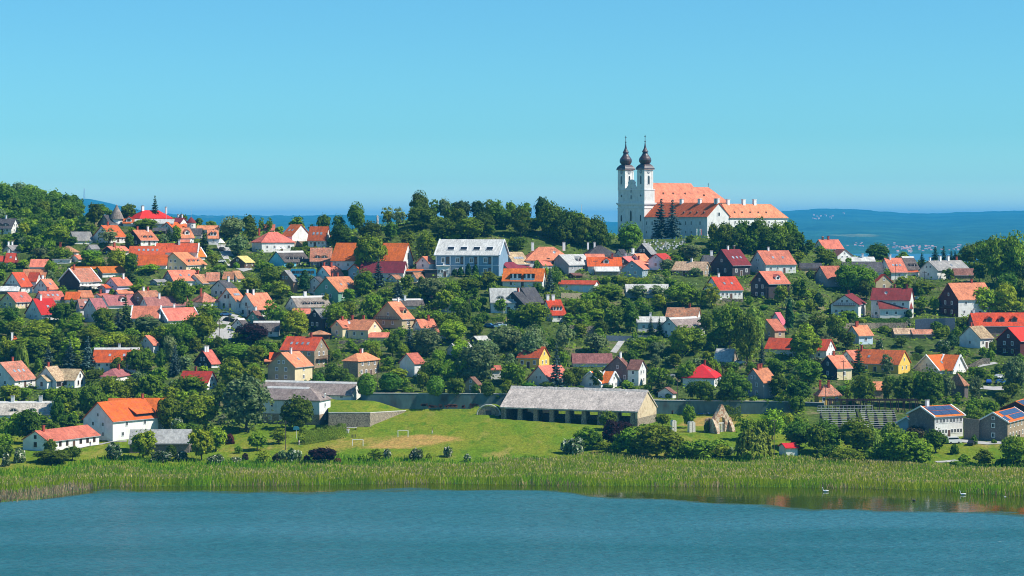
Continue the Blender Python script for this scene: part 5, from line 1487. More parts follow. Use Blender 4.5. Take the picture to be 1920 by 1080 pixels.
# extra openings and chimneys of the monastery, given on its own walls
def extras():
    f = mon['frame0']; root = mon['root']; s = mon['vols'][0][0]
    I = Matrix(); m = f['m']; hw = f['hw']
    def pat(X):     # distance along the long wall for picture column X
        u = P('E', X, 0)[0]; k = (u - 960) / F
        return (k * s['C'].y - s['C'].x) / (s['a'].x - k * s['a'].y)
    Z = lambda Y, p=0: CZ - (P('E', 0, Y)[1] - VH) * (s['C'].y + s['a'].y * p) / F - s['C'].z
    for X in (540, 590, 700, 760, 838, 892, 942, 1021):
        p = pat(X)
        put_window(root, I, m * p, 0, Z(878, p), .95, 2.1, 'f', 'w'); put_window(root, I, m * p, 0, Z(952, p), .85, 1.5, 'f', 'w')
    W = f['W']; gf = 'l' if m > 0 else 'r'
    for t in (.2, .82):
        put_window(root, I, 0, W * t, Z(878), .95, 1.7, gf, 'w')
    put_window(root, I, 0, W * .5, Z(795), 1.9, 1.9, gf, 'w')
    roofs = [o for o in root.children if o.name.startswith('roof')]
    rf = roofs[0]
    # little hoods on the roof
    sl = (f['R'] - f['H']) / (W / 2 + EO)
    for X in (615, 850, 910, 970, 1032):
        p = pat(X); q = 1.4; z = f['H'] + (q + EO) * sl
        b = MB(); b.prism([(p - .45, z - .2), (p + .45, z - .2), (p + .45, z + .5), (p, z + .95), (p - .45, z + .5)], q, q + 1.2, lambda d, a, c: (m * a, d, c), 0)
        b.build('roof_vent', [M_BROWN], rf)
    for X in (752, 915, 1062, 1200):
        p = max(.8, pat(X)); b = MB()
        b.box(m * p - .75, m * p + .75, W / 2 - .6, W / 2 + .6, f['R'] - 1, f['R'] + 1.75, 0); b.box(m * p - .9, m * p + .9, W / 2 - .75, W / 2 + .75, f['R'] + 1.75, f['R'] + 1.95, 0)
        b.build('chimney', [M_WHITE], rf)
    # the east wing's chimneys and vents
    e = mon['vols'][1][0]
    Mi = (Matrix.Translation(s['C']) @ Matrix.Rotation(s['ang'], 4, 'Z')).inverted() @ Matrix.Translation(e['C']) @ Matrix.Rotation(e['ang'], 4, 'Z')
    wr = [o for o in root.children if o.name.startswith('wing_roof')][0]
    R = e['zr'] - e['zb']; H = e['ze'] - e['zb']
    for t in (.07, .34, .53):
        x = e['L'] * t + 1; b = MB()
        b.box(x - .75, x + .75, e['W'] / 2 - .6, e['W'] / 2 + .6, R - 1, R + 1.9, 0); b.box(x - .9, x + .9, e['W'] / 2 - .75, e['W'] / 2 + .75, R + 1.9, R + 2.1, 0)
        b.build('chimney', [M_WHITE], wr)
    sl = (R - H) / (e['W'] / 2 + EO)
    for t in (.12, .25, .39, .53, .67):
        x = e['L'] * t; q = 1.3; z = H + (q + EO) * sl
        b = MB(); b.prism([(x - .4, z - .2), (x + .4, z - .2), (x + .4, z + .45), (x, z + .8), (x - .4, z + .45)], q, q + 1.1, lambda d, a, c: (a, d, c), 0)
        b.build('roof_vent', [M_BROWN], wr)
    # hotel front: pale bands, white-framed windows
    ho = next(e_ for e_ in HOUSES if e_['n'] == 'hotel'); f = ho['frame0']; m = f['m']; r = ho['root']; L = f['L']; hw = f['hw']
    wb = plain('pale_band', (0.62, 0.66, 0.68))
    for t in (0.0, .235, .455, .675, .895):
        b = MB(); x = m * L * (1 - t) if m < 0 else m * L * t
        x = m * (L - L * t) if m < 0 else L * t
        x = max(min(x, max(0, m * L) - .3), min(0, m * L) + .3)
        b.box(x - .28, x + .28, -.12, .05, -1, hw, 0); b.build('pilaster', [wb], r)
    for z in (hw * .5, hw * .97):
        b = MB(); b.box(*sorted((0, m * L)), -.16, .04, z - .22, z + .02, 0); b.build('string_course', [wb], r)
    for fl in range(2):
        for t in (.12, .35, .57, .79):
            x = m * L * (1 - t)
            put_window(r, Matrix(), x, -.02, hw * (.12 + .5 * fl), 1.5, hw * .24, 'f', 'w'); put_window(r, Matrix(), x + 1.9, -.02, hw * (.08 + .5 * fl), 1.2, hw * .3, 'f', 'b')
    # tall windows of the school
    sc_ = next(e_ for e_ in HOUSES if e_['n'] == 'school'); f = sc_['frame0']
    put_window(sc_['root'], Matrix(), 0, f['W'] / 2, f['hw'] + .5, 1.5, 2.6, 'l' if f['m'] > 0 else 'r', 'arch')

# ------------------------------------------------------------------ walls and ruins
def wall_line(name, label, pts, thick, mat, cat='wall', cap=None, parent=None):
    """a free-standing wall along ground points (x, y, z foot, z top)"""
    b = MB(); c = MB()
    for i in range(len(pts) - 1):
        (x0, y0, f0, t0), (x1, y1, f1, t1) = pts[i], pts[i + 1]
        d = Vector((x1 - x0, y1 - y0, 0)).normalized(); n = Vector((-d.y, d.x, 0)) * thick
        q = [(x0, y0), (x1, y1), (x1 + n.x, y1 + n.y), (x0 + n.x, y0 + n.y)]
        z0 = [f0, f1, f1, f0]; z1 = [t0, t1, t1, t0]
        b.add([(*q[k], z0[k] - 1.5) for k in range(4)] + [(*q[k], z1[k]) for k in range(4)], [(0, 1, 2, 3), (4, 5, 6, 7), (0, 1, 5, 4), (1, 2, 6, 5), (2, 3, 7, 6), (3, 0, 4, 7)])
        o = n * .12
        c.add([(q[k][0] + (-o.x if k < 2 else o.x), q[k][1] + (-o.y if k < 2 else o.y), z1[k] + .01) for k in range(4)] +
              [(q[k][0] + (-o.x if k < 2 else o.x), q[k][1] + (-o.y if k < 2 else o.y), z1[k] + .22) for k in range(4)], [(0, 1, 2, 3), (4, 5, 6, 7), (0, 1, 5, 4), (1, 2, 6, 5), (2, 3, 7, 6), (3, 0, 4, 7)])
    root = b.build(name, [mat])
    tag(root, label, cat)
    if cap:
        c.build('coping', [cap], root)
    return root

def gpt(u, v, hgt):
    p = hit(u, v)
    return (p.x, p.y, p.z, p.z + hgt)

stone_m = spread_mat('rubble_stone', (0.33, 0.27, 0.19), rough=.95, noises=((2.5, .3), (7, .25)), alt=(0.19, 0.15, 0.11), alt_scale=2.4, alt_lo=.48, alt_hi=.58, bump=.8, bump_scale=3.5)
wall_m = spread_mat('stained_concrete', (0.085, 0.145, 0.14), rough=.95, noises=((.12, .25), (.9, .15)), alt=(0.07, 0.065, 0.055), alt_scale=.22, alt_lo=.52, alt_hi=.68, stretch=(1, 1, .5))
WALL_PTS = []
for u in list(range(676, 1440, 30)) + [1445, 1545]:
    y = 742.2 if u < 1445 else 742.2 - (u - 1445) * .06
    x = (u - 960) * y / F
    zt_ = float(np.interp(u, [640, 940, 1240, 1500], [13.6, 13.4, 11.2, 10.8])) + .25
    zb = float(np.interp(u, [940, 1240], [8.2, 6.6]))
    WALL_PTS.append((x, y, zb, zt_))
rw = wall_line('retaining_wall', 'long stained grey-green retaining wall above the meadow with graffiti', WALL_PTS, .8, wall_m, 'wall', M_CONC)
def graffiti():
    cols = {'b': plain('paint_blue', (0.05, 0.16, 0.5)), 'w': plain('paint_white', (0.6, 0.66, 0.72)), 'r': plain('paint_rust', (0.20, 0.075, 0.05))}
    r = random.Random(5)
    for (u0, u1, v0, v1, k) in ((789, 802, 757, 761, 'r'), (803, 820, 759, 764, 'r'), (822, 830, 757, 765, 'r'), (833, 858, 758, 764, 'r'), (866, 872, 759, 765, 'r'), (880, 899, 756, 767, 'r'),
                               (1306, 1332, 775, 785, 'b'), (1318, 1330, 774, 781, 'w'), (1415, 1434, 777, 786, 'w'), (1430, 1440, 779, 787, 'b'), (1497, 1502, 781, 786, 'w'), (1260, 1262, 769, 779, 'r')):
        b = MB()
        for _ in range(9 if k != 'w' else 7):
            y = 742.2 - (max(0, (u0 + u1) / 2 - 1445)) * .06 - .03
            def pt():
                u, v = r.uniform(u0, u1), r.uniform(v0, v1)
                return ((u - 960) * y / F, y, CZ - (v - VH) * y / F)
            p = pt()
            for _ in range(3):
                q = pt()
                dx, dz = q[0] - p[0], q[2] - p[2]; l_ = math.hypot(dx, dz) or 1; nx, nz = -dz / l_ * .16, dx / l_ * .16
                b.add([(p[0] + nx, y, p[2] + nz), (q[0] + nx, y, q[2] + nz), (q[0] - nx, y, q[2] - nz), (p[0] - nx, y, p[2] - nz)], [(0, 1, 2, 3)])
                p = q; y -= .0015
        b.build('graffiti', [cols[k]], rw, fix=False)
graffiti()

# grass terrace with its rubble walls below the stable
c0 = hit(694, 801); zt0 = CZ - (774.5 - VH) * c0.y / F
c1 = hit(761, 772); zt1 = c1.z + .25
xl = (616 - 960) * c0.y / F
w1 = wall_line('terrace_wall', 'dark rubble wall facing the meadow below the stable, lit at its sloping side', [(xl, c0.y, c0.z, zt0), (c0.x, c0.y, c0.z, zt0), (c1.x, c1.y, c1.z, zt1)], .6, stone_m, 'wall', M_CONC)
def terrace():
    yb = 740.5; b = MB()
    n = 14
    xs0 = [xl + (c0.x - xl) * i / n for i in range(n + 1)]
    xb0, xb1 = (612 - 960) * yb / F, c1.x + .5
    rows = 8; vs = []; fs = []
    for j in range(rows + 1):
        t = j / rows
        for i in range(n + 1):
            s_ = i / n
            x = xs0[i] * (1 - t) + (xb0 + (xb1 - xb0) * s_) * t
            y = (c0.y + .45) * (1 - t) + yb * t
            z = (zt0 - .12) * (1 - t) + (float(np.interp(s_, [0, .6, 1], [zt0 + 1.1, zt0 + .8, zt1 - .2]))) * t + .35 * math.sin(s_ * 5) * math.sin(t * 3)
            vs.append((x, y, z))
    for j in range(rows):
        for i in range(n):
            a = j * (n + 1) + i; fs.append((a, a + 1, a + n + 2, a + n + 1))
    b.add(vs, fs)
    tag(b.build('terrace_ground', [bpy.data.materials['ground_grass']], fix=False), 'grassed terrace behind the rubble wall', kind='structure')
terrace()
CLEAR.append((620, 745, 1240, 850))

def ruined_barn():
    s = BARN; m = s['m']; W, L = s['W'], s['L']; R = s['zr'] - s['zb']; H = s['ze'] - s['zb']
    root = thing('open_barn', 'long open stone barn with pale thatched roof on the meadow', 'barn', s['C'], s['ang'])
    fn = lambda p, a, b: (m * p, a, b)
    sl = (R - H) / (W / 2 + EO); hw = H + EO * sl - .4
    b = MB(); ch = [(-EO - .2, H - .2 * sl), (W / 2, R), (W + EO + .2, H - .2 * sl), (W + EO + .2, H - .2 * sl - .4), (W / 2, R - .4), (-EO - .2, H - .2 * sl - .4)]
    # slightly wavy thatch edge
    n = 40
    for i in range(n):
        p0, p1 = -.3 + (L + .6) * i / n, -.3 + (L + .6) * (i + 1) / n
        b.prism(ch, p0, p1, fn, 0, caps=i in (0, n - 1))
    rf = b.build('roof', [roof_mat('pt')], root)
    rr = random.Random(3); b = MB()
    for i in range(26):
        p0, p1 = -.3 + (L + .6) * i / 26, -.3 + (L + .6) * (i + 1) / 26
        u_ = rr.uniform(.02, .2); k = rr.uniform(.7, 1.1)
        b.prism([(W / 2 - k, R - k * sl + .03), (W / 2, R + u_ + .08), (W / 2 + k, R - k * sl + .03), (W / 2 + k, R - k * sl - .1), (W / 2, R - .05), (W / 2 - k, R - k * sl - .1)], p0, p1 + .02, fn, 0)
    b.build('ridge_cap', [spread_mat('old_ridge', (0.42, 0.39, 0.35), rough=1, noises=((1.5, .4),))], rf)
    # near gable: pale plaster above, bare rubble below
    zs = hw * .52
    b = MB(); b.prism([(0, -2), (W, -2), (W, zs), (0, zs)], 0, .8, fn, 0); b.build('gable_base', [stone_m], root)
    b = MB(); b.prism([(0, zs), (W, zs), (W, hw), (W / 2, R - .5), (0, hw)], .02, .8, fn, 0)
    b.build('gable', [spread_mat('old_plaster', (0.60, 0.47, 0.30), rough=.95, noises=((1, .12), (5, .12)), alt=(0.45, 0.33, 0.2), alt_scale=1.0, alt_lo=.52, alt_hi=.62)], root)
    b = MB(); b.prism([(0, -2), (W, -2), (W, hw), (W / 2, R - .5), (0, hw)], L - .8, L, fn, 0); b.build('far_gable', [stone_m], root)
    N = 9
    for i in range(N):
        p = .9 + (L - 2.6) * i / (N - 1)
        b = MB(); b.prism([(p, -2), (p + 1.75, -2), (p + 1.45, hw), (p + .2, hw)], 0, 1.1, lambda d, a, c: (m * a, d, c), 0); b.build('pillar', [stone_m], root)
        b = MB(); b.prism([(p, -2), (p + 1.6, -2), (p + 1.6, hw), (p, hw)], W - 1.0, W, lambda d, a, c: (m * a, d, c), 0); b.build('pillar', [stone_m], root)
    b = MB(); b.box(*sorted((m * .8, m * (L - .8))), W - .7, W - .1, -2, 1.5, 0); b.build('low_wall', [stone_m], root)
    b = MB(); b.box(*sorted((m * .5, m * (L - .5))), -.02, .5, hw - .05, hw + .3, 0); b.box(*sorted((m * .5, m * (L - .5))), W - .5, W, hw - .05, hw + .3, 0); b.build('wall_plate', [M_POLE], root)
    b = MB()
    for t in (.12, .3):
        p = L * t * 1.0 + L * .58
        b.box(*sorted((m * p, m * (p + 2.4))), W * .35, W * .65, -1, 2.4, 0)
    b.build('stored_boxes', [M_DARK], root)
ruined_barn()

def ruin_arch():
    p = at('D4', 1015, 335); k = p.y / F / 4.8
    root = thing('church_ruin', 'ruined pointed stone gable with round arch and broken window columns', 'ruin', p, math.radians(38))
    brick = spread_mat('ruin_stone', (0.56, 0.43, 0.29), rough=.95, noises=((1.2, .2), (5, .25)), alt=(0.36, 0.19, 0.11), alt_scale=1.3, alt_lo=.48, alt_hi=.56, bump=.7, bump_scale=4)
    w, H = 106 * k, 250 * k
    # outline with an arched opening cut out: built as a ring of wall strips
    outer = [(-w, 0), (-w, H * .28), (-w * .88, H * .52), (-w * .42, H * .74), (-w * .05, H * 1.0), (w * .12, H * .97), (w * .5, H * .72), (w * .86, H * .52), (w * 1.0, H * .28), (w * 1.0, 0)]
    iw, iz = w * .34, H * .40
    inner = [(-iw, 0), (-iw, iz * .7), (-iw, iz)] + [(-iw * math.cos(a), iz + iw * .98 * math.sin(a)) for a in [math.pi * j / 4 for j in range(1, 4)]] + [(iw, iz), (iw, iz * .7), (iw * 1.0, iz * .35), (iw, 0)]
    inner = inner[:10]
    b = MB()
    for i in range(9):
        q = [outer[i], outer[i + 1], inner[i + 1], inner[i]]
        b.prism(q, -.6, .6, lambda d, a, c: (a, d, c), 0)
    b.build('arch_wall', [brick], root)
    for sx in (-1, 1):
        b = MB(); b.prism([(-2.6, -.5), (.6, -.5), (.6, H * .5), (-.3, H * .5), (-2.2, H * .14)], sx * w * .9 - .6, sx * w * .9 + .6, lambda d, a, c: (d, a, c), 0)
        b.build('buttress', [brick], root)
    for x in (-iw * .55, .0, iw * .55):
        b = MB(); b.lathe([(.28, -.4), (.2, .2), (.17, 2.2), (.26, 2.6)], 9, (x, -.1, 0)); b.build('column', [spread_mat('pale_stone', (0.62, 0.58, 0.5), rough=.9, noises=((3, .2),))], root)
    b = MB(); b.box(-iw * .9, iw * .9, -.25, .15, 2.6, 2.95); b.build('lintel', [MATS['pale_stone']], root)
    for (X, Y, hh, ww, lab) in ((590, 330, 105, 44, 'broken pale stone pillar stump nearest the open barn'), (752, 338, 100, 62, 'squat broken stone pillar between the stump and the ruined arch')):
        q = at('D4', X, Y); b = MB()
        k2 = q.y / F / 4.8; a, H2 = ww * k2 / 2, hh * k2
        b.prism([(-a, -.5), (-a * .1, -.5), (-a * .1, H2 * .9), (-a * .6, H2), (-a, H2 * .86)], -.7, .7, lambda d, x, z: (x, d, z))
        b.prism([(a * .1, -.5), (a, -.5), (a * .95, H2 * .84), (a * .5, H2 * .96), (a * .12, H2 * .9)], -.6, .6, lambda d, x, z: (x, d, z))
        b.box(-a * .2, a * .2, .1, .6, -.5, H2 * .8)
        o = b.build('ruined_pillar', [MATS['pale_stone']]); o.location = q; o.rotation_euler = (0, 0, .4); tag(o, lab, 'ruin', 'ruined pillars by the arch')
    q = at('D4', 892, 335); b = MB(); b.prism([(-1.0, -.5), (1.1, -.5), (.9, 4.4), (-.7, 3.9)], -.6, .6, lambda d, x, z: (x, d, z))
    o = b.build('ruined_pillar', [brick]); o.location = q; tag(o, 'ivy-covered dark stone stump touching the ruined arch', 'ruin', 'ruined pillars by the arch')
    CLEAR.append((1245, 755, 1375, 815))
ruin_arch()

def bunker():
    p = at('C3', 1560, 893); k = p.y / F / (1920 / 340)
    root = thing('cellar_vault', 'low vaulted stone cellar with grassed back beside the open barn', 'cellar', p, math.radians(-8))
    w, H = 125 * k, 108 * k
    arc = [(w * math.cos(a), H * math.sin(a)) for a in [math.pi * j / 14 for j in range(15)]]
    b = MB(); b.prism([(a * .93, c * .93 - .3) for a, c in arc], 0, .6, lambda d, x, z: (x, d, z)); b.build('front_wall', [stone_m], root)
    b = MB()
    for i in range(14):
        (x0, z0), (x1, z1) = arc[i], arc[i + 1]
        b.tube((x0, .15, z0), (x1, .15, z1), .24, .24, 6)
    b.build('arch_rim', [M_CONC], root)
    b = MB(); b.box(-.9, .9, -.08, .3, -.5, H * .45); b.build('door', [M_DARK], root)
    b = MB(); b.prism([(a * .97, c * .97 - .3) for a, c in arc], .6, 9, lambda d, x, z: (x, d, z)); b.build('earth_cover', [bpy.data.materials['ground_grass']], root)
bunker()

def bleachers():
    p = at('D5', 460, 318)
    root = thing('bleachers', 'grey open-air seating with long bench rows beside the solar hall', 'seating', p, math.radians(4))
    k = p.y / F / 4.8
    x0, x1 = -370 * k, 385 * k
    for i in range(9):
        z = .5 + i * .62; y = i * .85
        for (a, b_) in ((x0 * (.75 + .03 * i), x0 * .05), (x0 * -.02 + 3, x1 * .9)):
            q = MB(); q.box(a, b_, y, y + .5, z, z + .12); q.build('bench', [spread_mat('bench_planks', (0.46, 0.45, 0.43), rough=.8, noises=((1, .2),))], root)
    b = MB()
    for x in np.linspace(x0 * .9, x1 * .88, 9):
        b.prism([(0, -1), (8, -1), (8, 5.3), (7.2, 5.2), (.1, .45)], x - .12, x + .12, lambda d, a, c: (d, a, c))
    b.build('frame', [plain('dark_steel', (0.03, 0.03, 0.032))], root)
    for (a, b_) in ((x0 * .95, x1 * .4),):
        q = MB()
        for z in (6.1, 6.9): q.tube((a, 8.2, z), (b_, 8.2, z), .06, .06, 5)
        for i in range(16):
            x = a + (b_ - a) * i / 15; q.tube((x, 8.2, 5.0), (x, 8.2, 6.9), .05, .05, 5)
        q.build('railing', [M_GREY], root)
    q = MB()
    for i in range(10): q.box(x0 * -.02 + .9, x0 * -.02 + 2.6, i * .8, i * .8 + .8, .3 + i * .55, .45 + i * .55)
    q.build('stairs', [MATS['bench_planks']], root)
    p = at('D5', 560, 160); p.z = max(p.z, 9.0)
    root = thing('pergola', 'dark red-brown steel pergola above the bench rows', 'pergola', p)
    k = p.y / F / 4.8
    x0, x1 = -395 * k, 400 * k
    dm = plain('rusty_steel', (0.045, 0.022, 0.018))
    for x in np.linspace(x0, x1, 15):
        for y in (0, 3.2):
            b = MB(); b.box(x - .12, x + .12, y - .12, y + .12, -3, 3.4); b.build('post', [dm], root)
    for y in (0, 3.2):
        b = MB(); b.box(x0 - .3, x1 + .3, y - .14, y + .14, 3.4, 3.75); b.build('beam', [dm], root)
    for x in np.linspace(x0, x1, 24):
        b = MB(); b.box(x - .06, x + .06, -.5, 3.7, 3.76, 3.92); b.build('rafter', [dm], root)
    CLEAR.append((1515, 755, 1720, 800))
bleachers()

def round_tower():
    p = at('A2', 217, 640); k = p.y / F / (1920 / 340)
    root = thing('round_tower', 'round white tower with conical maroon roof on the crest', 'tower', p)
    H = 95 * k; r = 46 * k
    b = MB(); b.lathe([(r, -4), (r, H)], 20); b.build('wall', [wall_mat('wh')], root)
    b = MB(); b.lathe([(r * 1.18, H - .1), (r * 1.1, H + .25), (r * .55, H + 1.5), (.05, H + 60 * k)], 12); ro = b.build('roof', [roof_mat('ma')], root)
    b = MB(); b.tube((0, 0, H + 58 * k), (0, 0, H + 165 * k), .06, .04, 5); b.build('antenna', [M_GREY], ro)
    for a in (-1.9, -1.2): 
        put_window(root, Matrix.Translation((r * math.cos(a), r * math.sin(a), H * .55)) @ Matrix.Rotation(a + math.pi / 2, 4, 'Z'), 0, 0, 0, .7, 1.0, 'f')
    # thatched cone left of the crimson guesthouse
    p = at('A1', 1235, 560); k = p.y / F / (1920 / 340)
    root = thing('thatched_rotunda', 'conical pale thatched rotunda roof rising behind the slate roof', 'pavilion', p)
    H = 225 * k
    b = MB(); b.lathe([(60 * k, -3), (60 * k, H * .45)], 14); b.build('wall', [wall_mat('wh')], root)
    b = MB(); b.lathe([(78 * k, H * .38), (62 * k, H * .55), (36 * k, H * .78), (13 * k, H * .96), (9 * k, H * 1.02), (2 * k, H * 1.06)], 18); b.build('roof', [roof_mat('th')], root)
round_tower()
extras()
for c_, sp in TREE_SPEC.items():
    for it in sp.split():
        X_, Yt_, Yb_, W_, k_ = it.split(',')
        T(c_, float(X_), float(Yt_), float(Yb_), float(W_), k_)

# wooded hill at the upper left and the dark wood at the right edge: trees set by the ground they stand on
def wood(poly_uv_test, n, ymin, ymax, umin, umax, sp, hts, kinds, group, label):
    tries = 0; got = []
    while len(got) < n and tries < 6000:
        tries += 1
        y = RNG.uniform(ymin, ymax); u = RNG.uniform(umin, umax); x = (u - 960) * y / F
        z = gz(x, y); uu, v = project(x, y, z)
        if not poly_uv_test(uu, v): continue
        if any((x - a) ** 2 + ((y - b) * .55) ** 2 < sp * sp for a, b in got): continue
        if any(abs(x - (s['C'].x + s['a'].x * s['L'] / 2)) < s['L'] / 2 + 3 and abs(y - s['C'].y - 4) < 9 for s in PADS): continue
        got.append((x, y))
        hh = RNG.uniform(*hts); k = RNG.choice(kinds)
        tree_at(Vector((x, y, z)), hh * RNG.uniform(.85, 1.15) if k != 'c' else hh * .5, hh, k, group, label)
wood(lambda u, v: v < 412 - max(0, (u - 130)) * .12, 130, 948, 1165, -30, 205, 5.6, (7, 11), 'ddddddmmmgdc', 'trees of the wooded hill', None)
wood(lambda u, v: v < 500, 16, 925, 990, 1815, 1960, 6.0, (8, 12), 'dddm', 'trees of the wood at the right edge', None)

# gaps between the houses: further garden trees and bushes wherever no house would be hidden
def free(u, vb, w, hh, y, tol=1.5):
    l, r, t, b = u - w / 2, u + w / 2, vb - hh, vb
    for e in HOUSES:
        x0, y0, x1, y1 = e['box']
        if e['y'] > y and l < x1 - tol and r > x0 + tol and t < y1 - tol * 3 and b > y0: return False
        if e['y'] <= y and l < x1 and r > x0 and b > y0 and t > y0 - 3: return False
    for x0, y0, x1, y1 in CLEAR:
        if l < x1 and r > x0 and t < y1 and b > y0: return False
    return True

def on_pad(x, y, mgn):
    for s in PADS:
        dx, dy = x - s['C'].x, y - s['C'].y
        p = dx * s['a'].x + dy * s['a'].y; q = dx * s['b'].x + dy * s['b'].y
        if -mgn < p < s['L'] + mgn and -mgn < q < s['W'] + mgn: return True
    return False

def fill(n, u0, u1, v0, v1, sizes, kinds, gap):
    got = 0
    for _ in range(n * 60):
        if got >= n: break
        u, v = RNG.uniform(u0, u1), RNG.uniform(v0, v1)
        p = hit(u, v); p.z = gz(p.x, p.y)
        w = RNG.uniform(*sizes); hh = w * RNG.uniform(.8, 1.15); k = RNG.choice(kinds)
        if k in 'ct': hh = w * 1.6; w *= .55
        s = F / p.y
        if on_pad(p.x, p.y, w * .4): continue
        if not free(u, v, w * s * .8, hh * s * .92, p.y): continue
        if any((p.x - t['p'].x) ** 2 + ((p.y - t['p'].y) * .6) ** 2 < ((w / 2 + t['rad']) * gap) ** 2 for t in TREES): continue
        tree_at(p, w, hh, k); got += 1
# ------------------------------------------------------------------ roads and paths
asph = spread_mat('road_surface', (0.40, 0.385, 0.36), rough=.95, noises=((.3, .12), (2, .1)))
def road(label, uv, width, name='road'):
    pts = [hit(u, v) for u, v in uv]
    fine = []
    for a, b_ in zip(pts[:-1], pts[1:]):
        n = max(2, int((b_ - a).length / 1.5))
        fine += [a.lerp(b_, i / n) for i in range(n)]
    fine.append(pts[-1])
    vs, fs = [], []
    for i, p in enumerate(fine):
        q = fine[min(i + 1, len(fine) - 1)] - fine[max(i - 1, 0)]; q.z = 0; q.normalize()
        for t in (-.5, 0, .5):
            x, y = p.x - q.y * width * t, p.y + q.x * width * t
            vs.append((x, y, gz(x, y) + .12))
    for i in range(len(fine) - 1):
        for j in (0, 1):
            a = i * 3 + j; fs.append((a, a + 1, a + 4, a + 3))
    b = MB(); b.add(vs, fs); tag(b.build(name, [asph], fix=False), label, kind='structure')
    for a, b_ in zip(uv[:-1], uv[1:]):
        CLEAR.append((min(a[0], b_[0]) - 4, min(a[1], b_[1]) - 4, max(a[0], b_[0]) + 4, max(a[1], b_[1]) + 6))
road('pale village road turning downhill between the white gables', [(446, 592), (432, 600), (424, 612), (418, 624), (412, 636)], 8)
road('pale lane by the cafe', [(415, 458), (422, 472), (430, 486), (446, 500), (466, 508)], 5)
road('garden path below the dark chalet', [(1805, 686), (1835, 687), (1868, 681)], 2.2, 'path')
road('paved forecourt at the right', [(1838, 727), (1862, 729), (1895, 728)], 4)
road('paved yard by the solar halls', [(1785, 826), (1812, 828), (1850, 832), (1880, 830)], 5, 'path')
road('pale path near the reeds at the right', [(1755, 867), (1775, 866), (1795, 864)], 2.6, 'path')
road('stepped path climbing from the lane', [(1150, 662), (1158, 651), (1166, 640)], 2.2, 'path')
road('yard path beside the long cottage', [(143, 842), (165, 832), (190, 828), (238, 828)], 1.8, 'path')
for bx in ((720, 395, 1, 1), (965, 432, 990, 450), (925, 425, 955, 447), (965, 450, 1040, 472), (1205, 448, 1295, 475), (1440, 585, 1475, 600), (1660, 640, 1760, 665)):
    CLEAR.append(bx)
CLEAR += [(140, 820, 240, 850), (400, 820, 560, 850), (1755, 820, 1880, 840)]

# ------------------------------------------------------------------ hedges
def hedge(label, c, X0, Y0, X1, Y1, hpx, thick, k='m', name='hedge'):
    a, b_ = at(c, X0, Y0), at(c, X1, Y1)
    s = (4.8 if c[0] in 'DE' else 1920 / 340); hh = hpx * a.y / F / s
    r = np.random.default_rng(int(X0 + Y1)); L_ = (b_ - a).length; m = int(L_ * (hh + thick) * 26) + 200
    t = r.uniform(0, 1, m); side = r.integers(0, 3, m)
    y = np.where(side == 0, -.5, np.where(side == 1, .5, r.uniform(-.5, .5, m))) * thick; z = np.where(side == 2, 1, r.uniform(0, 1, m)) * hh
    bump_ = 1 + .12 * np.sin(t * L_ * 1.3) + r.normal(0, .06, m)
    d = (b_ - a).normalized(); n = Vector((-d.y, d.x, 0)).normalized()
    base = np.array([gz(a.x + (b_.x - a.x) * q, a.y + (b_.y - a.y) * q) for q in t])
    co = np.stack([a.x + (b_.x - a.x) * t + n.x * y, a.y + (b_.y - a.y) * t + n.y * y, base + z * bump_], 1)
    nn = np.stack([n.x * y * 2, n.y * y * 2, np.where(side == 2, 1.0, .25)], 1) + r.normal(0, .35, (m, 3))
    me = leaf_mesh(name, leaves(co - np.array(a), nn, .34 * r.uniform(.6, 1.2, m), r, 1.2)); me.materials[0] = LEAF[k]
    o = link(name, me); o.location = a
    tag(o, label, 'hedge')
hedge('dark clipped hedge bordering the football meadow', 'D2', 890, 448, 1262, 385, 105, 3.2, 'd')
hedge('long level hedge on the wall below the maroon villa', 'B6', 110, 540, 690, 545, 52, 2.0, 'k')
hedge('bright hedge in front of the black gabled house', 'B3', 1375, 690, 1735, 694, 38, 1.6, 'k')
hedge('clipped hedge above the garden terrace by the cypress', 'B5', 1175, 495, 1365, 498, 40, 1.6, 'k')
hedge('vine-covered bank below the slate-blue gable', 'B4', 1110, 290, 1450, 300, 60, 2.5, 'm')
hedge('green hedge below the scarlet-roofed house', 'A2', 1270, 850, 1550, 848, 36, 1.5, 'm')
hedge('hedge under the bright orange flats', 'B4', 690, 735, 900, 735, 36, 1.5, 'm')
hedge('low green hedge along the top of the reeds by the kiosk', 'D4', 1420, 608, 1915, 612, 40, 2.2, 'm')
hedge('dark hedge in front of the L-shaped white house', 'C6', 735, 195, 875, 195, 62, 1.6, 'd')
hedge('ivy hanging over the retaining wall beside the open barn', 'C4', 1535, 795, 1850, 800, 38, 1.2, 'd', 'ivy')
hedge('dark ivy curtain on the retaining wall behind the ruined arch', 'D4', 1035, 240, 1195, 240, 120, .9, 'd', 'ivy')

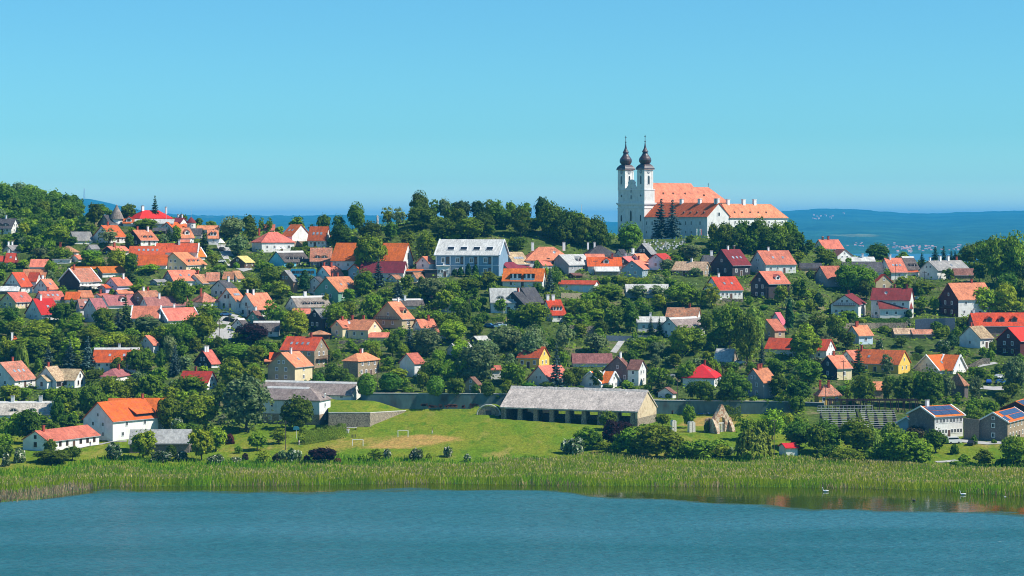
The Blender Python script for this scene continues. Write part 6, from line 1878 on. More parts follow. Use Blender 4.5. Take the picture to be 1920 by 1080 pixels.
# ------------------------------------------------------------------ reeds and ground cover
def blades(name, label, n, xr, yr, keep, hgt, wid, mat, seed, lean=.18, lift=0.0, top=.6):
    r = np.random.default_rng(seed)
    x = r.uniform(*xr, n); y = r.uniform(*yr, n)
    k = keep(x, y, r); x, y = x[k], y[k]; n = len(x)
    z = terr(x, y); z = np.maximum(z, -.1)
    patch = .5 + .5 * np.sin(x * .11 + 1.3 * np.sin(y * .13)) * np.sin(y * .21 + x * .043)
    hh = (hgt[0] + (hgt[1] - hgt[0]) * r.random(n)) * (.72 + .42 * patch)
    z = z + lift * (.72 + .42 * patch)
    a = r.uniform(0, math.pi, n); w = wid * r.uniform(.6, 1.4, n)
    dx, dy = np.cos(a) * w / 2, np.sin(a) * w / 2 * .6
    lx, ly = r.normal(0, lean, n) * hh, r.normal(0, lean, n) * hh
    v = np.stack([np.stack([x - dx, y - dy, z - .1], 1), np.stack([x + dx, y + dy, z - .1], 1),
                  np.stack([x + lx + dx * top, y + ly, z + hh], 1), np.stack([x + lx - dx * top, y + ly, z + hh], 1)], 1)
    me = leaf_mesh(name, v); me.materials[0] = mat
    hv = np.stack([np.zeros(n), np.zeros(n), np.ones(n), np.ones(n)], 1).reshape(-1)
    at_ = me.attributes.new('tip', 'FLOAT', 'POINT'); at_.data.foreach_set('value', hv.astype(np.float32))
    o = link(name, me); tag(o, label, kind='stuff')
    return o
def reed_mat(name, lo, hi, tipc, share):
    m = spread_mat(name, lo, rough=.8, island=.35, transl=.35, spec=.04)
    nt = m.node_tree; N, L = nt.nodes, nt.links
    bs = N['Principled BSDF']; src = bs.inputs['Base Color'].links[0].from_socket
    a = N.new('ShaderNodeAttribute'); a.attribute_name = 'tip'
    ge = N.new('ShaderNodeNewGeometry'); th_ = N.new('ShaderNodeMath'); th_.operation = 'LESS_THAN'; th_.inputs[1].default_value = share
    wn = N.new('ShaderNodeTexWhiteNoise'); wn.noise_dimensions = '1D'; L.new(ge.outputs['Random Per Island'], wn.inputs['W']); L.new(wn.outputs['Value'], th_.inputs[0])
    nz = N.new('ShaderNodeTexNoise'); nz.inputs['Scale'].default_value = .045; nz.inputs['Detail'].default_value = 4; L.new(ge.outputs['Position'], nz.inputs['Vector'])
    mr = N.new('ShaderNodeMapRange'); mr.inputs['From Min'].default_value = .4; mr.inputs['From Max'].default_value = .6; L.new(nz.outputs['Fac'], mr.inputs['Value'])
    mx = N.new('ShaderNodeMix'); mx.data_type = 'RGBA'; mx.inputs[7].default_value = (*hi, 1); L.new(mr.outputs[0], mx.inputs[0]); L.new(src, mx.inputs[6])
    rm = N.new('ShaderNodeMapRange'); rm.inputs['From Min'].default_value = .55; L.new(a.outputs['Fac'], rm.inputs['Value'])
    mu = N.new('ShaderNodeMath'); mu.operation = 'MULTIPLY'; L.new(rm.outputs[0], mu.inputs[0]); L.new(th_.outputs[0], mu.inputs[1])
    m2 = N.new('ShaderNodeMix'); m2.data_type = 'RGBA'; m2.inputs[7].default_value = (*tipc, 1); L.new(mu.outputs[0], m2.inputs[0]); L.new(mx.outputs[2], m2.inputs[6])
    L.new(m2.outputs[2], bs.inputs['Base Color'])
    for n_ in N:
        if n_.type == 'BSDF_TRANSLUCENT': L.new(m2.outputs[2], n_.inputs['Color'])
    return m
def shore_t(x, y):
    u = 960 + F * x / np.maximum(y, 300)
    return y - shore_y(u), u
R_GREEN = reed_mat('reed_green', (0.24, 0.42, 0.012), (0.38, 0.44, 0.02), (0.50, 0.50, 0.06), .3)
R_LUSH = reed_mat('sedge_green', (0.16, 0.36, 0.012), (0.22, 0.38, 0.015), (0.36, 0.44, 0.05), .3)
R_DRY = reed_mat('reed_dry', (0.44, 0.30, 0.15), (0.52, 0.38, 0.21), (0.58, 0.44, 0.26), .5)
def band(a, b, wob=4):
    def f(x, y, r):
        t, u = shore_t(x, y)
        w = wob * np.sin(x * .09) + wob * .6 * np.sin(x * .23 + 2)
        return (t > a(u) + 0 * w) & (t < b(u) + w) & (r.random(len(x)) < .98)
    return f
LEFT = lambda u: np.clip(1 - (u - 120) / 60, 0, 1)
blades('reeds', 'tall green reed bed with tan plumes along the shore', 270000, (-215, 215), (520, 660), band(lambda u: 15 * LEFT(u) - 1.3 * (1 - LEFT(u)), lambda u: np.interp(u, [0, 300, 900, 1050, 1920], [30, 23, 30, 46, 44])), (1.9, 2.8), .14, R_GREEN, 21, .21)
R_PLUME = reed_mat('reed_plume', (0.46, 0.42, 0.09), (0.66, 0.50, 0.19), (0.72, 0.56, 0.24), .5)
blades('reed_plumes', 'tan feathery plumes on the reed tops', 75000, (-215, 215), (520, 660), band(lambda u: 15 * LEFT(u) - 1.0 * (1 - LEFT(u)), lambda u: np.interp(u, [0, 300, 900, 1050, 1920], [30, 23, 30, 46, 44])), (.25, .6), .17, R_PLUME, 24, .35, 2.25, 1.3)
blades('sedge', 'bright low sedge behind the reeds', 115000, (-215, 215), (545, 675), band(lambda u: np.interp(u, [0, 300, 900, 1050, 1920], [26, 20, 26, 38, 40]), lambda u: np.interp(u, [0, 300, 900, 1050, 1920], [56, 52, 50, 53, 55]), 3), (.7, 1.5), .25, R_LUSH, 22, .3)
blades('dry_reeds', 'dry brown reeds at the water edge', 80000, (-170, 170), (550, 625), lambda x, y, r: (lambda t, u: (t > -1.6) & (t < 1.0 + 14 * LEFT(u)) & (r.random(len(x)) < np.where(u < 170, .95, .40 + .35 * np.sin(x * .16))))(*shore_t(x, y)), (.9, 2.1), .18, R_DRY, 23, .25)

def cover(name, label, n, test, size, hgt, mat, seed):
    r = np.random.default_rng(seed)
    x = r.uniform(-300, 300, n); y = r.uniform(655, 1000, n)
    k = test(x, y, r); x, y = x[k], y[k]
    z = np.array([gz(a, b_) for a, b_ in zip(x, y)])
    hh = hgt * r.random(len(x)) ** 1.5
    nn = r.normal(0, .5, (len(x), 3)) + np.array([0, -.2, 1])
    me = leaf_mesh(name, leaves(np.stack([x, y, z + hh], 1), nn, size * r.uniform(.5, 1.3, len(x)), r, 1.3)); me.materials[0] = mat
    tag(link(name, me), label, kind='stuff')
def vill(x, y, r):
    u = 960 + F * x / y
    k = (np.abs(u - 960) < 1040) & ((y > 749) | ((y > 700) & ((u < 560) | (u > 1480))))
    w = np.sin(x * .13 + 2 * np.sin(y * .08)) * np.sin(y * .17 + x * .05) + .7 * np.sin(x * .41 + y * .3)
    k &= (w > -.35) & (r.random(len(x)) < .9)
    for s in PADS:
        dx, dy = x - s['C'].x, y - s['C'].y
        p = dx * s['a'].x + dy * s['a'].y; q = dx * s['b'].x + dy * s['b'].y
        k &= ~((p > -.6) & (p < s['L'] + .6) & (q > -.6) & (q < s['W'] + .6))
    v = VH - F * (terr(x, y) - CZ) / y
    for x0, y0, x1, y1 in CLEAR:
        k &= ~((u > x0) & (u < x1) & (v > y0) & (v < y1))
    return k
cover('undergrowth', 'low garden bushes and ground cover between the houses', 150000, vill, .8, 1.5, LEAF['m'], 31)

# ------------------------------------------------------------------ poles, masts, lamps
POLE_N = [0]
def pole(c, X, Yt, Yb, label, mat=None, arm=True, r=.13, name='utility_pole', cat='pole'):
    p = at(c, X, Yb); s = (4.8 if c[0] in 'DE' else 1920 / 340); hh = (Yb - Yt) * p.y / F / s
    root = thing(name, label, cat, p, RNG.uniform(-.4, .4))
    b = MB(); b.tube((0, 0, -1), (0, 0, hh), r, r * .7, 7); b.build('post', [mat or M_POLE], root)
    if arm:
        b = MB(); b.box(-.9, .9, -.06, .06, hh - .75, hh - .6)
        for x in (-.8, -.3, .3, .8): b.tube((x, 0, hh - .6), (x, 0, hh - .38), .05, .04, 5)
        b.build('crossarm', [mat or M_POLE], root)
    return p + Vector((0, 0, hh))
pp = []
for a in (('B2', 515, 675, 850, 'wooden power pole at the bend of the pale road'), ('B2', 618, 390, 700, 'tall wooden pole in front of the three-skylight white house'),
          ('B2', 812, 458, 645, 'wooden pole in front of the largest white gable'), ('B2', 445, 395, 520, 'wooden pole beside the hip-roofed cottage'), ('B3', 960, 415, 570, 'grey pole in the bushes below the hotel'),
          ('B3', 1357, 450, 690, 'thick wooden pole left of the black gabled house'), ('B3', 850, 498, 590, 'short pole beside the long dark thatch'), ('A4', 880, 945, 1140, 'lamp pole in front of the long orange row'),
          ('A6', 562, 760, 970, 'wooden pole in front of the skylight roof on right skyline'), ('A6', 868, 835, 965, 'dark pole in front of the farmhouse gable'), ('C6', 925, 240, 345, 'pole with crossarm before the L-shaped white house'),
          ('C5', 1702, 205, 430, 'thin pole before the cream cottage'), ('C5', 420, 150, 320, 'thin pole before the grey arched barn'), ('B4', 738, 665, 860, 'street lamp pole on the lane wall'),
          ('C4', 1752, 500, 775, 'wooden pole beside the white lean-to'), ('D2', 745, 232, 500, 'dark wooden pole between hedge and shrubs on meadow'), ('D4', 1495, 215, 560, 'tall wooden pole left of the white kiosk'),
          ('C3', 380, 425, 670, 'thin pole between two clipped round trees'), ('C3', 1787, 200, 350, 'power pole in the shade of garden trees'), ('B5', 882, 150, 290, 'pole beside the black gabled salmon house'),
          ('C2', 100, 560, 690, 'old pole among the lower left trees'), ('C5', 1510, 470, 700, 'steel pole in front of the little yellow cottage'), ('B3', 990, 545, 650, 'slim pole beside the bare white gable')):
    pp.append(pole(*a))
# overhead cables between neighbouring poles
def cable(i, j, label):
    a, q = pp[i] - Vector((0, 0, .4)), pp[j] - Vector((0, 0, .4))
    b = MB(); n = 12; pts = [a.lerp(q, k / n) - Vector((0, 0, 4 * (a - q).length * .02 * (k / n) * (1 - k / n))) for k in range(n + 1)]
    for k in range(n): b.tube(pts[k], pts[k + 1], .022, .022, 4)
    o = b.build('power_cable', [M_DARK]); tag(o, label, 'cable', 'overhead cables')
cable(0, 1, 'thin black cable from the road-bend pole to the tall pole'); cable(1, 2, 'thin black cable between the two poles before white gables'); cable(2, 22, 'long black cable from the largest white gable over the trees')
cable(5, 13, 'thin black cable from the thick pole to the street lamp'); cable(11, 21, 'thin black cable above the cream and yellow cottages'); cable(17, 18, 'thin black cable over the clipped round trees'); cable(10, 11, 'thin black cable past the yellow gabled house')
cable(13, 14, 'thin black cable dropping from the street lamp to the lean-to'); cable(12, 11, 'thin black cable over the gardens left of cream cottage')
pole('D2', 843, 320, 395, 'basketball post between the hedge and big tree', M_WHITE, False, .07, 'basketball_post', 'sports post')
p_ = at('D2', 853, 395); k_ = p_.y / F / 4.8
o_ = [o for o in bpy.data.objects if o.name.startswith('basketball_post')][0]
b = MB(); b.prism([(-.95, 2.6), (.95, 2.6), (.95, 3.3), (.5, 3.75), (-.5, 3.75), (-.95, 3.3)], -.2, -.12, lambda d, a, c: (a, d, c)); b.build('backboard', [plain('teal_board', (0.12, 0.42, 0.5))], o_)
pole('A1', 1762, 330, 520, 'thin radio mast behind the crimson guesthouse', M_GREY, False, .08, 'radio_mast', 'mast')
pole('A4', 737, 336, 620, 'white lamp mast rising over the park trees', M_WHITE, False, .14, 'lamp_mast', 'mast')
pole('A5', 890, 48, 330, 'hair-thin aerial behind the monastery roof', M_GREY, False, .05, 'radio_mast', 'mast')
for i, (X, c) in enumerate(((988, (0.7, 0.7, 0.68)), (998, (0.1, 0.45, 0.3)), (1018, (0.75, 0.74, 0.7)), (1028, (0.6, 0.15, 0.12)))):
    p = at('E', X, 990); hh = 92 * p.y / F / 4.8
    root = thing('flagpole', ['white flag on pole outermost left before the monastery', 'green striped flag on pole before the monastery', 'cream flag on third pole before the monastery', 'red striped flag on pole outermost right before the monastery'][i], 'flag', p, .3, 'flags before the monastery')
    b = MB(); b.tube((0, 0, -.5), (0, 0, hh), .07, .05, 6); b.build('post', [M_WHITE], root)
    b = MB(); n = 8
    vs = []; fs = []
    for j in range(n + 1):
        for kk in range(3): vs.append((.06 + .16 * kk * (1 + .1 * math.sin(j)), .12 * math.sin(j * .9 + kk), hh - .2 - j * .32))
    for j in range(n):
        for kk in range(2): a = j * 3 + kk; fs.append((a, a + 1, a + 4, a + 3))
    b.add(vs, fs); b.build('flag_cloth', [plain('cloth%d' % i, c, .9)], root, fix=False)
# banner at the right
p = at('D5', 1482, 172); hh = 95 * p.y / F / 4.8
root = thing('banner', 'tall blue banner flag with white lettering by the solar halls', 'banner', p)
b = MB(); b.tube((0, 0, -.5), (0, 0, hh), .06, .04, 6); b.build('post', [M_WHITE], root)
b = MB(); b.box(.04, .75, -.02, .02, .4, hh - .1); fl_ = b.build('flag_cloth', [plain('blue_cloth', (0.02, 0.10, 0.45), .9)], root)
b = MB()
for i in range(5): b.box(.28, .5, -.03, -.024, hh * .3 + i * .32, hh * .3 + i * .32 + .2)
b.build('lettering', [M_WHITE], fl_)
# lattice mast on the far hill
p = Vector(((158 - 960) * 16880 / F, 16880, CZ - (372.5 - VH) * 16880 / F))
root = thing('lattice_mast', 'pale lattice transmitter mast on the distant hill', 'mast', p)
b = MB(); hh = 80
for sx, sy in ((-1, -1), (1, -1), (1, 1), (-1, 1)): b.tube((sx * 6, sy * 6, -4), (sx * 1.8, sy * 1.8, hh), 1.1, .8, 4)
for i in range(8):
    z0, z1 = hh * i / 8, hh * (i + 1) / 8; w0, w1 = 6 - 4.2 * i / 8, 6 - 4.2 * (i + 1) / 8
    b.tube((-w0, -w0, z0), (w1, -w1, z1), .7, .7, 4); b.tube((w0, -w0, z0), (-w1, -w1, z1), .7, .7, 4)
b.build('lattice', [plain('far_white_steel', (0.7, 0.7, 0.7))], root)

# column monument between the crest trees
p = at('A3', 382, 640); k_ = p.y / F / (1920 / 340)
root = thing('statue_column', 'slim pale column with statue among the crest trees', 'monument', p)
H_ = 170 * k_
b = MB(); b.box(-1.1, 1.1, -1.1, 1.1, -1, H_ * .30); b.box(-1.3, 1.3, -1.3, 1.3, H_ * .30, H_ * .34); b.build('plinth', [M_CONC], root)
b = MB(); b.lathe([(.5, H_ * .34), (.42, H_ * .62), (.6, H_ * .64), (.6, H_ * .67)], 12); b.build('column', [M_CONC], root)
b = MB(); b.lathe([(.5, H_ * .67), (.42, H_ * .78), (.34, H_ * .86), (.52, H_ * .91), (.2, H_ * .94), (.24, H_ * .97), (.1, H_)], 10); b.tube((.3, 0, H_ * .9), (.75, -.1, H_ * .84), .13, .08, 6); b.build('statue', [M_CONC], root)

# ------------------------------------------------------------------ goals, posts, table on the meadow
gm = plain('goal_white', (0.8, 0.8, 0.8), .5)
for (c, X0, X1, Yt, Yb, lab) in (('D2', 1348, 1443, 405, 465, 'nearer white football goal on the worn meadow pitch'), ('D2', 1757, 1848, 323, 382, 'farther white football goal on the worn meadow pitch')):
    a, q = at(c, X0, Yb), at(c, X1, Yb); hh = (Yb - Yt) * a.y / F / 4.8
    root = thing('football_goal', lab, 'goal', a, 0, 'goals on the meadow'); d = q - a
    for nm, v0 in (('post', Vector((0, 0, -.2))), ('post', d + Vector((0, 0, -.2)))):
        b = MB(); b.tube(v0, v0 + Vector((0, 0, hh + .2)), .09, .09, 6); b.build(nm, [gm], root)
    b = MB(); b.tube((0, 0, hh), d + Vector((0, 0, hh)), .08, .08, 6); b.build('crossbar', [gm], root)
p = at('D2', 1342, 318); root = thing('picnic_table', 'small dark picnic table with pale top near the rubble wall', 'table', p)
b = MB(); b.box(-1.6, 1.6, -.5, .5, .68, .78); b.build('table_top', [M_CONC], root)
for x in (-1.3, 1.3):
    b = MB(); b.box(x - .12, x + .12, -.4, .4, -.3, .68); b.build('leg', [M_DARK], root)
for X in (1337, 1350, 1362, 1375):
    p = at('D2', X, 388); b = MB(); b.box(-.09, .09, -.09, .09, -.3, .95); o = b.build('bollard', [M_POLE]); o.location = p
    tag(o, 'short wooden post in the row of four beside the nearer goal', 'bollard', 'short posts by the goal')

# fence above the wall
a, q = at('C4', 1512, 772), at('C4', 1915, 772)
root = thing('wooden_fence', 'brown board fence along the lane above the retaining wall', 'fence', a); d = q - a; n = 12
for i in range(n):
    t0 = d * (i / n); t1 = d * ((i + 1) / n)
    zo = gz(a.x + t0.x, a.y + t0.y) - a.z
    b = MB(); b.box(t0.x, t1.x - .15, t0.y + .05, t0.y + .12, zo - .2, zo + 1.5); b.build('panel', [M_BROWN], root)
    b = MB(); b.box(t0.x - .15, t0.x + .12, t0.y - .06, t0.y + .18, zo - .6, zo + 1.75); b.build('post', [M_CONC], root)
# pool-side retaining walls on the slope
def seg(label, c, X0, Y0, X1, Y1, hpx, mat, cap=None):
    s = (4.8 if c[0] in 'DE' else 1920 / 340)
    pts = []
    for i in range(5):
        p = at(c, X0 + (X1 - X0) * i / 4, Y0 + (Y1 - Y0) * i / 4); pts.append((p.x, p.y, p.z - .5, p.z + hpx * p.y / F / s))
    wall_line('garden_wall', label, pts, .5, mat, 'wall', cap)
slate_m = spread_mat('slate_blocks', (0.10, 0.14, 0.18), rough=.9, noises=((1.5, .15), (5, .2)))
seg('tall smooth blue-grey garden wall below the timber chalet', 'B6', 770, 630, 1190, 635, 145, slate_m, None)
seg('dark stone garden wall under the villa hedge', 'B6', 0, 600, 690, 600, 60, stone_m)
seg('rubble wall along the lane below three red dormers', 'B4', 610, 840, 900, 850, 105, stone_m)
seg('long low lane wall beside the pale blue gable', 'B4', 1000, 905, 1500, 905, 58, slate_m)
seg('rubble wall in front of the white veranda house', 'B5', 420, 320, 640, 320, 35, stone_m)
seg('low stone wall at the foot of the old white cottage', 'C6', 1270, 250, 1560, 245, 62, stone_m)
seg('tan stone wall below the white garage', 'B4', 520, 450, 740, 455, 58, spread_mat('tan_stone', (0.45, 0.36, 0.22), rough=.95, noises=((3, .3),)))
seg('brown stone wall linking the two solar halls', 'D5', 1375, 400, 1515, 410, 190, spread_mat('brown_blocks', (0.24, 0.18, 0.13), rough=.95, noises=((2.5, .25),)))
seg('dark terrace wall with rubble below the cream bungalow', 'B3', -30, 935, 300, 930, 35, stone_m)

# ------------------------------------------------------------------ cars and the bus
def car(c, X, Yb, Lpx, label, col, rz=0.0, van=False, group='parked cars in the village'):
    p = at(c, X, Yb); root = thing('van' if van else 'car', label, 'van' if van else 'car', p, rz, group)
    pm = spread_mat('car_paint_%d' % int(sum(col) * 1000 + col[0] * 100), col, rough=.25, spec=.7)
    Lc, Wc = 4.2, 1.75
    fn = lambda d, a, z: (a, d, z)
    b = MB(); b.prism([(-2.1, .3), (2.1, .3), (2.12, .72), (1.95, .9), (1.0, .98), (-1.95, 1.0), (-2.1, .8)] if not van else [(-2.3, .3), (2.3, .3), (2.3, .95), (2.05, 1.15), (-2.3, 1.2)], -Wc / 2, Wc / 2, fn); b.build('body', [pm], root)
    cab = [(-1.75, 1.0), (.95, .98), (.35, 1.46), (-1.2, 1.48)] if not van else [(-2.28, 1.18), (1.75, 1.15), (1.25, 2.0), (-2.2, 2.05)]
    b = MB(); b.prism(cab, -Wc / 2 + .12, Wc / 2 - .12, fn); b.build('roof', [pm], root)
    gl = [(x * .9 - .03, 1.06 + (z - 1.0) * .75) if not van else (x * .92, 1.3 + (z - 1.15) * .6) for x, z in cab]
    b = MB(); b.prism(gl, -Wc / 2 + .09, Wc / 2 - .09, fn); b.build('window', [M_GLASS], root)
    for x in (-1.3, 1.35):
        for y in (-.8, .8):
            b = MB(); b.tube((x, y - .11, .32), (x, y + .11, .32), .32, .32, 10); b.build('wheel', [M_DARK], root)
CW, CB, CS, CR, CK = (0.75, 0.75, 0.74), (0.05, 0.16, 0.36), (0.45, 0.47, 0.5), (0.42, 0.02, 0.03), (0.03, 0.03, 0.035)
car('C3', 1635, 733, 90, 'small white hatchback on the lane behind the open barn', CW, .05)
car('C5', 345, 676, 90, 'dark red car on the lane above the wall', CR, math.pi - .1)
car('D5', 1285, 440, 95, 'white van parked below the white solar hall', CW, .3, True)
car('D5', 1445, 455, 70, 'dark car parked beside the white van', CK, 1.2)
car('B2', 585, 632, 110, 'blue car parked below the three-skylight house', CB, .1)
car('B2', 620, 690, 110, 'black car parked at the road bend', CK, -.2)
car('B2', 525, 470+500, 60, 'white car under the trees in front of cream inn', CW, .2) if False else car('A2', 530, 975, 60, 'white car on the lane beside cream inn', CW, .2)
car('B3', 1570, 755, 85, 'dark blue car in the yard below black gabled house', CB, -.4)
car('B3', 1690, 750, 110, 'white car in the yard below black gabled house', CW, -.2)
car('B3', 1650, 765, 90, 'silver-blue car between dark blue and white cars', (0.35, 0.5, 0.55), -.1)
car('B6', 815, 300, 95, 'blue car on the drive beside the maroon villa', CB, .1)
car('A4', 1510, 722, 100, 'silver car parked before the monastery spruces', CS, .05)
car('C5', 610, 240, 70, 'white car beside the grey arched barn', CW, .1)
car('C4', 1660, 495, 85, 'silver car in the shade behind the conifer', CS, .1)
car('C6', 1665, 395, 70, 'white car behind blue car on right forecourt', CW, .6)
car('C6', 1685, 450, 95, 'blue car on the right forecourt', CB, .3)
car('C6', 1550, 450, 60, 'small blue car beyond the right forecourt verge', (0.03, 0.1, 0.4), 1.3)
car('A2', 545, 850, 60, 'dark car below the cafe terrace', CK, 1.4)
# bus
p = at('B2', 1405, 228); k_ = p.y / F / (1920 / 340); Lb = 265 * k_
root = thing('bus', 'turquoise-blue coach behind the brick gabled house', 'bus', p, math.radians(4))
bl = spread_mat('bus_paint', (0.03, 0.30, 0.50), rough=.3, spec=.6)
b = MB(); b.prism([(-Lb / 2, .35), (Lb / 2, .35), (Lb / 2, 2.6), (Lb / 2 - .35, 3.3), (-Lb / 2 + .1, 3.3), (-Lb / 2, 2.9)], -1.25, 1.25, lambda d, a, c: (a, d, c)); b.build('body', [bl], root)
n = 6
for i in range(n):
    b = MB(); x0 = -Lb / 2 + .5 + (Lb - 1) * i / n; b.box(x0, x0 + (Lb - 1) / n - .15, -1.29, -1.2, 1.5, 2.6); b.build('window', [M_GLASS], root)
for x in (-Lb * .3, Lb * .3):
    b = MB(); b.tube((x, -1.3, .5), (x, -.9, .5), .5, .5, 12); b.build('wheel', [M_DARK], root)

# parasols
def parasol(c, X, Yt, Yb, wpx, label, col, closed=False):
    p = at(c, X, Yb); s = 1920 / 340; hh = (Yb - Yt) * p.y / F / s; r_ = wpx / 2 * p.y / F / s
    root = thing('parasol', label, 'parasol', p, 0, 'garden parasols')
    b = MB(); b.tube((0, 0, -.3), (0, 0, hh), .05, .05, 6); b.build('pole', [M_WHITE], root)
    b = MB(); b.lathe([(r_, hh * .62), (r_ * .5, hh * .86), (.06, hh)] if not closed else [(.12, hh * .25), (.42, hh * .35), (.34, hh * .7), (.05, hh)], 8); b.build('canopy', [plain('parasol_cloth_%s' % label[:5], col, .9)], root, fix=True)
parasol('A2', 528, 718, 850, 100, 'wide cream parasol over the cafe terrace', (0.78, 0.75, 0.68))
parasol('A2', 1132, 800, 860, 85, 'white parasol before the hip-roofed house, left of two', (0.8, 0.8, 0.78))
parasol('A2', 1188, 798, 856, 60, 'white parasol before the hip-roofed house, right of two', (0.8, 0.8, 0.78))
parasol('B3', 1280, 118, 225, 26, 'closed tall cream parasol among the slim cypresses', (0.7, 0.64, 0.52), True)
parasol('C3', 245, 352, 440, 62, 'lilac-white parasol on the terrace of the twin-roofed stone house', (0.65, 0.63, 0.75))
# terrace canopy of the tavern
p = at('B1', 980, 350); k_ = p.y / F / (1920 / 340)
root = thing('awning', 'broad cream terrace awning beside the dark-gabled tavern', 'awning', p)
b = MB(); w_ = 135 * k_; hh = 60 * k_; vs = []; fs = []
for i in range(9):
    for j in range(4):
        vs.append((-w_ + 2 * w_ * i / 8, -2.2 + 2.2 * j, hh * (.72 + .28 * j / 3 + .06 * math.sin(i * 1.6) + .02 * i)))
for i in range(8):
    for j in range(3): a = i * 4 + j; fs.append((a, a + 4, a + 5, a + 1))
b.add(vs, fs); b.build('canopy', [plain('awning_cloth', (0.75, 0.70, 0.6), .9)], root, fix=False)
for i in range(5):
    b = MB(); x = -w_ + 2 * w_ * i / 4; b.tube((x, -2.1, -1), (x, -2.1, hh * .74), .08, .08, 6); b.build('post', [M_DARK], root)

# ------------------------------------------------------------------ cemetery on the slope below the monastery
gs = spread_mat('grave_stone', (0.62, 0.60, 0.56), rough=.8, noises=((2, .15),), rnd=.45)
b = MB(); b.box(-.5, .5, -1.9, 0, -.3, .22); slab_ = None
g_me = []
b1 = MB(); b1.box(-.4, .4, -.1, .1, -.3, 1.0); b1.prism([(-.4, 1.0), (.4, 1.0), (.25, 1.25), (-.25, 1.25)], -.1, .1, lambda d, a, c: (a, d, c)); g_me.append(b1.mesh('headstone', [gs]))
b2 = MB(); b2.box(-.1, .1, -.08, .08, -.3, 1.5); b2.box(-.4, .4, -.07, .07, .95, 1.12); g_me.append(b2.mesh('headstone', [gs]))
slab_me = b.mesh('grave_slab', [gs])
n = 0
for row in range(7):
    for col in range(13):
        X = 1400 + col * 36 + RNG.uniform(-12, 12) + row * 3; Y = 752 + row * 14 + RNG.uniform(-4, 4)
        if RNG.random() < .55: continue
        p = at('A4', X, Y)
        if on_pad(p.x, p.y, 1): continue
        root = thing('gravestone', 'pale gravestone on the grassy cemetery slope below the monastery', 'gravestone', p, RNG.uniform(-.5, .3), 'gravestones on the cemetery slope'); root.scale = (.75, .75, .7)
        link('headstone', RNG.choice(g_me), root); link('slab', slab_me, root); n += 1

# ------------------------------------------------------------------ people and birds (continuous skinned bodies)
def skin(name, pts, edges, rad, mats, parent=None, levels=1):
    me = bpy.data.meshes.new(name); me.from_pydata(pts, edges, [])
    for m_ in mats: me.materials.append(m_)
    o = link(name, me, parent)
    sm = o.modifiers.new('skin', 'SKIN')
    for i, r_ in enumerate(rad):
        rr = r_ if isinstance(r_, tuple) else (r_, r_)
        me.skin_vertices[0].data[i].radius = rr
    me.skin_vertices[0].data[0].use_root = True
    ss = o.modifiers.new('subsurf', 'SUBSURF'); ss.levels = levels; ss.render_levels = levels
    return o
SKINM = plain('skin', (0.5, 0.28, 0.19), .6)
def person(p, label, top, low, rz, step=.18, hair=(0.05, 0.03, 0.02)):
    root = thing('person', label, 'person', p, rz)
    a = step
    pts = [(0, 0, .95), (0, 0, 1.2), (0, 0, 1.42), (0, .0, 1.52), (0, .02, 1.62), (0, .03, 1.72),
           (.1, 0, .92), (.11, a * .5, .5), (.11, a, .08), (.11, a + .16, .04), (-.1, 0, .92), (-.11, -a * .3, .5), (-.11, -a, .08), (-.11, -a + .16, .04),
           (.19, 0, 1.4), (.25, -a * .3, 1.12), (.26, -a * .2 + .08, .86), (.26, -a * .2 + .11, .78), (-.19, 0, 1.4), (-.25, a * .4, 1.12), (-.26, a * .5 + .08, .86), (-.26, a * .5 + .11, .78)]
    ed = [(0, 1), (1, 2), (2, 3), (3, 4), (4, 5), (0, 6), (6, 7), (7, 8), (8, 9), (0, 10), (10, 11), (11, 12), (12, 13), (2, 14), (14, 15), (15, 16), (16, 17), (2, 18), (18, 19), (19, 20), (20, 21)]
    rad = [(.15, .11), (.15, .11), (.16, .1), .055, .09, .085, .085, .06, .042, .035, .085, .06, .042, .035, .055, .042, .034, .03, .055, .042, .034, .03]
    skin('body', pts, ed, rad, [SKINM], root)
    skin('shirt', [pts[i] for i in (0, 1, 2, 14, 15, 18, 19)], [(0, 1), (1, 2), (2, 3), (3, 4), (2, 5), (5, 6)], [(.17, .13), (.17, .125), (.175, .115), .07, .055, .07, .055], [plain('cloth_%s' % (top,), top, .9)], root)
    skin('trousers', [pts[i] for i in (0, 6, 7, 8, 10, 11, 12)], [(0, 1), (1, 2), (2, 3), (0, 4), (4, 5), (5, 6)], [(.165, .125), .1, .076, .06, .1, .076, .06], [plain('cloth_%s' % (low,), low, .9)], root)
    b = MB(); b.lathe([(.10, 1.66), (.105, 1.72), (.08, 1.79), (.02, 1.82)], 10, (0, .01, 0)); b.build('hair', [plain('hair_%s' % (hair,), hair, .8)], root)
WT, BK, BL = (0.75, 0.75, 0.74), (0.03, 0.03, 0.035), (0.06, 0.12, 0.3)
person(at('D2', 1301, 352), 'person in white walking beside another by the rubble wall, the left one', WT, (0.45, 0.45, 0.45), .2)
person(at('D2', 1314, 350), 'person in white walking beside another by the rubble wall, the right one', WT, WT, .4)
person(at('D2', 868, 458), 'person in pale clothes walking in front of the dark hedge', WT, (0.6, 0.5, 0.42), 1.3, .25)
person(at('D3', 243, 354), 'person in dark top and white trousers on the worn pitch', BK, WT, 2.0)
person(at('D2', 546, 482), 'person in dark clothes under the meadow tree', BK, BL, .6)
person(at('B6', 320, 488), 'person in blue standing on the villa lawn', BL, BK, 0)
person(at('B6', 372, 488), 'person in dark clothes in the middle of the villa lawn group', BK, BL, 1.0)
person(at('B6', 405, 488), 'person with bare legs nearest the villa hedge end', (0.5, 0.28, 0.19), (0.6, 0.3, 0.25), 2.0)
person(at('D1', 812, 462), 'person standing at the door of the long low cottage', BK, BL, 0, .08)

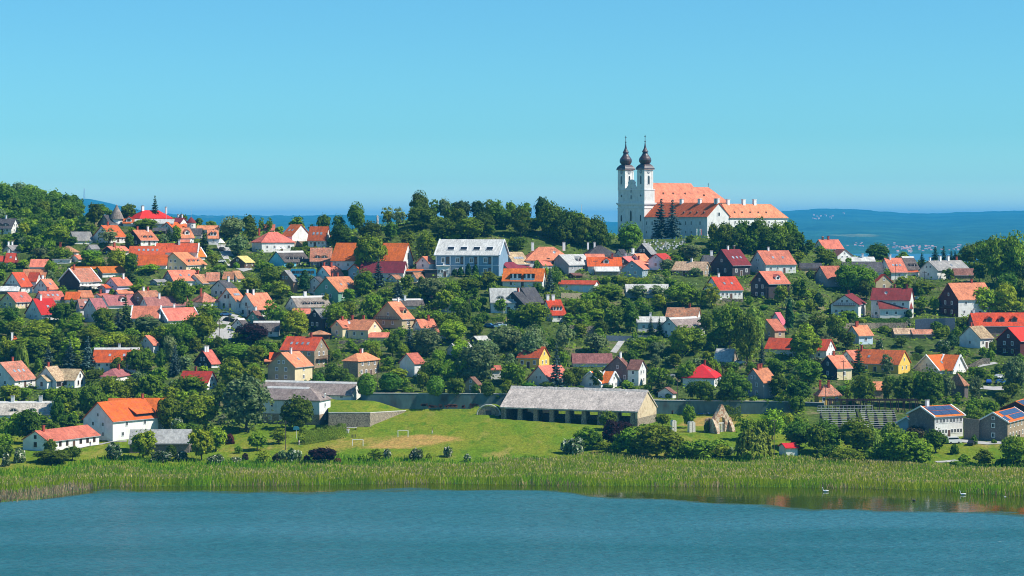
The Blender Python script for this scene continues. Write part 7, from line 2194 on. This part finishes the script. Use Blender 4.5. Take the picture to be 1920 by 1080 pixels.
def swan(p, label, rz, white=True, s=1.0):
    root = thing('swan' if white else 'duck', label, 'swan' if white else 'duck', p, rz)
    wm_ = plain('feathers_white', (0.82, 0.82, 0.80), .7) if white else plain('feathers_dark', (0.06, 0.05, 0.045), .7)
    if white:
        pts = [(0, 0, .12), (.38, 0, .2), (.55, 0, .32), (.62, 0, .55), (.66, 0, .85), (.74, 0, .98), (.86, 0, .95), (-.4, 0, .22), (-.68, 0, .34)]
        rad = [(.27, .22), (.2, .17), .1, .06, .055, .065, .045, (.2, .15), .05]
    else:
        pts = [(0, 0, .08), (.2, 0, .12), (.28, 0, .22), (.31, 0, .34), (.36, 0, .4), (.42, 0, .39), (.45, 0, .385), (-.2, 0, .12), (-.36, 0, .2)]
        rad = [(.15, .12), .1, .06, .05, .07, .04, .03, (.11, .09), .03]
    o = skin('body', pts, [(0, 1), (1, 2), (2, 3), (3, 4), (4, 5), (5, 6), (0, 7), (7, 8)], rad, [wm_], root)
    x, z = pts[6][0], pts[6][2]
    b = MB(); b.tube((x + .02, 0, z), (x + .16 * (1 if white else .5), 0, z - .04), .035, .012, 6); b.build('beak', [plain('beak_orange', (0.7, 0.2, 0.03))], root)
    for sy in (-1, 1):
        b = MB(); b.lathe([(.02, -.5), (.12, -.35), (.16, 0), (.1, .3), (.02, .42)], 8)
        b.build('wing', [wm_], root, Matrix.Translation((-.12 * (1 if white else .4), sy * (.2 if white else .11), .27 if white else .15)) @ Matrix.Rotation(math.radians(82), 4, 'Y') @ Matrix.Diagonal((.9, .6, 1 if white else .45, 1)))
    root.scale = (s, s, s)
def on_water(c, X, Y):
    u, v = P(c, X, Y); y = F * CZ / (v - VH); return Vector(((u - 960) * y / F, y, 0))
swan(on_water('D5', 135, 874), 'white swan on the calm water, farther from the right edge', math.pi, s=1.15)
swan(on_water('D5', 1372, 903), 'white swan on the calm water nearest the right edge', math.pi, s=1.15)
swan(on_water('D5', 930, 958), 'small dark duck on the calm water between the two swans', math.pi, False, 1.5)
swan(on_water('D5', 1750, 922), 'tiny pale water bird close to the right edge', math.pi, True, .45)

# ------------------------------------------------------------------ houses of the far shore
fh = []
for rc in ((0.55, 0.24, 0.17), (0.5, 0.3, 0.25)):
    b = MB(); b.prism([(-4, -6), (4, -6), (4, 5), (0, 8.4), (-4, 5)], -6, 6, lambda d, a, c: (d, a, c), 0)
    b2 = MB(); b2.prism([(-4.6, 4.6), (0, 8.6), (4.6, 4.6), (4.6, 5), (0, 9), (-4.6, 5)], -6.4, 6.4, lambda d, a, c: (d, a, c), 0)
    fh.append((b.mesh('wall', [spread_mat('far_wall', (0.8, 0.76, 0.7), rough=.9)]), b2.mesh('roof', [spread_mat('far_roof%d' % len(fh), rc, rough=.9)])))
def hill_point(u, v):
    t = np.linspace(0, .8, 200); y = 7000 + 12350 * t
    cr = CZ - (np.interp(u, hu, hv) - VH) * 16880 / F
    z = -27 + (cr + 27) * np.clip(t / .8, 0, 1) ** 1.1
    zr_ = CZ - (v - VH) * y / F
    i = int(np.argmax(z >= zr_)); return Vector(((u - 960) * y[i] / F, y[i], z[i]))
def far_house(u, v, lab, sc):
    root = thing('far_house', lab, 'house', hill_point(u, v), RNG.uniform(-.5, .5), 'houses of the far shore village')
    root.scale = (sc, sc, sc)
    k = RNG.choice(fh); link('wall', k[0], root); link('roof', k[1], root)
LAB_F = 'tiny white house with pinkish roof in the far shore village'
LAB_H = 'tiny pale house high on the distant hillside'
for _ in range(62):
    u = RNG.choice((RNG.gauss(1745, 35), RNG.gauss(1715, 25), RNG.gauss(1810, 14), RNG.gauss(1690, 16))); far_house(u, RNG.uniform(461, 474), LAB_F, RNG.uniform(.4, .85))
for _ in range(9): far_house(RNG.uniform(1580, 1680), RNG.uniform(455, 466), LAB_F, RNG.uniform(.4, .7))
for u, v in ((1526, 404), (1529, 412), (1532, 407), (1539, 406), (1548, 405), (1561, 406), (1525, 411), (1582, 401), (1557, 409), (1535, 411)): far_house(u, v, LAB_H, .95)

# ------------------------------------------------------------------ the air over the far hills
b = MB(); b.box(-18200, 18200, -310, 30500, -60, 235)
hz = b.build('haze', [])
hm_ = bpy.data.materials.new('haze_air'); hm_.use_nodes = True
n_ = hm_.node_tree; n_.nodes.clear()
pv = n_.nodes.new('ShaderNodeVolumePrincipled'); ou = n_.nodes.new('ShaderNodeOutputMaterial')
pv.inputs['Color'].default_value = (0.05, 0.52, 1.0, 1); pv.inputs['Density'].default_value = 0.000068; pv.inputs['Anisotropy'].default_value = 0.0
n_.links.new(pv.outputs[0], ou.inputs['Volume'])
hz.data.materials.append(hm_)
tag(hz, 'thin blue air over the lake basin', kind='stuff')
# ------------------------------------------------------------------ fill the remaining gaps, then say which tree is which
fill(70, 0, 640, 470, 760, (3.5, 7), 'mmdbgB', .62)
fill(60, 640, 1280, 480, 735, (3.5, 7), 'mmdbgB', .62)
fill(60, 1280, 1920, 500, 745, (3.5, 7), 'mmdbgB', .62)
fill(70, -10, 350, 385, 480, (3.5, 6.5), 'mmddbg', .55)
fill(26, 0, 420, 760, 850, (4, 7), 'mmdbf', .6)
fill(26, 1480, 1920, 760, 868, (4, 7), 'mmdbf', .6)

def label_trees():
    used = {}
    hs = [(e['label'], (e['box'][0] + e['box'][2]) / 2, (e['box'][1] + e['box'][3]) / 2, e['box'], e['y']) for e in HOUSES]
    lm = [('open stone barn', 1085, 765, (940, 728, 1231, 800), 715), ('ruined stone arch', 1350, 790, (1330, 757, 1372, 812), 700), ('twin-towered abbey church', 1200, 370, (1158, 255, 1230, 450), 960),
          ('football meadow', 740, 820, (640, 790, 880, 845), 690), ('reed bed', 960, 890, (0, 862, 1920, 915), 620), ('long retaining wall', 900, 757, (680, 744, 940, 770), 735), ('grey bench rows', 1610, 790, (1520, 775, 1700, 800), 700)]
    hs += lm
    for t in TREES:
        kn = t['k']; name, adj = NAMES[kn]; w = WORDS[name]
        o = t['o']
        if t['group'].startswith('trees of the'):
            t['label'] = ('%s %s on the steep wooded hill at upper left' if 'hill' in t['group'] else '%s %s in the dark wood at the right edge') % (adj, w)
            tag(o, t['label'], CATS[name], t['group'] + ': ' + adj + ' ones'); continue
        sz = 'tall' if t['h'] > 9 else ('small' if t['h'] < 4.6 else ('broad' if t['rad'] * 2 > t['h'] * 1.05 else ''))
        uc, vc = t['u'], (t['vt'] + t['vb']) / 2
        cand = sorted(hs, key=lambda q: math.hypot(max(q[3][0] - uc, 0, uc - q[3][2]) + .35 * abs(uc - q[1]), 1.2 * (max(q[3][1] - vc, 0, vc - q[3][3]) + .35 * abs(vc - q[2]))))[:10]
        lab = None
        for sz_ in (sz, ''):
            for q in cand:
                if abs(uc - q[1]) > (q[3][2] - q[3][0]) / 2 + 2:
                    rel = 'left of the' if uc < q[1] else 'right of the'
                elif t['p'].y < q[4]: rel = 'in front of the'
                else: rel = 'behind the'
                l_ = ' '.join((sz_ + ' ' + adj + ' ' + w + ' ' + rel + ' ' + q[0]).split())
                if len(l_.split()) <= 16 and l_ not in used:
                    lab = l_; break
            if lab: break
        if lab is None:
            lab = ' '.join(('%s %s in the gardens near picture column %d' % (adj, w, round(uc / 20))).split())
        used[lab] = 1
        tag(o, lab, CATS[name], t['group'] if name == 'deciduous_tree' else None)
def sort_trees():
    """who is seen: trees the photograph shows nothing of are left out; past 300 broad-leaved ones the smallest become one mass"""
    W_, H_ = 960, 540
    buf = np.full((H_, W_), -1, np.int32)
    items = [('t', i, t['p'].y) for i, t in enumerate(TREES)] + [('h', i, e['y'] + 2) for i, e in enumerate(HOUSES)]
    items.append(('b', 0, BARN['C'].y)); items.append(('b', 1, 736))
    yy, xx = np.mgrid[0:H_, 0:W_] + .5
    for k, i, y in sorted(items, key=lambda q: -q[2]):
        if k == 't':
            t = TREES[i]; x0, x1, y0, y1 = t['u'] - t['w'] / 2, t['u'] + t['w'] / 2, t['vt'], t['vb']
        elif k == 'h':
            x0, y0, x1, y1 = HOUSES[i]['box']
        else:
            x0, y0, x1, y1 = ((940, 728, 1231, 798), (680, 744, 940, 770))[i]
        x0, x1, y0, y1 = x0 / 2, x1 / 2, y0 / 2, y1 / 2
        a0, a1, b0, b1 = max(0, int(x0)), min(W_, int(x1) + 1), max(0, int(y0)), min(H_, int(y1) + 1)
        if a1 <= a0 or b1 <= b0: continue
        X_, Y_ = xx[b0:b1, a0:a1], yy[b0:b1, a0:a1]
        if k == 't': mk = ((X_ - (x0 + x1) / 2) / ((x1 - x0) / 2)) ** 2 + ((Y_ - (y0 + y1) / 2) / ((y1 - y0) / 2)) ** 2 < 1
        else: mk = np.abs(X_ - (x0 + x1) / 2) < (x1 - x0) / 2 * np.clip(.45 + (Y_ - y0) / max(y1 - y0, 1), .4, 1)
        buf[b0:b1, a0:a1][mk] = i if k == 't' else -2
    cnt = np.bincount(buf[buf >= 0], minlength=len(TREES))
    def drop(o):
        for c in list(o.children): bpy.data.objects.remove(c)
        bpy.data.objects.remove(o)
    gone = [i for i in range(len(TREES)) if cnt[i] < 9]
    rest = [i for i in range(len(TREES)) if i not in set(gone) and NAMES[TREES[i]['k']][0] == 'deciduous_tree']
    mass = sorted(rest, key=lambda i: -cnt[i])[298:]
    print('TREES', len(TREES), 'unseen', len(gone), 'broad-leaved', len(rest), 'mass', len(mass))
    if mass:
        cos, mi, mats = [], [], []
        r = np.random.default_rng(77)
        for i in mass:
            root = TREES[i]['o']
            cr = next((c for c in root.children if c.name.startswith('crown')), root)
            n = len(cr.data.vertices); co = np.empty(n * 3, np.float32); cr.data.vertices.foreach_get('co', co); co = co.reshape(-1, 4, 3)
            k = r.random(len(co)) < .5; co = co[k]; ce = co.mean(1, keepdims=True); co = ce + (co - ce) * 1.32
            Mx = np.array(Matrix.LocRotScale(root.location, root.rotation_euler, root.scale))
            co = co.reshape(-1, 3) @ Mx[:3, :3].T + Mx[:3, 3]
            mt = cr.material_slots[0].material
            if mt not in mats: mats.append(mt)
            cos.append(co); mi.append(np.full(len(co) // 4, mats.index(mt), np.int32))
        for side in (-1, 1):            # the same growth goes on beyond both edges of the photograph
            for _ in range(130):
                y = r.uniform(660, 985); x = side * (y * .2286 + 6 + r.uniform(0, 1) ** 1.3 * 95)
                if y < 700 and r.random() < .5: continue
                pr = PROTO['broad'][int(r.integers(0, 8))]; n = len(pr.vertices); co = np.empty(n * 3, np.float32); pr.vertices.foreach_get('co', co); co = co.reshape(-1, 4, 3)
                co = co[r.random(len(co)) < .5]; ce = co.mean(1, keepdims=True); co = (ce + (co - ce) * 1.35).reshape(-1, 3)
                a = r.uniform(0, 6.28); ca, sa = math.cos(a), math.sin(a); sc_ = r.uniform(.6, 1.25)
                co = co @ np.array([[ca, sa, 0], [-sa, ca, 0], [0, 0, 1]]) * sc_ + np.array([x, y, gz(x, y) - .3])
                mt = LEAF['dmmdgb'[int(r.integers(0, 6))]]
                if mt not in mats: mats.append(mt)
                cos.append(co); mi.append(np.full(len(co) // 4, mats.index(mt), np.int32))
        co = np.concatenate(cos); me = bpy.data.meshes.new('background_trees')
        quads_mesh(me, co, np.arange(len(co)).reshape(-1, 4))
        for mt in mats: me.materials.append(mt)
        me.polygons.foreach_set('material_index', np.concatenate(mi)); me.update()
        tag(link('background_trees', me), 'small leafy trees crowded between the houses and woods', kind='stuff')
    for i in gone + mass: drop(TREES[i]['o'])
    bad = set(gone + mass)
    TREES[:] = [t for i, t in enumerate(TREES) if i not in bad]
sort_trees()
label_trees()
